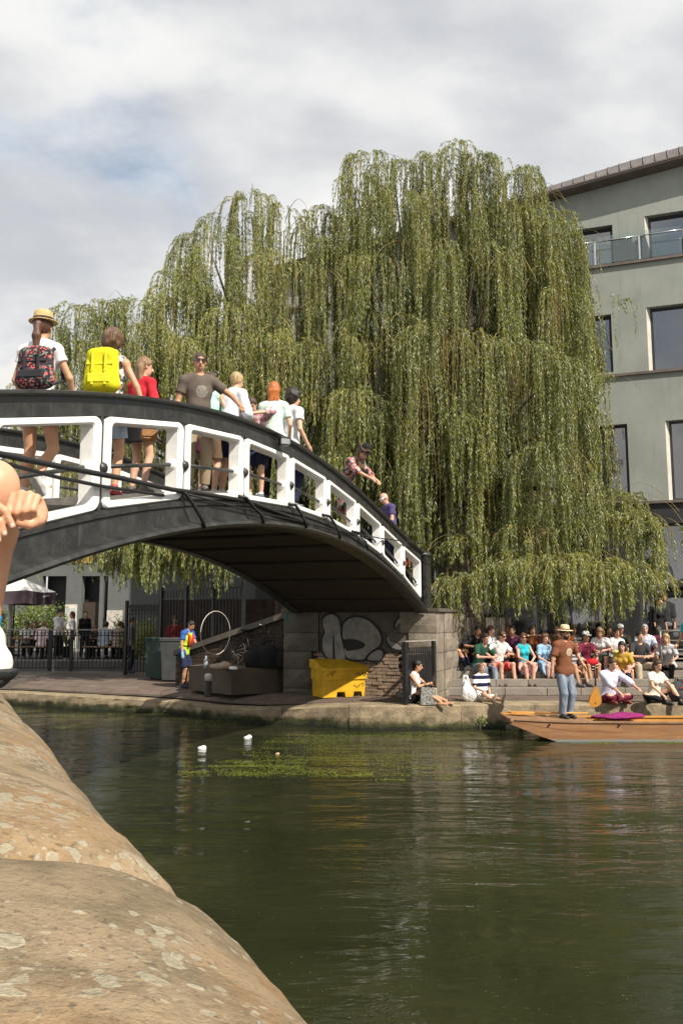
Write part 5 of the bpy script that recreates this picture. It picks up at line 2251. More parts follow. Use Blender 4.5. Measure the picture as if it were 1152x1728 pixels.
    if hat:
        hk, hmat, bmat = hat
        m = MB()
        ax_ = Vector(hu - hf * .05).normalized()
        base = Vector(hc + hu * .062 - hf * .012)
        if hk == 'cap':
            m.lathe([(.088 * S, 0), (.090 * S, .03 * S), (.078 * S, .065 * S), (.045 * S, .09 * S), (.01 * S, .098 * S)], 14, base * S, axis=ax_)
            ho = m.build('cap', hmat, root)
            m = MB()
            m.box((base + Vector(hf) * .125 + Vector(hu) * .004) * S, (.13 * S, .10 * S, .012 * S), Matrix([list(Vector(hr_)), list(Vector(-hf)), list(Vector(hu))]).transposed(), bev=.01)
            m.build('peak', hmat, ho)
        else:
            br = {'fedora': .135, 'panama': .165, 'bucket': .14}[hk]
            m.lathe([(.086 * S, 0.0), (br * S, -.006 * S), (br * S, .002 * S), (.094 * S, .012 * S), (.092 * S, .05 * S), (.083 * S, .095 * S), (.06 * S, .112 * S), (.02 * S, .104 * S)], 20, base * S, axis=ax_)
            ho = m.build('hat', hmat, root)
            if bmat is not None:
                m = MB()
                m.lathe([(.096 * S, .013 * S), (.0965 * S, .036 * S), (.085 * S, .036 * S), (.085 * S, .013 * S)], 20, base * S, axis=ax_)
                m.build('hat_band', bmat, ho)
    info = dict(root=root, S=S, hip=hip, waist=waist, chest=chest, neck=neck, up=up, fw=fw, lf=lf, sh=sh, elb=elb, wri=wri, kne=kne, ank=ank, hc=hc, hu=hu, hf=hf, hr=hr_, body=body)
    if extra:
        extra(info)
    return info


def W(info, p):
    """a point of the figure's frame in the world"""
    return info['root'].matrix_basis @ (Vector(p) * info['S'])
# ================================================================== THE CROWD
white_c = cloth('white_cotton', (0.74, 0.74, 0.73))
white_b = cloth('white_shirt_blue_trim', (0.70, 0.72, 0.77))
lilac_c = cloth('lilac_linen', (0.60, 0.59, 0.72))
navy_c = cloth('navy_cloth', (0.018, 0.022, 0.05))
black_c = cloth('black_cloth', (0.014, 0.014, 0.015))
charcoal_c = cloth('charcoal_cloth', (0.045, 0.045, 0.048))
red_c = cloth('red_jersey', (0.50, 0.022, 0.035))
redsh_c = cloth('coral_red_shorts', (0.50, 0.075, 0.07))
taupe_c = cloth('taupe_jersey', (0.115, 0.093, 0.078), 'print', (0.24, 0.22, 0.19))
brown_c = cloth('rust_brown_jersey', (0.185, 0.072, 0.036), 'print', (0.46, 0.36, 0.26))
khaki_c = cloth('khaki_cotton', (0.30, 0.235, 0.155))
pale_khaki = cloth('pale_khaki', (0.44, 0.39, 0.29))
brownsh_c = cloth('brown_cotton', (0.16, 0.105, 0.065))
mint_c = cloth('mint_lace', (0.50, 0.66, 0.58), 'specks', (0.66, 0.70, 0.62))
mint2_c = cloth('mint_cotton', (0.42, 0.70, 0.58))
turq_c = cloth('turquoise_jersey', (0.03, 0.42, 0.50))
denim_pale = cloth('pale_denim', (0.32, 0.40, 0.50), 'denim', (0.46, 0.53, 0.62))
denim_c = cloth('grey_blue_denim', (0.13, 0.16, 0.215), 'denim', (0.27, 0.31, 0.37))
maroon_c = cloth('maroon_cotton', (0.165, 0.022, 0.045))
purple_c = cloth('purple_jersey', (0.075, 0.062, 0.155))
floral_w = cloth('black_and_white_floral', (0.66, 0.64, 0.62), 'floral', (0.04, 0.035, 0.05), 1.3)
floral_d = cloth('dark_floral', (0.05, 0.04, 0.045), 'floral', (0.42, 0.33, 0.30), 1.0)
shorts_d = cloth('dark_patterned_shorts', (0.02, 0.022, 0.05), 'specks', (0.06, 0.06, 0.12))
plaid_c = cloth('pink_plaid', (0.50, 0.20, 0.24), 'plaid', (0.66, 0.52, 0.50))
plaid_d = cloth('dark_red_plaid', (0.15, 0.02, 0.035), 'plaid', (0.06, 0.02, 0.05))
print_c = cloth('printed_white_cotton', (0.72, 0.72, 0.71), 'specks', (0.36, 0.30, 0.26), .6)
rugby_c = cloth('navy_and_white_stripes', (0.72, 0.72, 0.72), 'stripes', (0.012, 0.014, 0.05), .95)
hivis_c = cloth('hi_vis_yellow', (0.50, 0.72, 0.03))
hivis2_c = cloth('hi_vis_red', (0.58, 0.045, 0.02))
blue_c = cloth('blue_jersey', (0.035, 0.10, 0.36))
pink_c = cloth('pale_pink_shirt', (0.66, 0.50, 0.54))
cream_c = cloth('cream_jersey', (0.66, 0.62, 0.52))
palebl_c = cloth('pale_blue_shirt', (0.42, 0.48, 0.56))
m_straw = M('straw', (0.50, 0.355, 0.165), 0.8, 0.25, 30, 0.5, 90)
m_straw2 = M('pale_straw', (0.66, 0.54, 0.34), 0.8, 0.2, 30, 0.5, 90)
m_hband = M('black_band', (0.015, 0.013, 0.012), 0.7)
m_hband2 = M('maroon_band', (0.16, 0.03, 0.025), 0.7)
SITK = dict(kl=(.12, -.35, 1), kr=(-.12, -.35, 1))


def bridge_at(px, l):
    s_ = 0.0
    lo_, hi_ = -1.5, 9.0
    for _ in range(40):
        s_ = (lo_ + hi_) / 2
        p = bp(s_, l, deck(s_))
        d = _c * p.y + _s * (p.z + .9 - CAMZ)
        if 576 + FPX * p.x / d < px:
            lo_ = s_
        else:
            hi_ = s_
    return bp(s_, l, deck(s_))


GB = 'people crossing the footbridge'
GP = 'people on the patio behind the railing'
GS = 'people sitting on the waterside steps'

I_fedora = person('woman in straw fedora and white t-shirt, one heel lifted', bridge_at(64, .42), 172, 1.72, 'f',
                  dict(lean=2, fl=(.10, -.02, .085), fr=(-.11, .16, .17), toer=(0, -.75, -.55), hl=(.22, -.22, .98), hr=(-.24, -.25, .98), el=(.9, .7, -.2), er=(-.9, .7, -.2)),
                  (white_c, .42, .012, -.06), ('shorts', shorts_d, .42, .02), (0.55, 0.54, 0.52), ('pony', 'auburn'), 'warm', ('fedora', m_straw, m_hband), group=GB, h=.011)
I_yellow = person('short haired person in floral vest and denim shorts wearing the yellow rucksack', bridge_at(183, .36), 176, 1.72, 'f',
                  dict(lean=4, fl=(.13, .0, .085), fr=(-.10, .02, .085), hl=(.30, -.12, .92), hr=(-.37, -.06, .93), el=(.8, .8, 0), er=(-1, .5, .2)),
                  (floral_w, 0, .012, -.05), ('shorts', denim_pale, .66, .022), (0.35, 0.05, 0.05), ('curly', 'chestnut'), 'warm', group=GB, h=.011)
person('long haired girl in red top and black denim skirt', bridge_at(236, .85), 150, 1.65, 'f',
       dict(lean=3, hl=(.22, -.22, .98), hr=(-.28, -.12, .95)), (red_c, .95, .01, -.06), ('skirt', black_c, .55, .01), (0.12, .10, .09), ('long', 'lightbrown'), 'fair', group=GB, h=.011, head=(4, -30))
person('man in dark sunglasses and taupe t-shirt resting an arm on the bridge rail', bridge_at(334, .42), 14, 1.74, 'm',
       dict(lean=6, hl=(.50, -.20, 1.12), hr=(-.22, -.20, .98), el=(.9, .5, -.3)), (taupe_c, .58, .014, -.10), ('trousers', khaki_c, 1.95, .014), (0.12, .10, .09), ('crop', 'brown'), 'tan', glasses=True, group=GB, h=.010, head=(4, 4),
       beard=None)
I_mint = person('woman seen from behind in mint vest with a plaid shirt tied round her waist', bridge_at(352, .72), 168, 1.70, 'f',
                dict(lean=4, hl=(.25, -.3, 1.0), hr=(-.3, -.2, 1.0)), (mint2_c, 0, .008, -.05), ('shorts', brownsh_c, .85, .022), (0.5, .48, .45), ('long', 'brown'), 'fair', group=GB)
person('fair haired man in white shirt and navy shorts turned away', bridge_at(384, .48), 140, 1.74, 'm',
       dict(lean=14, hl=(.15, -.4, 1.05), hr=(-.2, -.35, 1.05)), (white_b, 1.4, .016, -.12), ('shorts', navy_c, .8, .025), (0.55, .55, .55), ('short', 'blond'), 'fair', group=GB)
person('brown haired boy leaning over the rail and looking down', bridge_at(432, .30), -14, 1.50, 'm',
       dict(hip=(0, .14, .90), lean=34, hl=(.20, -.46, 1.33), hr=(-.26, -.46, 1.35), el=(1, .1, .3), er=(-1, .1, .3)), (plaid_c, 1.5, .012, -.08), ('shorts', navy_c, .9, .025), (0.5, .5, .5), ('short', 'brown'), 'fair', group=GB, h=.011, head=(24, 12))
I_ginger = person('ginger haired woman in pale mint lace top and black trousers', bridge_at(461, .26), 178, 1.76, 'f',
                  dict(lean=2, hl=(.20, -.22, .98), hr=(-.22, -.2, .98)), (mint_c, .62, .012, -.08), ('trousers', black_c, 1.95, .004), (0.05, .05, .05), ('long', 'ginger'), 'fair', group=GB, h=.011)
person('dark curly haired man in white t-shirt with hand on hip', bridge_at(489, .34), 128, 1.86, 'm',
       dict(lean=4, hl=(.20, .02, .98), hr=(-.24, -.15, .95), el=(1, .8, 0)), (white_c, .5, .016, -.12), ('trousers', navy_c, 1.95, .014), (0.2, .2, .2), ('curly', 'dark'), 'fair', group=GB, h=.011)
person('woman in dark floral blouse and black hat bending over the rail', bridge_at(590, .26), 48, 1.84, 'f',
       dict(hip=(0, .12, .90), lean=40, hl=(.14, -.50, .98), hr=(-.10, -.54, 1.0), el=(.9, .2, -.5), er=(-.9, .2, -.5)), (floral_d, 1.0, .016, -.10), ('skirt', floral_d, .9, .02), (0.05, .05, .05), ('wavy', 'chestnut'), 'fair', ('bucket', black_c, None), group=GB, h=.011, head=(28, 0))
person('bald man in purple t-shirt and white sunglasses looking down at his hands', bridge_at(660, .24), -68, 1.74, 'm',
       dict(lean=10, hl=(.10, -.30, 1.12), hr=(-.10, -.32, 1.12), el=(.7, .5, -.6), er=(-.7, .5, -.6)), (purple_c, .6, .014, -.12), ('trousers', navy_c, 1.95, .012), (0.1, .1, .1), ('bald', None), 'pink', glasses=M('white_frame', (.75, .75, .75), .4), group=GB, h=.011, head=(26, 0))
person('dark haired child in white coming up the far end of the bridge', bridge_at(651, .6), 10, 1.30, 'm', None, (white_c, .6, .014), ('trousers', cream_c, 1.9, .012), (0.1, .1, .1), ('short', 'dark'), 'brown', group=GB)
person('person in rust brown sweater at the foot of the bridge', bridge_at(676, .5), -10, 1.55, 'm', None, (brown_c, 1.9, .014), ('trousers', black_c, 1.9, .012), (0.1, .1, .1), ('short', 'dark'), 'tan', group=GB)


# ---------------------------------------------------------------- things they carry
def strap_between(name, root, pts, r, mat):
    m = MB()
    m.tube(pts, r, 6)
    return m.build(name, mat, root)


def rucksack(label, info, mat, m2, size=(.30, .16, .42), off=.0, name='rucksack', dx=.0, dz=-.02):
    """bag worn on a back, in the wearer's frame"""
    S = info['S']
    back = info['chest'] - info['fw'] * (.155 + size[1] / 2 + off) + info['up'] * dz + info['lf'] * dx
    w = W(info, back)
    root = thing(name, label, 'rucksack', w, info['root'].rotation_euler.z)
    a, b, c = size[0] * S / 2, size[1] * S / 2, size[2] * S / 2
    F = Field((-a - .06, -b - .08, -c - .08), (a + .06, b + .08, c + .08), .011)
    for sx in (-1, 1):
        F.cone((sx * a * .66, 0, -c * .74), (sx * a * .60, 0, c * .62), b * .92, b * .74, .05)
    F.cone((-a * .5, 0, -c * .74), (a * .5, 0, -c * .74), b * .95, b * .95, .05)
    F.cone((0, 0, -c * .6), (0, 0, c * .6), b * 1.0, b * .8, .09)
    F.cone((-a * .4, 0, c * .62), (a * .4, 0, c * .62), b * .74, b * .74, .05)
    F.ripple(.004, 35, 2)
    F.mesh('bag_body', mat, root)
    m = MB()
    vs, fs = [], []
    for i in range(9):
        t_ = i / 8
        y = b * (-.72 + 1.5 * t_) if t_ < .5 else b * (.03 + 1.95 * (t_ - .5))
        z = c * (.80 - .10 * abs(t_ - .3)) if t_ < .55 else c * (.74 - 1.5 * (t_ - .55))
        for x in (-a * .80, a * .80):
            vs.append((x, min(y, b * 1.14), z + .01))
    for i in range(8):
        fs.append((i * 2, i * 2 + 1, i * 2 + 3, i * 2 + 2))
    n = len(vs)
    vs2 = [(x, y - .012, z - .014) for x, y, z in vs]
    m.add(vs + vs2, fs + [(q[3] + n, q[2] + n, q[1] + n, q[0] + n) for q in fs] + [(0, n, n + 1, 1), (16, 17, n + 17, n + 16)] + [(i * 2, i * 2 + 2, n + i * 2 + 2, n + i * 2) for i in range(8)] + [(i * 2 + 1, n + i * 2 + 1, n + i * 2 + 3, i * 2 + 3) for i in range(8)])
    m.build('flap', m2, root)
    m = MB()
    m.box((0, b * .98, -c * .56), (a * 1.5, .05, c * .5), bev=.018)
    m.build('pocket', m2, root)
    for s in (-1, 1):
        m = MB()
        m.box((s * a * .40, b * 1.17, -c * .12), (.026, .014, c * 1.5), bev=.004)
        q = m.build('webbing', m2, root)
        m = MB()
        m.box((s * a * .40, b * 1.20, -c * .22), (.036, .014, .022), bev=.004)
        m.build('buckle', m2, q)
        sx = s * .085
        m = MB()
        pts = []
        for (y, z) in ((-b * .7, c * .55), (-b * .7 - .10, c * .55 + .115), (-b * .7 - .20, c * .55 + .10), (-b * .7 - .275, c * .3), (-b * .7 - .26, -c * .3), (-b * .7 - .08, -c * .75)):
            pts.append((sx * (1.0 if z > 0 else 1.3), y * 1.0, z))
        m.tube([(p[0], p[1], p[2]) for p in pts], .014, 6)
        m.build('shoulder_strap', m2, root)
    return root


m_yel = cloth('yellow_canvas', (0.60, 0.55, 0.015))
m_yel2 = cloth('yellow_webbing', (0.66, 0.61, 0.03))
rucksack('bright yellow canvas rucksack with buckled flap on the back of the short haired person', I_yellow, m_yel, m_yel2, (.34, .17, .46), dz=-.03)
m_flor = cloth('dark_floral_canvas', (0.022, 0.022, 0.028), 'floral', (0.045, 0.04, 0.05), 2.6)
rucksack('dark flowered rucksack on the back of the woman in the fedora', I_fedora, m_flor, cloth('dark_strap', (0.03, 0.03, 0.035)), (.34, .16, .36), dx=-.09, dz=-.12)


def satchel(label, info, side, col, z=-.02, out=.20, fwd=0.0, cat='bag', size=(.22, .08, .17), strap=True):
    S = info['S']
    c = info['hip'] + info['lf'] * side * out + info['up'] * z + info['fw'] * fwd
    root = thing('shoulder_bag', label, cat, W(info, c), info['root'].rotation_euler.z + .4)
    m = MB()
    m.box((0, 0, 0), size, bev=.03)
    m.build('bag_body', col, root)
    m = MB()
    m.box((0, size[1] * .5 + .006, size[2] * .16), (size[0] * .92, .012, size[2] * .6), bev=.005)
    m.build('flap', col, root)
    if strap:
        top = Vector((info['sh'][-side] + info['up'] * .06) - c) * S
        r = Matrix.Rotation(-.4, 3, 'Z')
        m = MB()
        m.tube([Vector((-.10, 0, .08)), r @ (top * .5 - Vector(info['fw']) * .14 * S), r @ top, ], .012, 6)
        m.build('strap', col, root)
    return root


m_leath = M('brown_leather', (0.30, 0.135, 0.04), 0.5, 0.25, 8, .2)
m_beige = M('beige_leather', (0.46, 0.36, 0.26), 0.6, 0.2, 8, .2)
o = satchel('tan leather handbag hanging beside the girl in red', dict(I_yellow), -1, m_leath, strap=False, size=(.19, .07, .14))
o.location = at_depth(252, 735, 9.25)
satchel('beige shoulder bag hanging at the hip of the ginger haired woman', I_ginger, 1, m_beige, z=.0, out=.24)
# plaid shirt knotted round the waist of the woman in mint
F = Field(I_mint['hip'] - .35, I_mint['hip'] + .35, .014)
hp, S_ = I_mint['hip'], I_mint['S']
for a in range(8):
    t0, t1 = a * math.pi / 4, (a + 1) * math.pi / 4
    P_ = lambda q: hp + np.array([math.cos(q) * .165, math.sin(q) * .145, .07])
    F.cone(P_(t0), P_(t1), .034, .034, .01)
for x, zz in ((-.05, -.30), (.06, -.28), (.15, -.25)):
    F.cone(hp + np.array([x, .15, .06]), hp + np.array([x * 1.4, .15, zz]), .045, .05, .02, (np.array([0, 1., 0]), 1.8))
F.mesh('tied_shirt', plaid_d, I_mint['root'], S_)

# ---------------------------------------------------------------- man in the punt, standing
BOATY = 16.15
DECKZ = 0.36
pman = at_depth(957, 1200, BOATY)
I_punt = person('man in pale straw hat, rust brown t-shirt and jeans standing in the wooden boat', (pman.x, BOATY + .14, DECKZ - .01), 22, 1.71, 'm',
                dict(lean=2, side=0, fl=(.11, .02, .085), fr=(-.10, -.03, .085), hl=(.47, .0, 1.03), hr=(-.34, -.05, .84), el=(.8, .6, -.5), er=(-.7, .6, 0)),
                (brown_c, .75, .024, -.13), ('trousers', denim_c, 1.97, .022), (0.03, .03, .03), ('short', 'dark'), 'tan', ('panama', m_straw2, m_hband2), beard='dark', h=.010, head=(6, 16))

# ---------------------------------------------------------------- on the quay
def quay_pt(px, py, z=GZ):
    return at_z(px, py, z)


I_seatw = person('woman in white vest and black leggings sitting by the iron gate', quay_pt(700, 1187), 68, 1.66, 'f',
                 dict(hip=(0, .12, .10), lean=16, fl=(.09, -.68, .07), fr=(-.09, -.60, .07), hl=(.06, -.36, .42), hr=(-.08, -.34, .44), el=(.8, 0, -.6), er=(-.8, 0, -.6), **SITK),
                 (white_c, 0, .008, .02), ('trousers', black_c, 1.25, .0), None, ('crop', 'dark'), 'warm', h=.011, head=(6, 10), group='people sitting along the quay edge')
person('boy in navy and white striped shirt sitting with legs stretched towards the water', quay_pt(818, 1184), 26, 1.45, 'm',
       dict(hip=(0, .12, .10), lean=-4, fl=(.02, -.74, .09), fr=(-.20, -.66, .09), toe=(.12, -.35, 1), hl=(.26, .12, .10), hr=(-.22, -.20, .30), kl=(.5, -.35, .8), kr=(-.5, -.35, .8)),
       (rugby_c, .75, .02, -.06), ('shorts', cream_c, .85, .02), (0.36, .31, .22), ('short', 'lightbrown'), 'fair', h=.011, head=(4, 0), group='people sitting along the quay edge')
person('young man in lilac shirt and maroon trousers sitting cross-legged', quay_pt(1030, 1186), 14, 1.74, 'm',
       dict(hip=(0, .08, .11), lean=16, fl=(-.16, -.30, .09), fr=(.18, -.28, .09), kl=(1, -.45, .25), kr=(-1, -.45, .25), hl=(.34, -.46, .34), hr=(-.02, -.52, .16), el=(.9, .1, -.3), er=(-.9, .1, -.3)),
       (lilac_c, 1.45, .022, -.04), ('trousers', maroon_c, 1.95, .018), (0.15, .03, .02), ('short', 'brown'), 'fair', h=.010, head=(14, 0), group='people sitting along the quay edge')
person('long haired woman in cream top and black trousers sitting with one knee up', quay_pt(1108, 1187), 22, 1.66, 'f',
       dict(hip=(0, .10, .11), lean=14, fl=(.26, -.44, .07), fr=(-.10, -.36, .09), toe=(.3, -1, 0), kl=(.5, -.4, 1), kr=(-1, -.4, .35), hl=(.26, -.36, .16), hr=(-.16, -.34, .22), el=(1, .1, .1), er=(-1, .2, -.2)),
       (cream_c, .55, .012, .0), ('trousers', black_c, 1.93, .004), (0.03, .03, .03), ('long', 'brown'), 'fair', h=.010, head=(10, -6), group='people sitting along the quay edge')


# ---------------------------------------------------------------- on the steps: seat heights are the step tops
def step_seat(px, k):
    """a seat on the front of step k (1..4) seen at pixel px"""
    Y = STY + GO * (k - 1) + .20 + .12 * math.sin(px * 7.7)
    z = GZ + RI * k
    return Vector(((px - 576) / FPX * (_c * Y + _s * (z - CAMZ)), Y, z))


def sitter(label, px, k, rz, H, sex, top, bottom, shoes, hair, sk, drop=2, legs=((.12, -.44), (-.12, -.44)), pose=None, **kw):
    S = H / 1.75
    dz = -RI * drop / S
    p = dict(hip=(0, .0, .10), lean=8, fl=(legs[0][0], legs[0][1], dz + .085), fr=(legs[1][0], legs[1][1], dz + .085), hl=(.12, -.38, .22), hr=(-.12, -.38, .22), el=(.9, .3, -.3), er=(-.9, .3, -.3), kl=(.15, -.5, 1), kr=(-.15, -.5, 1))
    p.update(pose or {})
    return person(label, step_seat(px, k), rz, H, sex, p, top, bottom, shoes, hair, sk, group=GS, **kw)


sitter('man in sunglasses, printed white t-shirt and coral red shorts', 838, 3, 26, 1.78, 'm', (print_c, .55, .018, -.04), ('shorts', redsh_c, .85, .03), (0.12, .075, .05), ('short', 'brown'), 'fair', 2, ((.16, -.48), (-.16, -.40)),
       dict(lean=16, hl=(.14, -.34, .40), hr=(-.30, -.24, .30), side=3), glasses=True, h=.011, head=(6, 12))
sitter('woman in sunglasses and turquoise vest with a pale skirt', 882, 3, 10, 1.64, 'f', (turq_c, 0, .01, 0), ('skirt', cloth('pale_flower_cotton', (.6, .55, .48), 'floral', (.6, .4, .36), .7), .8, .015), (0.10, .07, .05), ('long', 'chestnut'), 'pink', 2, ((.08, -.46), (-.06, -.44)),
       dict(hl=(.10, -.36, .25), hr=(-.02, -.36, .25)), glasses=True, h=.011, head=(0, -8))
sitter('young man in black polo shirt and pale khaki trousers', 1074, 3, 8, 1.76, 'm', (charcoal_c, .6, .016, -.04), ('trousers', pale_khaki, 1.92, .022), (0.05, .05, .05), ('short', 'dark'), 'fair', 2, ((.30, -.36), (-.16, -.42)),
       dict(lean=20, hl=(.06, -.40, .34), hr=(-.04, -.40, .34)), h=.010, head=(-4, 6))
sitter('person in maroon t-shirt and white sneakers with a red bag on the lap', 986, 3, 12, 1.70, 'm', (maroon_c, .6, .016, -.04), ('shorts', black_c, .9, .03), (0.66, .66, .66), ('short', 'dark'), 'tan', 2, ((.14, -.42), (-.08, -.46)),
       dict(lean=10), hat=('cap', white_c, None), h=.012)
sitter('woman in white t-shirt leaning forward over her dark skirt', 1014, 4, -20, 1.65, 'f', (white_c, .7, .016, -.03), ('skirt', cloth('dark_green_cotton', (.03, .045, .035)), .9, .02), (0.1, .1, .1), ('bob', 'lightbrown'), 'pink', 2, ((.1, -.40), (-.1, -.40)),
       dict(lean=24, hl=(.12, -.48, .34), hr=(-.10, -.46, .32)), h=.012, head=(10, 0))
sitter('man in blue t-shirt sitting with arms forward next to the bridge pier', 756, 4, 58, 1.72, 'm', (blue_c, .6, .016, -.04), ('trousers', navy_c, 1.92, .02), (0.5, .5, .5), ('short', 'dark'), 'tan', 1, ((.1, -.52), (-.1, -.56)), dict(lean=22, hl=(.05, -.46, .30), hr=(-.05, -.44, .30)), h=.013)
sitter('person in hi-vis yellow top half hidden by the bridge pier', 742, 4, 40, 1.68, 'm', (hivis_c, .7, .02, -.04), ('trousers', black_c, 1.92, .02), (0.1, .1, .1), ('short', 'dark'), 'tan', 1, ((.1, -.52), (-.1, -.56)), h=.014)
sitter('person in black sweater stretching an arm out in the willow shade', 800, 4, 20, 1.70, 'm', (black_c, 1.0, .016, -.04), ('trousers', black_c, 1.92, .02), (0.1, .1, .1), ('short', 'dark'), 'tan', 1, ((.1, -.52), (-.1, -.56)), dict(hr=(-.30, -.40, .42), hl=(.1, -.46, .40), lean=20), h=.014)
sitter('person shading her eyes with both hands, in rust top', 897, 4, 6, 1.62, 'f', (cloth('rust_top', (.22, .07, .03)), .3, .01), ('trousers', charcoal_c, 1.92, .015), (0.1, .1, .1), ('long', 'brown'), 'warm', 1, ((.1, -.48), (-.1, -.52)), dict(hl=(.07, -.16, .72), hr=(-.07, -.16, .72), el=(1, -.2, -.3), er=(-1, -.2, -.3)), h=.013)
sitter('person in maroon jumper turned away beside the steel handrail', 1100, 4, 120, 1.70, 'f', (maroon_c, 1.9, .02, -.04), ('trousers', black_c, 1.92, .015), (0.1, .1, .1), ('bob', 'dark'), 'fair', 1, ((.1, -.48), (-.1, -.52)), dict(lean=26), h=.013)
sitter('small dark haired child in black top behind the beige jacket', 910, 4, 10, 1.15, 'm', (black_c, .8, .01), ('trousers', charcoal_c, 1.92, .012), (0.1, .1, .1), ('short', 'dark'), 'tan', 1, ((.1, -.40), (-.1, -.44)), h=.014)
sitter('small child in grey top behind the man in the boat', 926, 4, -8, 1.12, 'm', (cloth('mid_grey', (.2, .2, .2)), .8, .01), ('trousers', charcoal_c, 1.92, .012), (0.1, .1, .1), ('short', 'dark'), 'tan', 1, ((.1, -.40), (-.1, -.44)), h=.014)

CR = [  # more of the crowd: label, px, step, turn, height, sex, top, bottom, hair, extra pose
    ('woman in mustard top sitting on the lowest step behind the lilac shirt', 1052, 2, -24, 1.62, 'f', cloth('mustard', (.42, .27, .04)), ('trousers', navy_c, 1.93, .006), ('bob', 'dark'), dict(lean=18)),
    ('man in grey striped t-shirt on the second step, looking aside', 958, 2, 34, 1.74, 'm', cloth('grey_stripes', (.5, .5, .5), 'stripes', (.1, .1, .12), 1.5), ('shorts', khaki_c, .9, .02), ('short', 'brown'), dict(lean=22)),
    ('woman in sky blue dress next to the woman in turquoise', 914, 3, 26, 1.62, 'f', cloth('sky_blue', (.25, .42, .58)), ('skirt', cloth('sky_blue', (.25, .42, .58)), .9, .02), ('wavy', 'chestnut'), dict(lean=14)),
    ('man in dark green t-shirt hunched forward next to the printed t-shirt', 806, 3, 30, 1.76, 'm', cloth('bottle_green', (.02, .07, .045)), ('trousers', denim_c, 1.93, .018), ('crop', 'dark'), dict(lean=30, hl=(.08, -.5, .34), hr=(-.08, -.5, .34))),
    ('teenager in white hooded top on the top step', 1036, 4, 4, 1.55, 'm', white_c, ('trousers', charcoal_c, 1.93, .016), ('short', 'brown'), dict(lean=12, side=4)),
    ('woman in orange vest leaning back on one hand', 956, 4, -16, 1.64, 'f', cloth('burnt_orange', (.48, .14, .03)), ('shorts', denim_pale, .6, .02), ('long', 'dark'), dict(lean=-12, hr=(-.34, .26, .06))),
    ('man with grey hair in checked shirt near the steel handrail', 1088, 4, -10, 1.72, 'm', cloth('blue_check', (.34, .40, .55), 'plaid', (.62, .62, .64), .6), ('trousers', khaki_c, 1.93, .018), ('short', 'grey'), dict(lean=10)),
    ('child in yellow t-shirt squeezed between two adults on the third step', 1046, 3, 18, 1.25, 'm', cloth('lemon', (.58, .50, .10)), ('shorts', navy_c, .9, .02), ('short', 'lightbrown'), dict(lean=6)),
    ('woman in pale grey cardigan at the foot of the handrail', 1128, 3, -34, 1.64, 'f', cloth('pale_grey', (.45, .45, .46)), ('trousers', black_c, 1.93, .006), ('long', 'blond'), dict(lean=16)),
    ('man in plum polo shirt sitting high under the willow fringe', 868, 4, -22, 1.72, 'm', cloth('plum_cloth', (.12, .03, .08)), ('trousers', charcoal_c, 1.93, .018), ('short', 'dark'), dict(lean=20)),
    ('woman in white blouse half turned under the willow fringe', 824, 4, 40, 1.64, 'f', white_c, ('trousers', navy_c, 1.93, .01), ('long', 'brown'), dict(lean=8)),
]
for (lab, px, k, rz_, H_, sx_, tp_, bt_, hr_k, ps) in CR:
    sitter(lab, px, k, rz_, H_, sx_, (tp_, .8, .014, -.03), bt_, (0.12, .10, .09), hr_k, ('fair', 'tan', 'pink')[px % 3], min(2, k - 1), ((.14, -.46), (-.12, -.42)), ps, h=.0145)

dark_cl = [black_c, charcoal_c, navy_c, brownsh_c, cloth('dark_olive', (.04, .04, .025)), cloth('dark_wine', (.09, .02, .03))]


def shade_person(label, px, Y, rz, H, sex, top, hair, sk='tan', seated=True, hat=None, **kw):
    z = TOPZ
    x = (px - 576) / FPX * (_c * Y + _s * (z - CAMZ))
    pose = dict(hip=(0, .1, .10), lean=10, fl=(.14, -.55, .085), fr=(-.14, -.5, .085), hl=(.12, -.42, .42), hr=(-.12, -.40, .40), **SITK) if seated else None
    return person(label, (x, Y, z - .005), rz, H, sex, pose, (top, 1.0, .014), ('trousers', dark_cl[(NPERS[0]) % 3], 1.92, .014), (0.08, .07, .06), (hair, ('dark', 'brown', 'chestnut')[NPERS[0] % 3]), sk, hat, group='people in the shade under the willow', h=.016, **kw)


shade_person('standing person in brown hat and brown jacket under the willow', 908, 21.6, 20, 1.10, 'm', brownsh_c, 'short', hat=('bucket', cloth('olive_felt', (.13, .10, .06)), None))
shade_person('person in brown shirt sitting in deep shade behind the man in the boat', 940, 21.8, -10, 1.75, 'm', brownsh_c, 'short')
shade_person('person in pale striped top sitting behind the seated row', 968, 21.9, 10, 1.66, 'f', cloth('grey_stripes', (.5, .5, .5), 'stripes', (.1, .1, .12), 1.5), 'long')
shade_person('person in white cap sitting back under the hanging willow', 1048, 21.8, -14, 1.70, 'm', cloth('dark_olive', (.04, .04, .025)), 'short', hat=('cap', white_c, None))
shade_person('woman in wine red dress sitting back on the terrace', 1028, 22.0, 14, 1.64, 'f', cloth('dark_wine', (.09, .02, .03)), 'long')
shade_person('person in navy sweater sitting at the back in the willow shade', 778, 21.7, 16, 1.72, 'm', navy_c, 'short')
shade_person('person in charcoal hoodie sitting at the back of the terrace', 858, 22.1, -6, 1.72, 'm', charcoal_c, 'short')
shade_person('standing person in grey jacket beside the black parasol', 1126, 23.5, -30, 1.78, 'm', cloth('mid_grey', (.2, .2, .2)), 'short', seated=False)
shade_person('person in black jacket standing beyond the steel handrail', 1114, 22.3, 20, 1.60, 'f', black_c, 'long', seated=False)
x_t = (1163 - 576) / FPX * 19.6
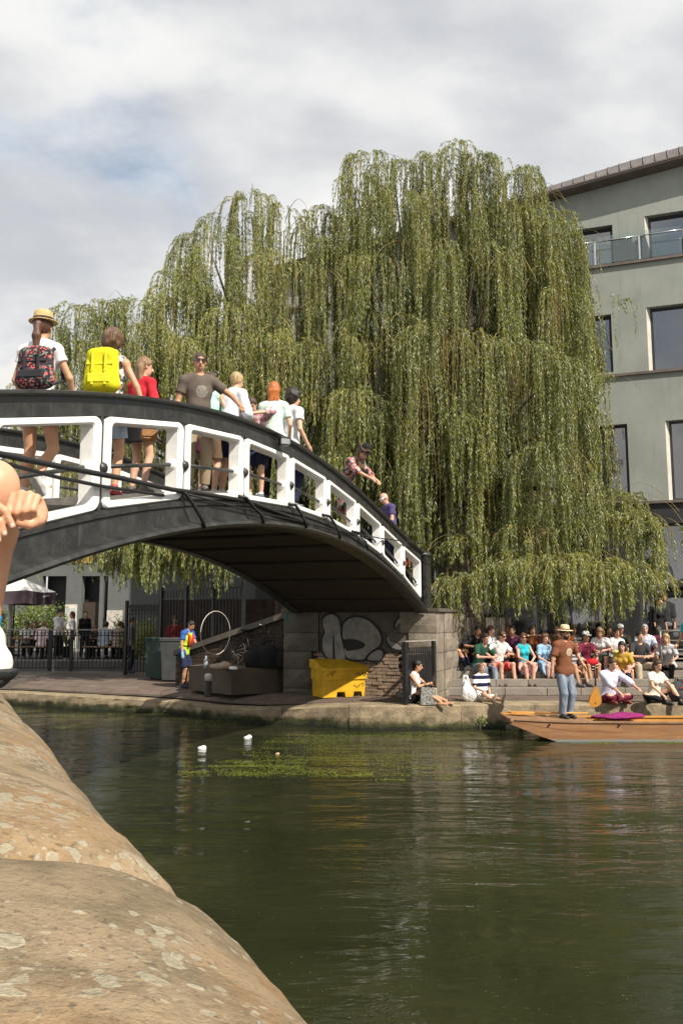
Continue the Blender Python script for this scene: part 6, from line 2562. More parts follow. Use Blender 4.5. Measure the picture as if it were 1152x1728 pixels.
person('woman in turquoise top and black trousers standing at the edge of the steps', (x_t, 19.75, GZ + RI), -60, 1.74, 'f', dict(hl=(.22, -.25, .98), hr=(-.25, -.2, 1.0)), (turq_c, .5, .012, -.08), ('trousers', black_c, 1.95, .006), (0.05, .05, .05), ('long', 'blond'), 'warm', group=GS, h=.012)

# ---------------------------------------------------------------- the worker by the bins
I_work = person('worker in hi-vis yellow waistcoat and navy shorts bending by the bins', at_z(313, 1160, GZ), 62, 1.72, 'm',
                dict(hip=(0, .06, .92), lean=14, hl=(.16, -.32, .86), hr=(-.28, -.10, .78), el=(.8, .7, 0), er=(-.8, .7, 0)), (blue_c, .6, .012, -.06), ('shorts', navy_c, .95, .03), (0.03, .03, .06), ('crop', 'dark'), 'tan', h=.011, head=(26, 0))
iw = I_work
F = Field(np.minimum(iw['hip'], iw['neck']) - .30, np.maximum(iw['hip'], iw['neck']) + .30, .013)
F.cone(iw['hip'], iw['waist'], .155, .152, .04, (iw['fw'], 1.15))
F.cone(iw['waist'], iw['chest'], .152, .172, .04, (iw['fw'], 1.22))
F.cone(iw['chest'], iw['chest'] + iw['up'] * .09, .172, .15, .03, (iw['fw'], 1.25))
F.cone(iw['sh'][1], iw['sh'][-1], .072, .072, .03)
F.plane(iw['hip'] - iw['up'] * .06, -iw['up'])
F.ell(iw['neck'] + iw['up'] * .06 + iw['fw'] * .05, (.085, .10, .10), None, cut=True)
for s in (1, -1):
    F.ell(iw['sh'][s] + iw['lf'] * s * .06 - iw['up'] * .03, (.07, .11, .12), None, cut=True)
F.mesh('waistcoat', hivis_c, iw['root'], iw['S'])
for s in (1, -1):
    m = MB()
    pts = [(iw['neck'] + iw['lf'] * s * .085 - iw['fw'] * .02 + iw['up'] * .03) * iw['S'], (iw['chest'] + iw['lf'] * s * .07 + iw['fw'] * .155 + iw['up'] * .04) * iw['S'], (iw['waist'] + iw['lf'] * s * .05 + iw['fw'] * .150) * iw['S']]
    m.tube(pts, [.028, .04, .034], 7)
    m.build('red_lapel', hivis2_c, iw['root'])
m = MB()
ring = [(iw['waist'] + iw['up'] * .02 + iw['lf'] * .165 * math.cos(a) + iw['fw'] * .142 * math.sin(a)) * iw['S'] for a in np.linspace(0, 2 * math.pi, 15)]
m.tube(ring, .016, 6)
m.build('belt', black_c, iw['root'])
for s in (1, -1):
    F = Field(iw['wri'][s] - .14, iw['wri'][s] + .14, .012)
    v = iw['wri'][s] - iw['elb'][s]
    v = v / np.linalg.norm(v)
    F.cone(iw['wri'][s] - v * .02, iw['wri'][s] + v * .09, .036, .040, .01)
    F.mesh('glove', M('pale_blue_glove', (.18, .36, .46), .6), iw['root'], iw['S'])

# ---------------------------------------------------------------- on the patio far behind the railing
def patio_person(label, px, rz, H, sex, top, hair, Y=30.6, seated=False, sk='fair', hat=None, **kw):
    x = (px - 576) / FPX * Y
    pose = dict(hip=(0, .0, .52), lean=14, fl=(.12, -.42, .085), fr=(-.12, -.42, .085), hl=(.14, -.36, .74), hr=(-.14, -.36, .74)) if seated else kw.pop('pose', None)
    return person(label, (x, Y, PZ), rz, H, sex, pose, top, ('trousers', black_c, 1.92, .012), (0.06, .05, .05), hair, sk, hat, group=GP, h=.016, **kw)


patio_person('man in grey cap and white shirt standing with a dark rucksack', 103, 70, 1.76, 'm', (white_c, 1.0, .016), ('short', 'dark'), hat=('cap', charcoal_c, None), pose=dict(hl=(.15, -.32, 1.0), hr=(-.15, -.34, 1.0)))
patio_person('dark haired woman in white blouse facing the man in the cap', 128, -70, 1.68, 'f', (white_c, 1.3, .016), ('long', 'auburn'))
patio_person('woman dressed in black with dark hair tied up', 147, 40, 1.72, 'f', (black_c, 1.9, .016), ('crop', 'dark'))
patio_person('man in pale pink shirt seen from behind, sitting', 76, 175, 1.78, 'm', (pink_c, 1.0, .016), ('crop', 'lightbrown'), seated=True)
patio_person('person with dark head in white top sitting at the table', 50, 30, 1.74, 'm', (white_c, .6, .016), ('short', 'dark'), sk='brown', seated=True, Y=31.4)
patio_person('brown haired person sitting beside the man in pink', 64, 20, 1.78, 'm', (charcoal_c, 1.0, .016), ('short', 'chestnut'), seated=True, Y=31.8)
patio_person('person in pale blue shirt with a dark strap sitting with back turned', 180, 165, 1.74, 'm', (palebl_c, 1.0, .016), ('short', 'dark'), seated=True)
patio_person('person in checked shirt sitting', 201, 150, 1.76, 'm', (cloth('checked_shirt', (.5, .42, .36), 'plaid', (.16, .10, .10), .5), 1.0, .016), ('short', 'chestnut'), seated=True)
patio_person('red haired person in dark top at the end of the table', 212, -20, 1.72, 'f', (cloth('dark_wine', (.09, .02, .03)), 1.0, .016), ('bob', 'auburn'), seated=True, Y=31.6)
patio_person('small brown haired child leaning on the patio table', 163, 30, 1.55, 'm', (charcoal_c, 1.9, .016), ('short', 'chestnut'), seated=True, Y=31.2)
person('person in grey hooded top behind the tall railing', ((224 - 576) / FPX * 27.2, 27.2, GZ), 100, 1.78, 'm', None, (cloth('mid_grey', (.2, .2, .2)), 1.9, .02), ('trousers', navy_c, 1.92, .014), (0.1, .1, .1), ('short', 'dark'), 'fair', h=.016)
person('person in red jacket in the shade behind the tall railing', ((297 - 576) / FPX * 25.6, 25.6, GZ), 20, 1.80, 'm', None, (cloth('deep_red', (.26, .02, .015)), 1.9, .024), ('trousers', black_c, 1.92, .014), (0.1, .1, .1), ('short', 'auburn'), 'fair', h=.016)
# ================================================================== THE SITTER BESIDE US: a raised knee, clasped hands and a sneaker enter the picture
def fore_person():
    fp = at_depth(-36, 1155, 1.86)
    base = Vector((fp.x, fp.y, CROWN - .006))
    # own frame: facing +x (the picture's right) after a quarter turn
    rz = 64
    root = thing('person', 'person on the parapet clasping a bare knee, in white and blue sneakers', 'person', base, R(rz))
    inv = Matrix.Rotation(-R(rz), 3, 'Z')

    def L(px, py, Y):
        return np.array(inv @ (at_depth(px, py, Y) - base))

    knee = L(-15, 824, 1.79)
    ankle = L(-33, 1070, 1.87)
    hipj = knee + np.array([0.02, .37, -.27])
    hip = hipj + np.array([-.09, .06, .0])
    hip2 = hip + np.array([-.09, 0, 0])
    knee2 = hip2 + np.array([-.16, -.20, .34])
    ank2 = knee2 + np.array([-.03, .12, -.39])
    waist = hip + np.array([0, .07, .17])
    chest = waist + np.array([0, .02, .24])
    neck = chest + np.array([0, -.02, .17])
    hc = neck + np.array([0, -.05, .16])
    shl = neck + np.array([.16, 0, -.05])
    shr = neck + np.array([-.16, 0, -.05])
    fist = L(43, 860, 1.73)
    FD_ = np.array(inv @ Vector((.57, -.82, 0)).normalized())
    SD_ = np.array([-FD_[1], FD_[0], 0])

    def O(x, y, z):
        return SD_ * x - FD_ * y + np.array([0, 0, z])
    lo = np.minimum.reduce([knee, ankle, hip, hc, ank2, fist, shr]) - .20
    hi = np.maximum.reduce([knee, ankle, hip, hc, ank2, fist, shl]) + .22
    B = Field(lo, hi, .0048)
    sk = skin('fore')
    B.cone(hip - np.array([.06, 0, 0]), hip + np.array([.06, 0, 0]), .12, .12, .03)
    B.cone(hip, waist, .125, .11, .04)
    B.cone(waist, chest, .11, .13, .04, (np.array([0, 1., 0]), 1.3))
    B.cone(shl, shr, .05, .05, .03)
    B.cone(chest, neck, .11, .06, .04)
    B.cone(neck, hc, .046, .05, .02)
    B.ell(hc + np.array([0, .01, .03]), (.074, .092, .1), None, .01)
    B.ell(hc + np.array([0, -.03, -.05]), (.056, .064, .066), None, .02)
    B.cone(hc + np.array([0, -.085, .02]), hc + np.array([0, -.105, -.02]), .010, .016, .01)
    B.cone(hipj, knee + np.array([0, .02, -.01]), .082, .058, .03)
    B.ell(knee + np.array([0, -.012, .006]), (.050, .050, .056), None, .03)
    mid = L(-16, 895, 1.815)
    B.cone(knee, mid, .050, .055, .02)
    B.cone(mid, ankle, .055, .036, .02)
    B.cone(hip2, knee2, .082, .056, .03)
    B.cone(knee2, knee2 * .6 + ank2 * .4 + np.array([0, .015, 0]), .053, .052, .02)
    B.cone(knee2 * .6 + ank2 * .4 + np.array([0, .015, 0]), ank2, .052, .036, .02)
    B.cone(ank2, ank2 + FD_ * .12 + np.array([0, 0, -.05]), .034, .03, .02)
    B.cone(ankle, ankle + FD_ * .10 + np.array([0, 0, -.04]), .034, .03, .02)
    # picture frame axes at the hand, in the figure's frame
    ex = np.array(inv @ Vector((1, 0, 0)))
    ey = np.array(inv @ Vector((0, -1, 0)))          # towards us
    ez = np.array([0, 0, 1.])

    def H(x, y, z):
        return fist + ex * x * .001 + ey * y * .001 + ez * z * .001
    # far hand: a fist seen from its knuckles; four curled fingers of unequal length
    HM = np.stack([ex, ey, ez], 1)
    B.ell(H(6, -16, 0), (.031, .018, .031), HM, .008)
    B.ell(H(24, -9, -6), (.0135, .019, .026), HM, .010)
    # thumb: leaves the side of the palm near its base and closes under the fingers
    B.cone(H(27, -6, -20), H(14, 8, -32), .0135, .0115, .008)
    B.cone(H(14, 8, -32), H(-8, 12, -30), .0110, .0090, .003)
    for x, top, pip, tip, rr in ((-23.5, 27, 2, -17, .0088), (-6.0, 31, 0, -21, .0093), (11.5, 29, 3, -18, .0092), (27.0, 24, 6, -10, .0080)):
        kn_, pp, tp = H(x, 10, top + 1), H(x - 1.5, 25, pip - 9), H(x - 2, 10, tip - 2)
        B.cone(H(x * .8 + 3, -18, top - 6), kn_, rr + .001, rr + .0006, .004)
        B.cone(kn_, pp, rr + .0006, rr + .0004, .0010)
        B.cone(pp, tp, rr, rr - .0014, .0010)
    # forearms
    elr = fist * .42 + shl * .58 + np.array([.10, .04, -.10])
    ell_ = fist * .42 + shr * .58 + np.array([-.12, .02, -.14])
    B.cone(H(14, -24, -10), elr, .024, .036, .012)
    B.cone(elr, shl, .036, .044, .02)
    # near hand: fingers laid over, pointing down
    h2 = L(-34, 868, 1.70)
    B.ell(h2, (.036, .022, .034), np.stack([ex, ey, ez], 1), .01)
    for k, (a_, b_, c2) in enumerate((((-12, 848), (8, 862), (22, 888)), ((-16, 868), (0, 880), (8, 901)), ((-22, 884), (-8, 896), (-2, 912)), ((-30, 894), (-20, 906), (-16, 918)))):
        yy = 1.695
        p1, p2, p3 = L(*a_, yy), L(*b_, yy - .008), L(*c2, yy)
        B.cone(h2, p1, .012, .0098, .006)
        B.cone(p1, p2, .0098, .0090, .003)
        B.cone(p2, p3, .0088, .0072, .003)
    nails = [(L(*c2, 1.695 - .0065), k) for k, c2 in enumerate(((21, 887), (7.5, 900), (-2, 911)))]
    B.cone(L(-40, 850, 1.70), L(-20, 836, 1.69), .012, .010, .004)
    B.cone(L(-20, 836, 1.69), L(-4, 840, 1.69), .010, .008, .003)
    B.cone(h2, ell_, .027, .037, .014)
    B.cone(ell_, shr, .037, .045, .02)
    body = B.mesh('body', sk, root)
    for p_, k in nails:
        F = Field(p_ - .012, p_ + .012, .0014)
        F.ell(p_, (.0046, .0026, .0056), HM, 0)
        F.mesh('fingernail', M('fingernail', (.66, .42, .36), .25, .05, 5), body)
    # clothes
    T = Field(lo, hi, .0125)
    T.cone(hip - np.array([.06, 0, 0]), hip + np.array([.06, 0, 0]), .135, .135, .03)
    T.cone(hip, waist, .138, .125, .04)
    T.cone(waist, chest, .125, .145, .04, (np.array([0, 1., 0]), 1.25))
    T.cone(chest, neck, .125, .07, .04)
    T.cone(shl, shr, .064, .064, .03)
    T.cone(shr, ell_, .06, .06, .02, t1=.5)
    T.cone(shl, elr, .06, .06, .02, t1=.5)
    T.ell(neck + np.array([0, -.04, .08]), (.08, .09, .09), None, cut=True)
    T.plane(hip - np.array([0, 0, .06]), (0, 0, -1))
    T.mesh('shirt', cloth('grey_marl', (.4, .4, .42)), root)
    T = Field(lo, hi, .0125)
    T.cone(hip - np.array([.06, 0, 0]), hip + np.array([.06, 0, 0]), .128, .128, .03)
    T.cone(hipj, knee, .095, .085, .03, t1=.42)
    T.cone(hip2, knee2, .095, .085, .03, t1=.5)
    T.mesh('shorts', denim_c, root)
    T = Field(hc - .2, hc + .2, .0125)
    T.ell(hc + np.array([0, .016, .036]), (.088, .106, .112), None, .01)
    T.plane(hc + np.array([0, -.05, .045]), (0, -.8, -.6))
    T.plane(hc - np.array([0, 0, .09]), (0, 0, -1))
    T.mesh('hair', hairm('lightbrown'), root)
    # shoe and sock: the toe points towards the water
    m_sole = M('black_sole', (.02, .02, .022), .7, .2, 9, .3)
    m_upper = M('sneaker_white', (.70, .66, .60), .75, .1, 14, .3)
    m_sblue = M('sneaker_blue', (.03, .24, .58), .6, .12, 14, .3)
    m_sock = cloth('blue_sock', (.02, .22, .50))
    for (ak, kn) in ((ankle, knee), (ank2, knee2)):
        gz = 0.0 if ak is ankle else ak[2] - .085
        o = ak.copy()
        F = Field(o - .22, o + .22, .007)
        F.cone(o + O(0, .035, -.03), o + O(0, -.02, -.02), .046, .046, .02)
        F.cone(o + O(0, -.02, -.015), o + O(0, -.135, -.052), .045, .034, .02)
        F.cone(o + O(.0, .04, -.06), o + O(0, -.145, -.064), .038, .037, .02)
        F.plane((0, 0, gz + .012), (0, 0, -1))
        F.plane(o + O(0, 0, .018), O(0, .15, 1))
        up_ = F.mesh('sneaker', m_upper, root)
        F = Field(o - .22, o + .22, .007)
        F.cone(o + O(0, .045, -.072), o + O(0, -.150, -.072), .043, .041, .01)
        F.plane((0, 0, gz), (0, 0, -1))
        F.plane((0, 0, gz + .024), (0, 0, 1))
        F.mesh('sole', m_sole, up_)
        # toe bumper
        F = Field(o - .24, o + .22, .006)
        F.cone(o + O(-.016, -.168, -.070), o + O(.02, -.168, -.070), .026, .026, .01)
        F.plane((0, 0, gz + .004), (0, 0, -1))
        F.plane((0, 0, gz + .042), (0, 0, 1))
        F.mesh('toe_cap', m_sole, up_)
        for q in range(5):
            a = o + O(0, -.025 - .022 * q, .032 - .0125 * q)
            m = MB()
            w = .036 - .002 * q
            m.tube([a + O(-w, .006, -.022), a + O(-w * .6, -.002, -.001), a + O(0, -.006, .006), a + O(w * .6, -.002, -.001), a + O(w, .006, -.022)], .0052, 6)
            m.build('lace', m_sblue if q % 2 == 0 else m_upper, up_)
        m = MB()
        F = Field(o - .2, o + .2, .0075)
        F.cone(o + O(0, .03, -.045), o + O(0, -.075, -.05), .0485, .0475, .012)
        F.plane(o + O(0, 0, -.030), (0, 0, 1))
        F.plane((0, 0, gz + .024), (0, 0, -1))
        F.mesh('side_stripe', m_sblue, up_)
        F = Field(o - .12, o + .16, .008)
        d = kn - ak
        F.cone(ak - d * .06, kn, .041, .052, .01, t1=.19)
        F.mesh('sock', m_sock, root)
    return root


SKIN['fore'] = None
t = NT('skin_tan_peach')  # tan peach skin of the sitter on the parapet
v = t.coord('Object')
a = t.noise(v, 9, 4, .6)
b = t.noise(v, 70, 3, .6)
cc = t.mix(t.ramp(a, .3, .7), (.56, .29, .17), (.66, .37, .235))
cc = t.mix(t.math('MULTIPLY', t.ramp(b, .5, .75), .25), cc, (.54, .24, .14))
SKIN['fore'] = t.done(cc, .46, 0, t.bump(t.noise(v, 260, 3, .6), .12, .004), .4, Subsurface_Weight=.15, Subsurface_Radius=(.02, .008, .004), Subsurface_Scale=.25)
fore_person()
# ================================================================== THINGS ALONG THE QUAY
m_iron = M('black_iron', (0.013, 0.013, 0.014), 0.42, 0.3, 6, 0.15)
m_ironpale = M('pale_top_rail', (0.30, 0.27, 0.23), 0.6, 0.3, 6, 0.2)  # pale rail tone; on the gate it is sunlight put into the colour
m_ylw = M('yellow_plastic', (0.60, 0.35, 0.012), 0.5, 0.17, 3, 0.12)
m_ply = M('grey_plastic', (0.045, 0.048, 0.048), 0.5, 0.15, 4, 0.1)
m_plg = M('dark_green_plastic', (0.03, 0.06, 0.05), 0.5, 0.15, 4, 0.1)
m_tyre = M('tyre_rubber', (0.02, 0.02, 0.02), 0.7, 0.2, 8)
m_conc = stone_mat('concrete_block', (0.105, 0.082, 0.06), 0.25, 0, 0.5, 3)

# ---- yellow grit bin in front of the pier
def grit_bin():
    a = at_z(543, 1178, GZ)
    b = at_z(634, 1174, GZ)
    d = (b - a)
    w = d.length
    rz = math.atan2(d.y, d.x)
    root = thing('grit_bin', 'yellow plastic grit bin with sloping lid and scribbled front, against the bridge pier', 'grit bin', (a + b) / 2, rz)
    h1, h2, h3 = 0.40, 0.62, 0.84
    # lower tub with two fork slots: a front outline with notches
    fr = [(-w / 2 + .03, 0), (-w * .20, 0), (-w * .18, .115), (-w * .035, .115), (-w * .02, 0), (w * .13, 0), (w * .145, .115), (w * .29, .115), (w * .31, 0), (w / 2 - .03, 0), (w / 2 - .02, h1), (-w / 2 + .02, h1)]
    fr = [(-w / 2 + .03, 0), (-w * .23, 0), (-w * .215, .115), (-w * .075, .115), (-w * .06, 0), (w * .08, 0), (w * .095, .115), (w * .235, .115), (w * .25, 0), (w / 2 - .03, 0), (w / 2 - .02, h1), (-w / 2 + .02, h1)]
    m = MB()
    m.prism(fr, (1, 0, 0), (0, 0, 1), (0, 1, 0), (0, 0, 0), 0.02, 0.60)
    m.build('tub', m_ylw, root)
    m = MB()
    m.prism([(-.012, h1 - .01), (-.03, h2), (.64, h2 + .06), (.62, h1 - .01)], (0, 1, 0), (0, 0, 1), (1, 0, 0), (0, 0, 0), -w / 2, w / 2)
    m.build('hopper', m_ylw, root)
    m = MB()
    m.prism([(-.06, h2 - .02), (-.06, h2 + .03), (.02, h2 + .075), (.30, h3 - .02), (.60, h3), (.66, h3 - .03), (.66, h2 + .03)], (0, 1, 0), (0, 0, 1), (1, 0, 0), (0, 0, 0), -w / 2 - .03, w / 2 + .03)
    lid = m.build('lid', m_ylw, root)
    m = MB()
    m.box((0, -.068, h2 + .0), (.24, .03, .028), bev=.006)
    m.build('handle', m_ylw, lid)
    m_ink = M('black_marker', (.05, .035, .01), .7)
    rr = random.Random(4)
    for (cx_, cz_, n, sw) in ((-w * .34, .53, 9, .10), (w * .20, .52, 12, .13), (w * .30, .52, 8, .07), (w * .18, .24, 12, .13), (w * .36, .24, 8, .07)):
        pts = []
        x, z = cx_ - sw, cz_
        for i in range(n):
            x = cx_ - sw + 2 * sw * i / (n - 1) + rr.uniform(-.03, .03)
            z = cz_ + rr.uniform(-.06, .06)
            y = -.026 - .018 * (z - h1) / (h2 - h1) + .004 if z > h1 else .016
            pts.append((x, y, z))
        m = MB()
        m.tube(pts, .0055, 4)
        m.build('scribble', m_ink, root)


grit_bin()

# ---- small black iron gate standing open by the quay edge
def iron_gate():
    a = at_z(684, 1189, GZ)
    b = Vector((2.02, 18.35, GZ))
    root = thing('iron_gate', 'short black iron gate with solid lower panel standing open by the quay edge', 'gate', a)
    d = (b - a)
    L = d.length
    u = d.normalized()
    rot = Matrix.Rotation(math.atan2(u.y, u.x), 3, 'Z')
    HT = 1.28
    for i, (t_, w) in enumerate(((0.0, .10), (L, .08))):
        m = MB()
        m.box(u * t_ + Vector((0, 0, HT / 2)), (w, w, HT), rot, bev=.008)
        m.build('post', m_iron, root)
    for z, nm, mt in ((HT + .012, 'top_rail', m_ironpale), (HT - .22, 'rail', m_iron), (.13, 'rail', m_iron)):
        m = MB()
        m.box(u * (L / 2) + Vector((0, 0, z)), (L + (.1 if nm == 'top_rail' else -.1), .09 if nm == 'top_rail' else .04, .022 if nm == 'top_rail' else .04), rot)
        m.build(nm, mt, root)
    n = 13
    for i in range(1, n):
        m = MB()
        m.box(u * (L * i / n) + Vector((0, 0, HT / 2 + .02)), (.022, .022, HT - .28), rot)
        m.build('bar', m_iron, root)
    m = MB()
    m.box(u * (L / 2) + Vector((0, 0, .58)), (L - .14, .008, .86), rot)
    m.build('mesh_panel', m_iron, root)


iron_gate()

# ---- things beside the sitters
def carrier_bag():
    p = at_z(793, 1184, GZ)
    root = thing('carrier_bag', 'full white plastic carrier bag with looped handles on the quay', 'bag', p, .2)
    F = Field((-.34, -.3, -.05), (.34, .3, .7), .012)
    F.ell((.05, 0, .15), (.24, .15, .165), None, .05)
    F.ell((-.06, 0, .22), (.13, .10, .16), None, .06)
    F.cone((-.06, 0, .30), (-.11, 0, .42), .06, .03, .05)
    F.plane((0, 0, .0), (0, 0, -1))
    F.ripple(.012, 26, 1)
    F.ripple(.006, 60, 2)
    t = NT('thin_white_plastic')
    v = t.coord('Object')
    m_pl = t.done(t.mix(t.ramp(t.noise(v, 12, 4, .6), .3, .7), (.72, .72, .74), (.82, .82, .83)), .35, 0, t.bump(t.noise(v, 40, 4, .6), .4, .02), .5, Subsurface_Weight=.2, Subsurface_Radius=(.05, .05, .05), Subsurface_Scale=.3)
    F.mesh('bag_body', m_pl, root)
    for y in (-.03, .04):
        m = MB()
        m.tube([(-.17, y, .36), (-.155, y, .48), (-.11, y, .56), (-.07, y, .55), (-.04, y, .46), (.0, y, .33)], .014, 6)
        m.build('handle', m_pl, root)


carrier_bag()
p = at_z(722, 1189, GZ)
tote = thing('tote_bag', 'printed grey paper tote bag leaning beside the woman in white vest', 'bag', p, .15)
t = NT('newsprint')
v = t.coord('Object', (22, 22, 40))
m_news = t.done(t.mix(t.ramp(t.noise(v, 1.5, 3, .6), .46, .56), (.30, .29, .26), (.06, .06, .06)), .8)
m = MB()
m.prism([(-.17, 0), (.15, 0), (.17, .34), (-.15, .36)], (1, 0, 0), (0, 0, 1), (0, 1, 0), (0, 0, 0), -.05, .06)
m.build('bag_body', m_news, tote)
m = MB()
m.box((.155, 0, .17), (.05, .12, .33), bev=.01)
m.build('side_gusset', M('kraft_paper', (.40, .32, .23), .8), tote)
for y in (-.05, .06):
    m = MB()
    m.tube([(-.07, y, .35), (-.06, y, .45), (.03, y, .46), (.06, y, .34)], .009, 5)
    m.build('handle', m_iron, tote)


def bottle(label, loc, col, h=.26, r=.034, rough=.1):
    root = thing('bottle', label, 'bottle', loc)
    m = MB()
    m.lathe([(r * .9, 0), (r, .01), (r, h * .62), (r * .45, h * .78), (r * .36, h * .94)], 12)
    m.build('glass_body', col, root)
    m = MB()
    m.lathe([(r * .42, h * .94), (r * .42, h), (r * .3, h + .004)], 10)
    m.build('cap', m_iron, root)
    return root


_w = W(I_seatw, (I_seatw['wri'][1] + I_seatw['wri'][-1]) / 2 + I_seatw['fw'] * .10 + np.array([0, 0, -.01]))
bottle('dark brown beer bottle in the hands of the woman in white vest', _w, M('brown_glass', (.03, .012, .006), .08, .1, 4, spec=.8))
lm = at_z(1033, 1130, 1.0)

# jacket thrown on the top step
pj = step_seat(915, 3)
F = Field((-.4, -.3, -.06), (.4, .3, .4), .014)
F.ell((0, 0, .04), (.26, .16, .11), None, .05)
F.ell((.14, -.10, .02), (.16, .10, .10), None, .05)
F.ell((-.06, .03, .12), (.15, .10, .08), None, .05)
F.ripple(.016, 20, 4)
F.plane((0, 0, 0), (0, 0, -1))
o = F.mesh('jacket', cloth('beige_jacket', (.44, .38, .30)), None)
o.location = pj
tag(o, 'crumpled beige jacket lying on the step behind the man in the boat', 'jacket')
pj = at_z(1142, 1184, GZ)
rk = thing('rucksack', 'black rucksack standing on the quay beside the long haired woman', 'rucksack', pj, .4)
F = Field((-.3, -.25, -.05), (.3, .25, .6), .013)
F.ell((0, 0, .20), (.20, .14, .24), None, .05)
F.ell((0, -.10, .14), (.15, .09, .13), None, .04)
F.plane((0, 0, 0), (0, 0, -1))
F.ripple(.006, 30, 3)
F.mesh('bag_body', charcoal_c, rk)
m = MB()
m.tube([(-.04, 0, .42), (-.03, 0, .50), (.03, 0, .50), (.04, 0, .42)], .012, 6)
m.build('handle', black_c, rk)
m = MB()
m.tube([(.10, -.12, .34), (.12, -.19, .22), (.12, -.18, .06)], .012, 6)
m.build('strap', cloth('pale_strap', (.5, .48, .45)), rk)
m = MB()
m.tube([(-.08, -.17, .30), (.0, -.20, .31), (.08, -.17, .30)], .012, 6)
m.build('red_trim', red_c, rk)
for px, py, lab in ((1088, 1184, 'crumpled white paper cup lying beside the long haired woman'), (1064, 1180, 'dark red drink can near the crossed legs of the man in lilac shirt')):
    p = at_z(px, py, GZ)
    if 'cup' in lab:
        o = thing('paper_cup', lab, 'cup', p)
        m = MB()
        m.lathe([(.036, 0), (.05, .13), (.053, .135), (.045, .13)], 12)
        m.build('cup_body', white_c, o)
        m = MB()
        m.box((.07, .02, .04), (.10, .08, .08), Matrix.Rotation(.4, 3, 'X'), bev=.02)
        m.build('wrapper', white_c, o)
    else:
        o = thing('drink_can', lab, 'can', p)
        m = MB()
        m.lathe([(.028, 0), (.033, .008), (.033, .108), (.027, .118), (.024, .116)], 12)
        m.build('can_body', M('red_can', (.12, .01, .015), .3, .1, 5, metal=.4), o)
# red bag on the lap of the person in maroon
q = step_seat(986, 3)
F = Field((-.25, -.2, -.2), (.25, .2, .2), .013)
F.ell((0, 0, 0), (.16, .10, .085), None, .03)
F.ripple(.008, 30, 5)
o = F.mesh('red_bag', red_c, None)
o.location = q + Vector((.06, -.40, .215))
tag(o, 'soft red bag on the lap of the person in maroon t-shirt', 'bag')

# ---- pear-shaped lute held upright by the man in the boat
pl = at_depth(1003, 1189, BOATY + .68)
pl.z = GZ + .012
lute = thing('lute', 'pear-shaped wooden lute held upright by its neck at the quay edge', 'lute', pl, .12)
lute.rotation_euler = (.33, -.07, .12)
ty = 0.07
m_spruce = M('lute_top', (0.62, 0.30, 0.055), 0.4, 0.12, 3)
m_walnut = M('lute_back', (0.13, 0.05, 0.02), 0.4, 0.2, 5)
outl = [(0, 0), (.075, .012), (.118, .06), (.132, .12), (.118, .20), (.088, .28), (.052, .36), (.026, .42), (0.022, .44), (-.022, .44), (-.026, .42), (-.052, .36), (-.088, .28), (-.118, .20), (-.132, .12), (-.118, .06), (-.075, .012)]
m = MB()
m.prism(outl, (1, 0, 0), (0, 0, 1), (0, 1, 0), (0, 0, 0), -.006, .004)
m.build('soundboard', m_spruce, lute)
F = Field((-.2, -.05, -.06), (.2, .25, .5), .010)
F.ell((0, .0, .14), (.128, .13, .145), None, .03)
F.cone((0, 0, .18), (0, 0, .42), .10, .02, .03)
F.plane((0, .005, 0), (0, -1, 0))
F.mesh('bowl_back', m_walnut, lute)
m = MB()
m.tube([(0, .012, .43), (-.012, .014, .62), (-.025, .016, .86)], [.02, .017, .016], 8)
nk = m.build('neck', m_walnut, lute)
m = MB()
m.lathe([(.012, -.002), (.012, .004)], 12, (0, -.008, .09), axis=(0, -1, 0))
m.build('sound_hole', m_iron, lute)
for i in range(4):
    m = MB()
    z = .80 + .03 * i
    s_ = 1 if i % 2 else -1
    m.tube([(-.025 + s_ * .01, .016, z), (-.025 + s_ * .045, .016, z), (-.025 + s_ * .06, .016, z)], [.005, .006, .013], 6)
    m.build('tuning_peg', cream_c, nk)

# ---- wooden punt
PX0 = at_depth(852, 1210, BOATY).x
punt = thing('punt', 'long flat-bottomed wooden punt with orange sides moored along the quay', 'boat', (PX0, BOATY, 0))
t = NT('varnished_planks')
v = t.coord('Object', (.8, 6, 9))
a = t.noise(v, 1.6, 5, .6)
b = t.noise(t.coord('Object', (2, 2, 2)), 1.5, 4, .6)
c = t.mix(t.ramp(a, .3, .7), (.215, .10, .042), (.30, .155, .072))
c = t.mix(t.ramp(b, .52, .72, 0, .6), c, (.20, .115, .07))
zz = t.n('ShaderNodeSeparateXYZ')
t.l(t.coord('Object'), zz.inputs[0])
c = t.mix(t.ramp(t.math('ADD', zz.outputs[2], t.math('MULTIPLY', b, .06)), .085, .055), c, (.17, .19, .18))
m_hull = t.done(c, .5, 0, t.bump(a, .3, .02), .35)
m_inner = M('inner_orange_wood', (.56, .26, .055), .5, .15, 3, .1)
m_deckw = M('weathered_deck', (.26, .15, .08), .7, .25, 5, .3)
BWd = 0.95
xs = [0.0, 0.25, 0.55, 0.85, 1.15, 2.5, 5.0, 8.0, 10.5]
bot = [0.32, 0.22, 0.10, 0.0, -0.10, -0.14, -0.14, -0.14, -0.14]
topz = [0.40, 0.385, 0.37, 0.355, 0.345, 0.335, 0.335, 0.335, 0.335]


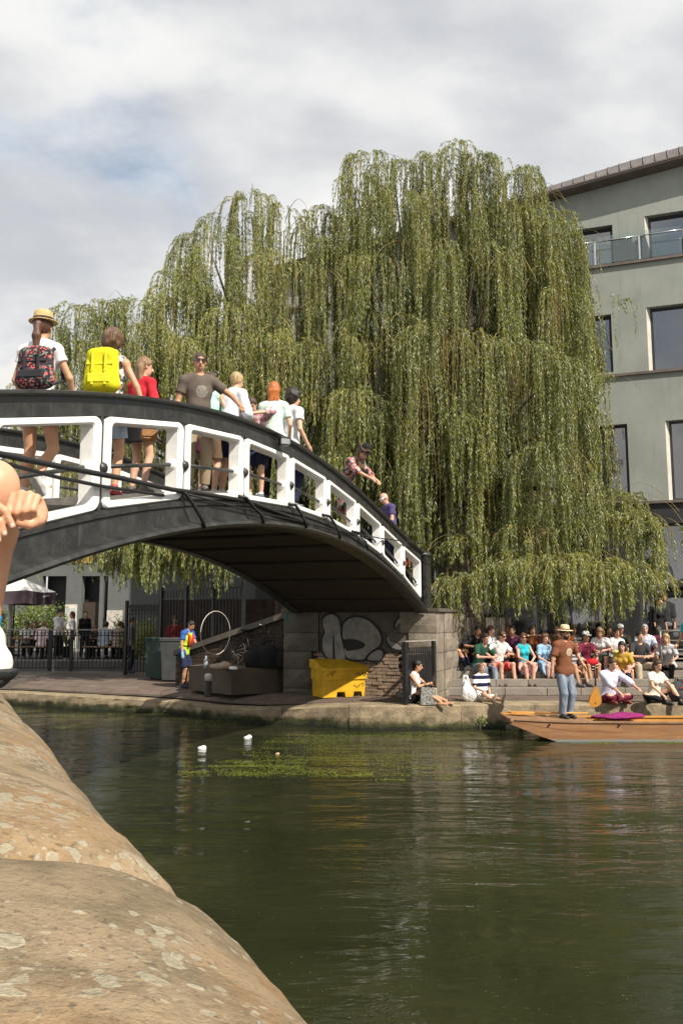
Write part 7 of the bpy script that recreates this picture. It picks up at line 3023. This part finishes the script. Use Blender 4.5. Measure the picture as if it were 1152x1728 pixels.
def side(y0, y1, nm, mat, zlo, zhi):
    m = MB()
    vs, fs = [], []
    for x, b_, t_ in zip(xs, bot, topz):
        lo_, hi_ = zlo(b_, t_), zhi(b_, t_)
        for (y, z) in ((y0, lo_), (y1, lo_), (y1, hi_), (y0, hi_)):
            vs.append((x, y, z))
    n = len(xs)
    for i in range(n - 1):
        for j in range(4):
            a_, b2 = i * 4 + j, i * 4 + (j + 1) % 4
            fs.append((a_, b2, b2 + 4, a_ + 4))
    fs += [(0, 1, 2, 3), tuple((n - 1) * 4 + j for j in range(4))[::-1]]
    m.add(vs, fs)
    return m.build(nm, mat, punt)


side(-BWd / 2, -BWd / 2 + .035, 'side_plank', m_hull, lambda b_, t_: b_, lambda b_, t_: b_ * .35 + t_ * .65 - .006)
side(-BWd / 2 + .006, -BWd / 2 + .038, 'side_plank', m_hull, lambda b_, t_: b_ * .35 + t_ * .65, lambda b_, t_: t_ - .004)
side(BWd / 2 - .035, BWd / 2, 'side_plank', m_inner, lambda b_, t_: b_, lambda b_, t_: t_ - .004)
side(-BWd / 2 - .018, -BWd / 2 + .06, 'gunwale', m_deckw, lambda b_, t_: t_ - .002, lambda b_, t_: t_ + .028)
side(BWd / 2 - .06, BWd / 2 + .018, 'gunwale', m_inner, lambda b_, t_: t_ - .002, lambda b_, t_: t_ + .028)
m = MB()
vs = []
for x, b_, t_ in zip(xs, bot, topz):
    vs += [(x, -BWd / 2 + .036, b_ + .004), (x, BWd / 2 - .036, b_ + .004), (x, BWd / 2 - .036, b_ + .03), (x, -BWd / 2 + .036, b_ + .03)]
fs = []
for i in range(len(xs) - 1):
    for j in range(4):
        fs.append((i * 4 + j, i * 4 + (j + 1) % 4, i * 4 + 4 + (j + 1) % 4, i * 4 + 4 + j))
fs += [(0, 1, 2, 3)]
m.add(vs, fs)
m.build('bottom', m_deckw, punt)
for i in range(5):
    m = MB()
    w_ = (BWd - .14) / 5
    y = -BWd / 2 + .07 + w_ * (i + .5)
    m.prism([(0.02, .372), (1.62, .318), (1.62, .343), (.02, .402)], (1, 0, 0), (0, 0, 1), (0, 1, 0), (0, 0, 0), y - w_ / 2 + .003, y + w_ / 2 - .003)
    m.build('deck_plank', m_deckw, punt)
m = MB()
m.box((0.02, 0, .385), (.06, BWd + .06, .06), bev=.01)
m.build('end_block', m_deckw, punt)
for x in (2.6, 4.4, 6.3):
    m = MB()
    m.box((x, .0, .24), (.22, BWd - .08, .03), bev=.006)
    m.build('thwart', m_inner, punt)
for x in (.72, 2.02, 4.0):
    m = MB()
    m.lathe([(.018, -.012), (.022, 0), (.018, .012)], 8, (x, -BWd / 2 - .022, .31), axis=(0, 1, 0))
    m.build('bolt', m_iron, punt)
F = Field((-.7, -.3, -.1), (.7, .3, .2), .016)
F.ell((0, 0, 0), (.52, .20, .055), None, .03)
F.ell((.18, .02, .03), (.30, .15, .05), None, .03)
F.ripple(.012, 16, 3)
o = F.mesh('cloth', cloth('plum_blanket', (.24, .025, .13), 'specks', (.15, .01, .08)), None)
o.location = (at_depth(1042, 1205, BOATY + .2).x, BOATY + .22, .375)
tag(o, 'plum coloured blanket spread over the side of the wooden punt', 'blanket')
pad = thing('paddle', 'wooden paddle with broad orange blade lying across the end deck of the punt', 'paddle', (PX0 + .12, BOATY + .28, .455), -.14)
m = MB()
m.prism([(0, -.02), (.05, -.09), (.16, -.105), (.38, -.09), (.50, -.02), (.50, .02), (.38, .09), (.16, .105), (.05, .09), (0, .02)], (1, 0, 0), (0, 1, 0), (0, 0, 1), (0, 0, 0), -.012, .012)
m.build('blade', M('orange_wood', (.58, .27, .07), .45, .12, 4), pad)
m = MB()
m.tube([(.48, 0, 0), (1.5, 0, .0)], .017, 8)
m.build('shaft', m_inner, pad)

# ---- steel handrail on the steps
hr0 = Vector(((1105 - 576) / FPX * 20.6, 20.5, GZ + 3 * RI - .02))
rail = thing('handrail', 'grey steel handrail with four bars beside the steps', 'handrail', hr0)
m_galv = M('galvanised_steel', (.30, .29, .27), .5, .15, 6, metal=.5)
for i in range(3):
    m = MB()
    m.tube([(i * .60, 0, 0), (i * .60, 0, .98)], .024, 8)
    m.build('post', m_galv, rail)
for z in (.30, .52, .74, .98):
    m = MB()
    m.tube([(-.04, 0, z), (1.5, 0, z)], .017 if z < .9 else .024, 8)
    m.build('bar', m_galv, rail)


# ---- parasols
def parasol(label, c, zb, rad, hgt, mat_top, mat_val, n=8, pole=.03, base=True, drop=.16, rot=.2, writing=False):
    root = thing('parasol', label, 'parasol', c)
    top = zb + hgt
    for k in range(n):
        a0, a1 = rot + 2 * math.pi * k / n, rot + 2 * math.pi * (k + 1) / n
        e0, e1 = Vector((math.cos(a0) * rad, math.sin(a0) * rad, zb)), Vector((math.cos(a1) * rad, math.sin(a1) * rad, zb))
        ap = Vector((0, 0, top))
        md = (e0 + e1) / 2 - Vector((0, 0, .05))
        m = MB()
        th = Vector((0, 0, -.012))
        P = [ap, e0, md, e1]
        m.add(P + [p + th for p in P], [(0, 1, 2), (0, 2, 3), (4, 6, 5), (4, 7, 6), (1, 5, 6, 2), (2, 6, 7, 3)])
        cp = m.build('canopy_panel', mat_top, root)
        m = MB()
        P = [e0 * 1.002, md, e1 * 1.002]
        d_ = Vector((0, 0, -drop))
        n_ = Vector((math.cos((a0 + a1) / 2), math.sin((a0 + a1) / 2), 0)) * .006
        Q = [p + n_ for p in P] + [p + n_ + d_ for p in P] + [p - n_ for p in P] + [p - n_ + d_ for p in P]
        m.add(Q, [(0, 1, 4, 3), (1, 2, 5, 4), (6, 9, 10, 7), (7, 10, 11, 8), (3, 4, 10, 9), (4, 5, 11, 10)])
        m.build('valance', mat_val, cp)
        m = MB()
        m.tube([ap + Vector((0, 0, -.06)), e0 + Vector((0, 0, -.02))], .011, 5)
        m.build('rib', m_iron, root)
    m = MB()
    m.tube([(0, 0, 0), (0, 0, top + .08)], pole, 8)
    m.build('pole', m_iron, root)
    m = MB()
    m.lathe([(.32, 0), (.32, .06), (.08, .10), (.05, .28)], 16)
    m.build('base', m_iron, root)
    return root


m_canw = M('off_white_canvas', (.66, .64, .60), .85, .1, 2)
m_canm = M('dark_plum_canvas', (.075, .052, .062), .85, .2, 2)
Yp = 33.0
zc_ = lambda py: at_depth(60, py, Yp).z - PZ
pr = parasol('large white parasol with a dark plum valance on the patio', ((28 - 576) / FPX * Yp, Yp, PZ), zc_(998), 1.62, .62, m_canw, m_canm, 4, .03, drop=.50, rot=.62)
# pale brush lettering on the valance, too far off to read letter by letter
ang = .62 - math.pi / 2 - math.pi / 4 + math.pi / 4
for i, (dx, hgt) in enumerate(((0, .05), (.07, .09), (.14, .07), (.21, .06), (.28, .10), (.35, .08), (.42, .06))):
    e0 = Vector((math.cos(.62 - math.pi / 2) * 1.62, math.sin(.62 - math.pi / 2) * 1.62, 0))
    e1 = Vector((math.cos(.62) * 1.62, math.sin(.62) * 1.62, 0))
    dd = (e1 - e0).normalized()
    nn = Vector((dd.y, -dd.x, 0))
    p = e0 + dd * (1.25 + dx) + nn * .012 + Vector((0, 0, zc_(1008) - .02 + dx * .1))
    m = MB()
    m.tube([p, p + dd * .03 + Vector((0, 0, hgt)), p + dd * .06 + Vector((0, 0, .01))], .012, 4)
    m.build('valance_lettering', m_canw, pr)
parasol('second white parasol further back on the patio', ((-18 - 576) / FPX * 36, 36, PZ), zc_(990) + .35, 1.5, .6, m_canw, m_canw, 4, .03, drop=.3, rot=.5)
parasol('black parasol open at the edge of the terrace beside the grey building', ((1196 - 576) / FPX * 23.6, 23.8, TOPZ), at_depth(1150, 990, 23.6).z - TOPZ, 1.42, .50, black_c, black_c, 8, .03, drop=.06, rot=.1)
colm = MB()
colm.tube([(0, 0, 0), (0, 0, 2.6)], .09, 12)
o = colm.build('column', M('pale_column', (.62, .61, .58), .6))
o.location = ((22 - 576) / FPX * 34.0, 34.0, PZ)
tag(o, 'slim pale column standing beside the plum parasol', 'column')

# ---- low railing of the patio: posts, rails and every bar
def low_railing():
    Y = 28.6
    X = lambda px: (px - 576) / FPX * Y
    root = thing('railing', 'low black iron railing with a pale top rail in front of the patio', 'railing', (X(100), Y, GZ))
    gz0 = 0.0
    HT = 1.36
    x0, x1 = X(-120) - X(100), X(217) - X(100)
    for px in (-110, -8, 92, 127, 216):
        m = MB()
        w = .11 if px in (92, 127) else .07
        m.box((X(px) - X(100), 0, HT / 2 + .02), (w, .07, HT + .06), bev=.006)
        m.build('post', m_iron, root)
    m = MB()
    m.box(((x0 + x1) / 2, 0, HT + .03), (x1 - x0, .09, .04), bev=.006)
    m.build('top_rail', m_ironpale, root)  # lighter than the posts and bars
    for z in (HT - .16, .10):
        m = MB()
        m.box(((x0 + x1) / 2, 0, z), (x1 - x0, .035, .03))
        m.build('rail', m_iron, root)
    me = None
    x = x0 + .06
    while x < x1:
        if me is None:
            m = MB()
            m.box((0, 0, HT / 2 + .05), (.022, .022, HT - .06))
            o = m.build('bar', m_iron, root)
            me = o.data
        else:
            o = link('bar', me, None, root)
        o.location = (x, 0, 0)
        x += .128
    x = x0 + .124
    me = None
    while x < x1 - .1:
        # little hoops between the bars under the top rail
        if me is None:
            m = MB()
            m.tube([(-.064 + .128 * i / 8, 0, HT - .15 + .11 * math.sin(math.pi * i / 8)) for i in range(9)], .009, 4)
            o = m.build('hoop', m_iron, root)
            me = o.data
        else:
            o = link('hoop', me, None, root)
        o.location = (x, 0, 0)
        x += .128


low_railing()


def tall_railing(label, p0, p1, zt, n, arch, posts):
    p0, p1 = Vector(p0), Vector(p1)
    d = p1 - p0
    L = d.length
    u = d.normalized()
    root = thing('railing', label, 'railing', p0)
    rot = Matrix.Rotation(math.atan2(u.y, u.x), 3, 'Z')
    for f in posts:
        m = MB()
        m.box(u * (L * f) + Vector((0, 0, zt / 2 + .06)), (.09, .09, zt + .14), rot, bev=.008)
        m.build('post', m_iron, root)
    for z in (.12, zt - .30, zt - .02):
        m = MB()
        m.box(u * (L / 2) + Vector((0, 0, z)), (L, .035, .035), rot)
        m.build('rail', m_iron, root)
    me = mh = None
    sp = L / n
    for i in range(1, n):
        if me is None:
            m = MB()
            m.box(Vector((0, 0, zt / 2)), (.022, .022, zt - .02), rot)
            o = m.build('bar', m_iron, root)
            me = o.data
        else:
            o = link('bar', me, None, root)
        o.location = u * (sp * i)
        if arch:
            if mh is None:
                m = MB()
                m.tube([u * (-sp + 2 * sp * k / 10) + Vector((0, 0, zt - .30 + .26 * math.sin(math.pi * k / 10))) for k in range(11)], .010, 4)
                o = m.build('hoop', m_iron, root)
                mh = o.data
            else:
                o = link('hoop', mh, None, root)
            o.location = u * (sp * i)


def gx(px, Y):
    return (px - 576) / FPX * Y


tall_railing('tall black iron railing with interlaced hoops along its top', (gx(217, 26.6), 26.6, GZ), (gx(273, 26.2), 26.2, GZ), at_depth(245, 1020, 26.4).z - GZ, 11, True, (0, 1))
tall_railing('taller plain black iron railing running into the shade of the bridge', (gx(275, 25.4), 25.4, GZ), (gx(412, 22.6), 22.6, GZ), at_depth(340, 992, 24).z - GZ, 26, False, (0, .33, .66, 1))

# ---- wheelie bins
def wheelie(label, px, py, hgt, w, mat, rz):
    p = at_z(px, py, GZ)
    root = thing('wheelie_bin', label, 'wheelie bin', p, rz, 'wheelie bins beside the worker')
    b0, b1, t0, t1 = w * .40, w * .42, w * .5, w * .52
    m = MB()
    m.add([(-b0, -b1, .06), (b0, -b1, .06), (b0, b1, .06), (-b0, b1, .06), (-t0, -t1, hgt * .92), (t0, -t1, hgt * .92), (t0, t1, hgt * .92), (-t0, t1, hgt * .92)], [(0, 3, 2, 1), (4, 5, 6, 7), (0, 1, 5, 4), (1, 2, 6, 5), (2, 3, 7, 6), (3, 0, 4, 7)])
    m.build('bin_body', mat, root)
    m = MB()
    m.box((0, 0, hgt * .93), (w * 1.10, w * 1.12, .05), bev=.015)
    m.build('rim', mat, root)
    m = MB()
    m.prism([(-w * .56, hgt * .956), (-w * .5, hgt * .985), (0, hgt * 1.0), (w * .5, hgt * .99), (w * .56, hgt * .956)], (0, 1, 0), (0, 0, 1), (1, 0, 0), (0, 0, 0), -w * .54, w * .54)
    lid = m.build('lid', mat, root)
    m = MB()
    m.tube([(-w * .4, w * .62, hgt * .93), (w * .4, w * .62, hgt * .93)], .018, 6)
    m.build('handle', mat, root)
    for s in (-1, 1):
        m = MB()
        m.lathe([(.03, -.03), (.10, -.03), (.10, .03), (.03, .03)], 14, (s * w * .40, w * .40, .10), axis=(1, 0, 0))
        m.build('wheel', m_tyre, root)
    return root


wheelie('tall grey wheelie bin standing next to the worker in the waistcoat', 290, 1150, 1.24, .62, m_ply, .12)
wheelie('dark green wheelie bin half hidden behind the grey one', 265, 1146, 1.22, .58, m_plg, -.1)

# ---- stone trough, bollard, hoop, bicycle under the bridge
cA = at_z(318, 1164, GZ)
cB = at_z(390, 1173, GZ)
cC = at_z(484, 1168, GZ)
z0_, z1_ = 0.0, .60
blk = MB()
poly = [(cA.x, cA.y), (cB.x, cB.y), (cC.x, cC.y), (cC.x + .1, cC.y + .9), (cA.x + .35, cA.y + 1.0)]
poly = [(x - cB.x, y - cB.y) for x, y in poly]
root = thing('stone_block', 'long low concrete block with angled end in the shade under the bridge', 'block', (cB.x, cB.y, GZ))
blk.prism(poly, (1, 0, 0), (0, 1, 0), (0, 0, 1), (0, 0, 0), 0, .56)
blk.build('block_body', m_conc, root)
cpl = MB()
cpl.prism([(x * 1.0, y) for x, y in poly], (1, 0, 0), (0, 1, 0), (0, 0, 1), (0, 0, 0), .563, .60)
cpl.build('slab_top', m_conc, root)
pb = at_z(351, 1176, GZ)
bo = thing('bollard', 'short dark bollard with a white painted top standing in front of the concrete block', 'bollard', pb)
m = MB()
m.lathe([(.085, 0), (.08, .02), (.078, .36)], 12)
m.build('shaft', M('dark_bollard', (.035, .03, .025), .7, .3, 6, .3), bo)
m = MB()
m.lathe([(.083, .36), (.083, .49), (.07, .515), (.02, .525)], 12)
m.build('white_top', M('dirty_white', (.50, .48, .43), .7, .2, 8), bo)
ph = at_depth(364, 1068, 20.1)
hoop = MB()
rr_ = .52
pts = [(rr_ * math.cos(a) * .56, rr_ * math.cos(a) * .82, rr_ * math.sin(a)) for a in np.linspace(0, 2 * math.pi, 41)]
hoop.tube(pts, .009, 8, cap=False)
o = hoop.build('hoop', M('pale_hoop', (.50, .46, .38), .5, .1, 5))
o.location = ph
tag(o, 'large pale hoop standing on the concrete block under the bridge', 'hoop')


def bicycle(label, loc, rz, lean=.12):
    root = thing('bicycle', label, 'bicycle', loc)
    root.rotation_euler = (lean, 0, rz)
    for x, nm in ((-.52, 1), (.52, 2)):
        m = MB()
        ring = [(x + .33 * math.cos(a), 0, .34 + .33 * math.sin(a)) for a in np.linspace(0, 2 * math.pi, 29)]
        m.tube(ring, .019, 6, cap=False)
        wv = m.build('wheel', m_tyre, root)
        for k in range(9):
            a = math.pi * k / 9
            m = MB()
            m.tube([(x - .32 * math.cos(a), 0, .34 - .32 * math.sin(a)), (x + .32 * math.cos(a), 0, .34 + .32 * math.sin(a))], .003, 3)
            m.build('spoke', m_galv, wv)
        m = MB()
        m.lathe([(.03, -.03), (.03, .03)], 8, (x, 0, .34), axis=(0, 1, 0))
        m.build('hub', m_galv, wv)
    for a, b in (((-.52, 0, .34), (-.05, 0, .30)), ((-.05, 0, .30), (-.20, 0, .85)), ((-.20, 0, .80), (.36, 0, .82)), ((-.05, 0, .30), (.38, 0, .74)), ((-.52, 0, .34), (-.18, 0, .76)), ((.34, 0, .92), (.52, 0, .34))):
        m = MB()
        m.tube([a, b], .017, 6)
        m.build('frame_tube', m_iron, root)
    m = MB()
    m.box((-.22, 0, .89), (.26, .13, .05), bev=.02)
    m.build('saddle', m_tyre, root)
    m = MB()
    m.tube([(.30, -.27, 1.0), (.34, -.1, .98), (.34, .1, .98), (.30, .27, 1.0)], .013, 6)
    m.build('handlebar', m_galv, root)
    m = MB()
    m.lathe([(.09, -.005), (.09, .005)], 16, (-.05, -.04, .30), axis=(0, 1, 0))
    m.build('chainring', m_galv, root)
    return root


pbk = Vector((at_depth(425, 1130, 20.9).x, 20.6, GZ + .6))
bicycle('dark bicycle leaning on the brick wing wall behind the concrete block', pbk, -.42, -.14)
bx = MB()
bottle('clear plastic water bottle standing on the end of the concrete block', Vector((at_depth(349, 1128, 19.9).x, 19.75, GZ + .60)), M('clear_bottle', (.30, .33, .36), .1, .1, 5, spec=.8), .32, .045)
F = Field((-.35, -.2, -.06), (.35, .2, .3), .014)
F.ell((0, 0, .05), (.24, .13, .09), None, .04)
F.ell((.12, 0, .09), (.12, .1, .08), None, .04)
F.ripple(.012, 25, 3)
F.plane((0, 0, 0), (0, 0, -1))
o = F.mesh('paper_bundle', M('crumpled_paper', (.34, .25, .18), .8, .2, 8), None)
o.location = Vector((at_depth(372, 1128, 19.6).x, 19.55, GZ + .60))
tag(o, 'crumpled brown paper bundle lying on the concrete block', 'paper')
F = Field((-.3, -.2, -.06), (.3, .2, .3), .014)
F.ell((0, 0, .02), (.10, .08, .05), None, .03)
F.ripple(.01, 40, 1)
F.plane((0, 0, 0), (0, 0, -1))
o = F.mesh('paper_scrap', white_c, None)
o.location = Vector((at_depth(393, 1134, 19.3).x, 19.35, GZ + .60))
tag(o, 'white scrap of paper on the front corner of the concrete block', 'paper')
for i, (px, z, s_) in enumerate(((430, .6, .34), (452, .6, .40), (470, .6, .30))):
    F = Field((-.5, -.4, -.06), (.5, .4, .8), .02)
    F.ell((0, 0, s_ * .55), (s_ * .75, s_ * .6, s_ * .85), None, .03)
    F.ripple(.02, 14, i)
    F.plane((0, 0, 0), (0, 0, -1))
    o = F.mesh('dark_sack', cloth('black_cloth', (0.014, 0.014, 0.015)), None)
    o.location = (at_depth(px, 1130, 20.2).x, 20.1, GZ + .60)
    tag(o, ('full black sack on the concrete block by the bicycle', 'largest black sack at the back of the concrete block', 'black sack nearest the bridge pier on the concrete block')[i], 'sack', 'sacks under the bridge')

# ---- floating litter
for (px, py, lab) in ((418, 1246, 'white plastic scrap floating at the edge of the duckweed, nearer the quay'), (341, 1264, 'crumpled pale wrapper floating on the dark water'), (468, 1273, 'tiny tan wrapper floating in the duckweed')):
    p = at_z(px, py, 0)
    F = Field((-.2, -.2, -.06), (.2, .2, .2), .010)
    k = .45 if 'tiny' in lab else 1
    F.ell((0, 0, .01), (.075 * k, .05 * k, .04 * k), None, .02)
    F.ell((.03 * k, .0, .035 * k), (.04 * k, .03 * k, .03 * k), None, .02)
    F.ripple(.006, 60, px)
    o = F.mesh('floating_wrapper', M('litter_tan', (.45, .34, .18), .6) if 'tiny' in lab else white_c, None)
    o.location = p
    tag(o, lab, 'litter', 'litter floating on the canal')


# ---- shrubs and small plants
def leafy(name, label, cat, loc, size, n, cols, seed, leaf=(.06, .11), stems=6):
    rg = np.random.default_rng(seed)
    root = thing(name, label, cat, loc)
    sx, sy, sz = size
    V, T = [], []
    cl = rg.normal(0, 1, (n // 60 + 3, 3))
    cl /= np.linalg.norm(cl, axis=1)[:, None]
    cl *= rg.uniform(.35, .95, (len(cl), 1))
    w = rg.integers(0, len(cl), n)
    C = cl[w] * np.array([sx, sy, sz * .5]) + np.array([0, 0, sz * .52]) + rg.normal(0, .16, (n, 3)) * np.array([sx, sy, sz * .5])
    C[:, 2] = np.abs(C[:, 2])
    ax = rg.normal(0, 1, (n, 3)) + np.array([0, 0, .2])
    ax /= np.linalg.norm(ax, axis=1)[:, None]
    sd = np.cross(ax, rg.normal(0, 1, (n, 3)))
    sd /= np.linalg.norm(sd, axis=1)[:, None]
    L = rg.uniform(*leaf, n)[:, None]
    V = np.stack([C, C + ax * L * .45 + sd * L * .22, C + ax * L, C + ax * L * .45 - sd * L * .22], 1).reshape(-1, 3)
    T = np.repeat(np.clip(rg.normal(.5, .2, n) + (w % 5 - 2) * .06, 0, 1), 4)
    o = np_mesh('foliage', V, np.arange(4 * n).reshape(n, 4), leaf_material(name + '_leaf%d' % seed, *cols), root, attr={'tint': T})
    o['kind'] = 'stuff'
    for i in range(stems):
        m = MB()
        a = rg.uniform(0, 6.28)
        m.tube([(0.04 * math.cos(a), .04 * math.sin(a), -.03), (sx * .3 * math.cos(a), sy * .3 * math.sin(a), sz * .4), (sx * .55 * math.cos(a), sy * .55 * math.sin(a), sz * .75)], [.025, .016, .006], 5)
        m.build('stem', m_bark, root)
    return root


bright = ((.07, .12, .015), (.15, .22, .025), (.26, .32, .05))
for i, (px, Y, sx, h_, lab) in enumerate(((48, 37.5, 1.0, 2.2, 'bright green shrub behind the plum parasol pole'), (84, 37.0, 1.0, 2.3, 'taller bright green shrub beside the dark cafe opening'), (12, 38, 1.1, 2.1, 'bright green shrub beside the slim column'))):
    leafy('shrub', lab, 'shrub', (gx(px, Y), Y, PZ), (sx, .8, h_), 2600, bright, 40 + i, (.09, .17))
for i, (px, Y, lab) in enumerate(((240, 30.5, 'yellow green shrub behind the hooped railing'), (264, 30.0, 'lower yellow green shrub behind the railing post'), (205, 33, 'yellow green shrub at the end of the patio'))):
    leafy('shrub', lab, 'shrub', (gx(px, Y), Y, GZ - .04), (.7, .6, 1.9), 1800, ((.12, .13, .02), (.26, .25, .04), (.40, .36, .08)), 50 + i, (.07, .14))
sp = thing('spiky_plant', 'spiky potted plant standing between the man in the cap and the woman in white', 'plant', (gx(118, 32), 32, PZ))
m = MB()
m.lathe([(.16, 0), (.22, .40), (.24, .42), (.20, .41)], 14)
m.build('pot', m_ply, sp)
m_sp = M('spiky_leaf', (.20, .24, .06), .5, .2, 5)
for k in range(16):
    a = k * 2.4
    L = random.uniform(.6, 1.0)
    o_ = Vector((math.cos(a), math.sin(a), 0))
    m = MB()
    w_ = Vector((-math.sin(a), math.cos(a), 0)) * .03
    p1 = Vector((0, 0, .40))
    p2 = p1 + o_ * L * .35 + Vector((0, 0, L * .75))
    p3 = p1 + o_ * L * .7 + Vector((0, 0, L * .95))
    m.add([p1 - w_, p1 + w_, p2 + w_ * .8, p2 - w_ * .8, p3, p1 - w_ - Vector((0, 0, .01)), p1 + w_ - Vector((0, 0, .01)), p2 + w_ * .8 - o_ * .01, p2 - w_ * .8 - o_ * .01], [(0, 1, 2, 3), (3, 2, 4), (5, 8, 7, 6), (8, 4, 7), (0, 3, 8, 5), (1, 6, 7, 2), (3, 4, 8), (2, 7, 4)])
    m.build('leaf', m_sp, sp)
qp = quay_pt(809, 1192)
leafy('wall_plant', 'tuft of weeds rooted in the face of the quay wall', 'weed', (at_depth(809, 1215, 16.45).x, 16.43, .16), (.10, .06, .20), 160, bright, 61, (.03, .07), 3)

# ---- patio tables
def table(label, px, Y):
    root = thing('patio_table', label, 'table', (gx(px, Y), Y, PZ), 0, 'tables on the patio')
    m = MB()
    m.box((0, 0, .74), (1.5, .75, .05), bev=.01)
    m.build('tabletop', m_deckw, root)
    for x in (-.62, .62):
        for y in (-.28, .28):
            m = MB()
            m.box((x, y, .36), (.06, .06, .71))
            m.build('leg', m_iron, root)
    for y in (-.72, .72):
        m = MB()
        m.box((0, y, .45), (1.5, .28, .045), bev=.01)
        b = m.build('bench', m_deckw, root)
        for x in (-.6, .6):
            m = MB()
            m.box((x, y, .215), (.05, .2, .42))
            m.build('bench_leg', m_iron, b)


table('wooden patio table where the man in pink sits', 62, 31.2)
table('wooden patio table at the dark end by the tall railing', 190, 31.2)
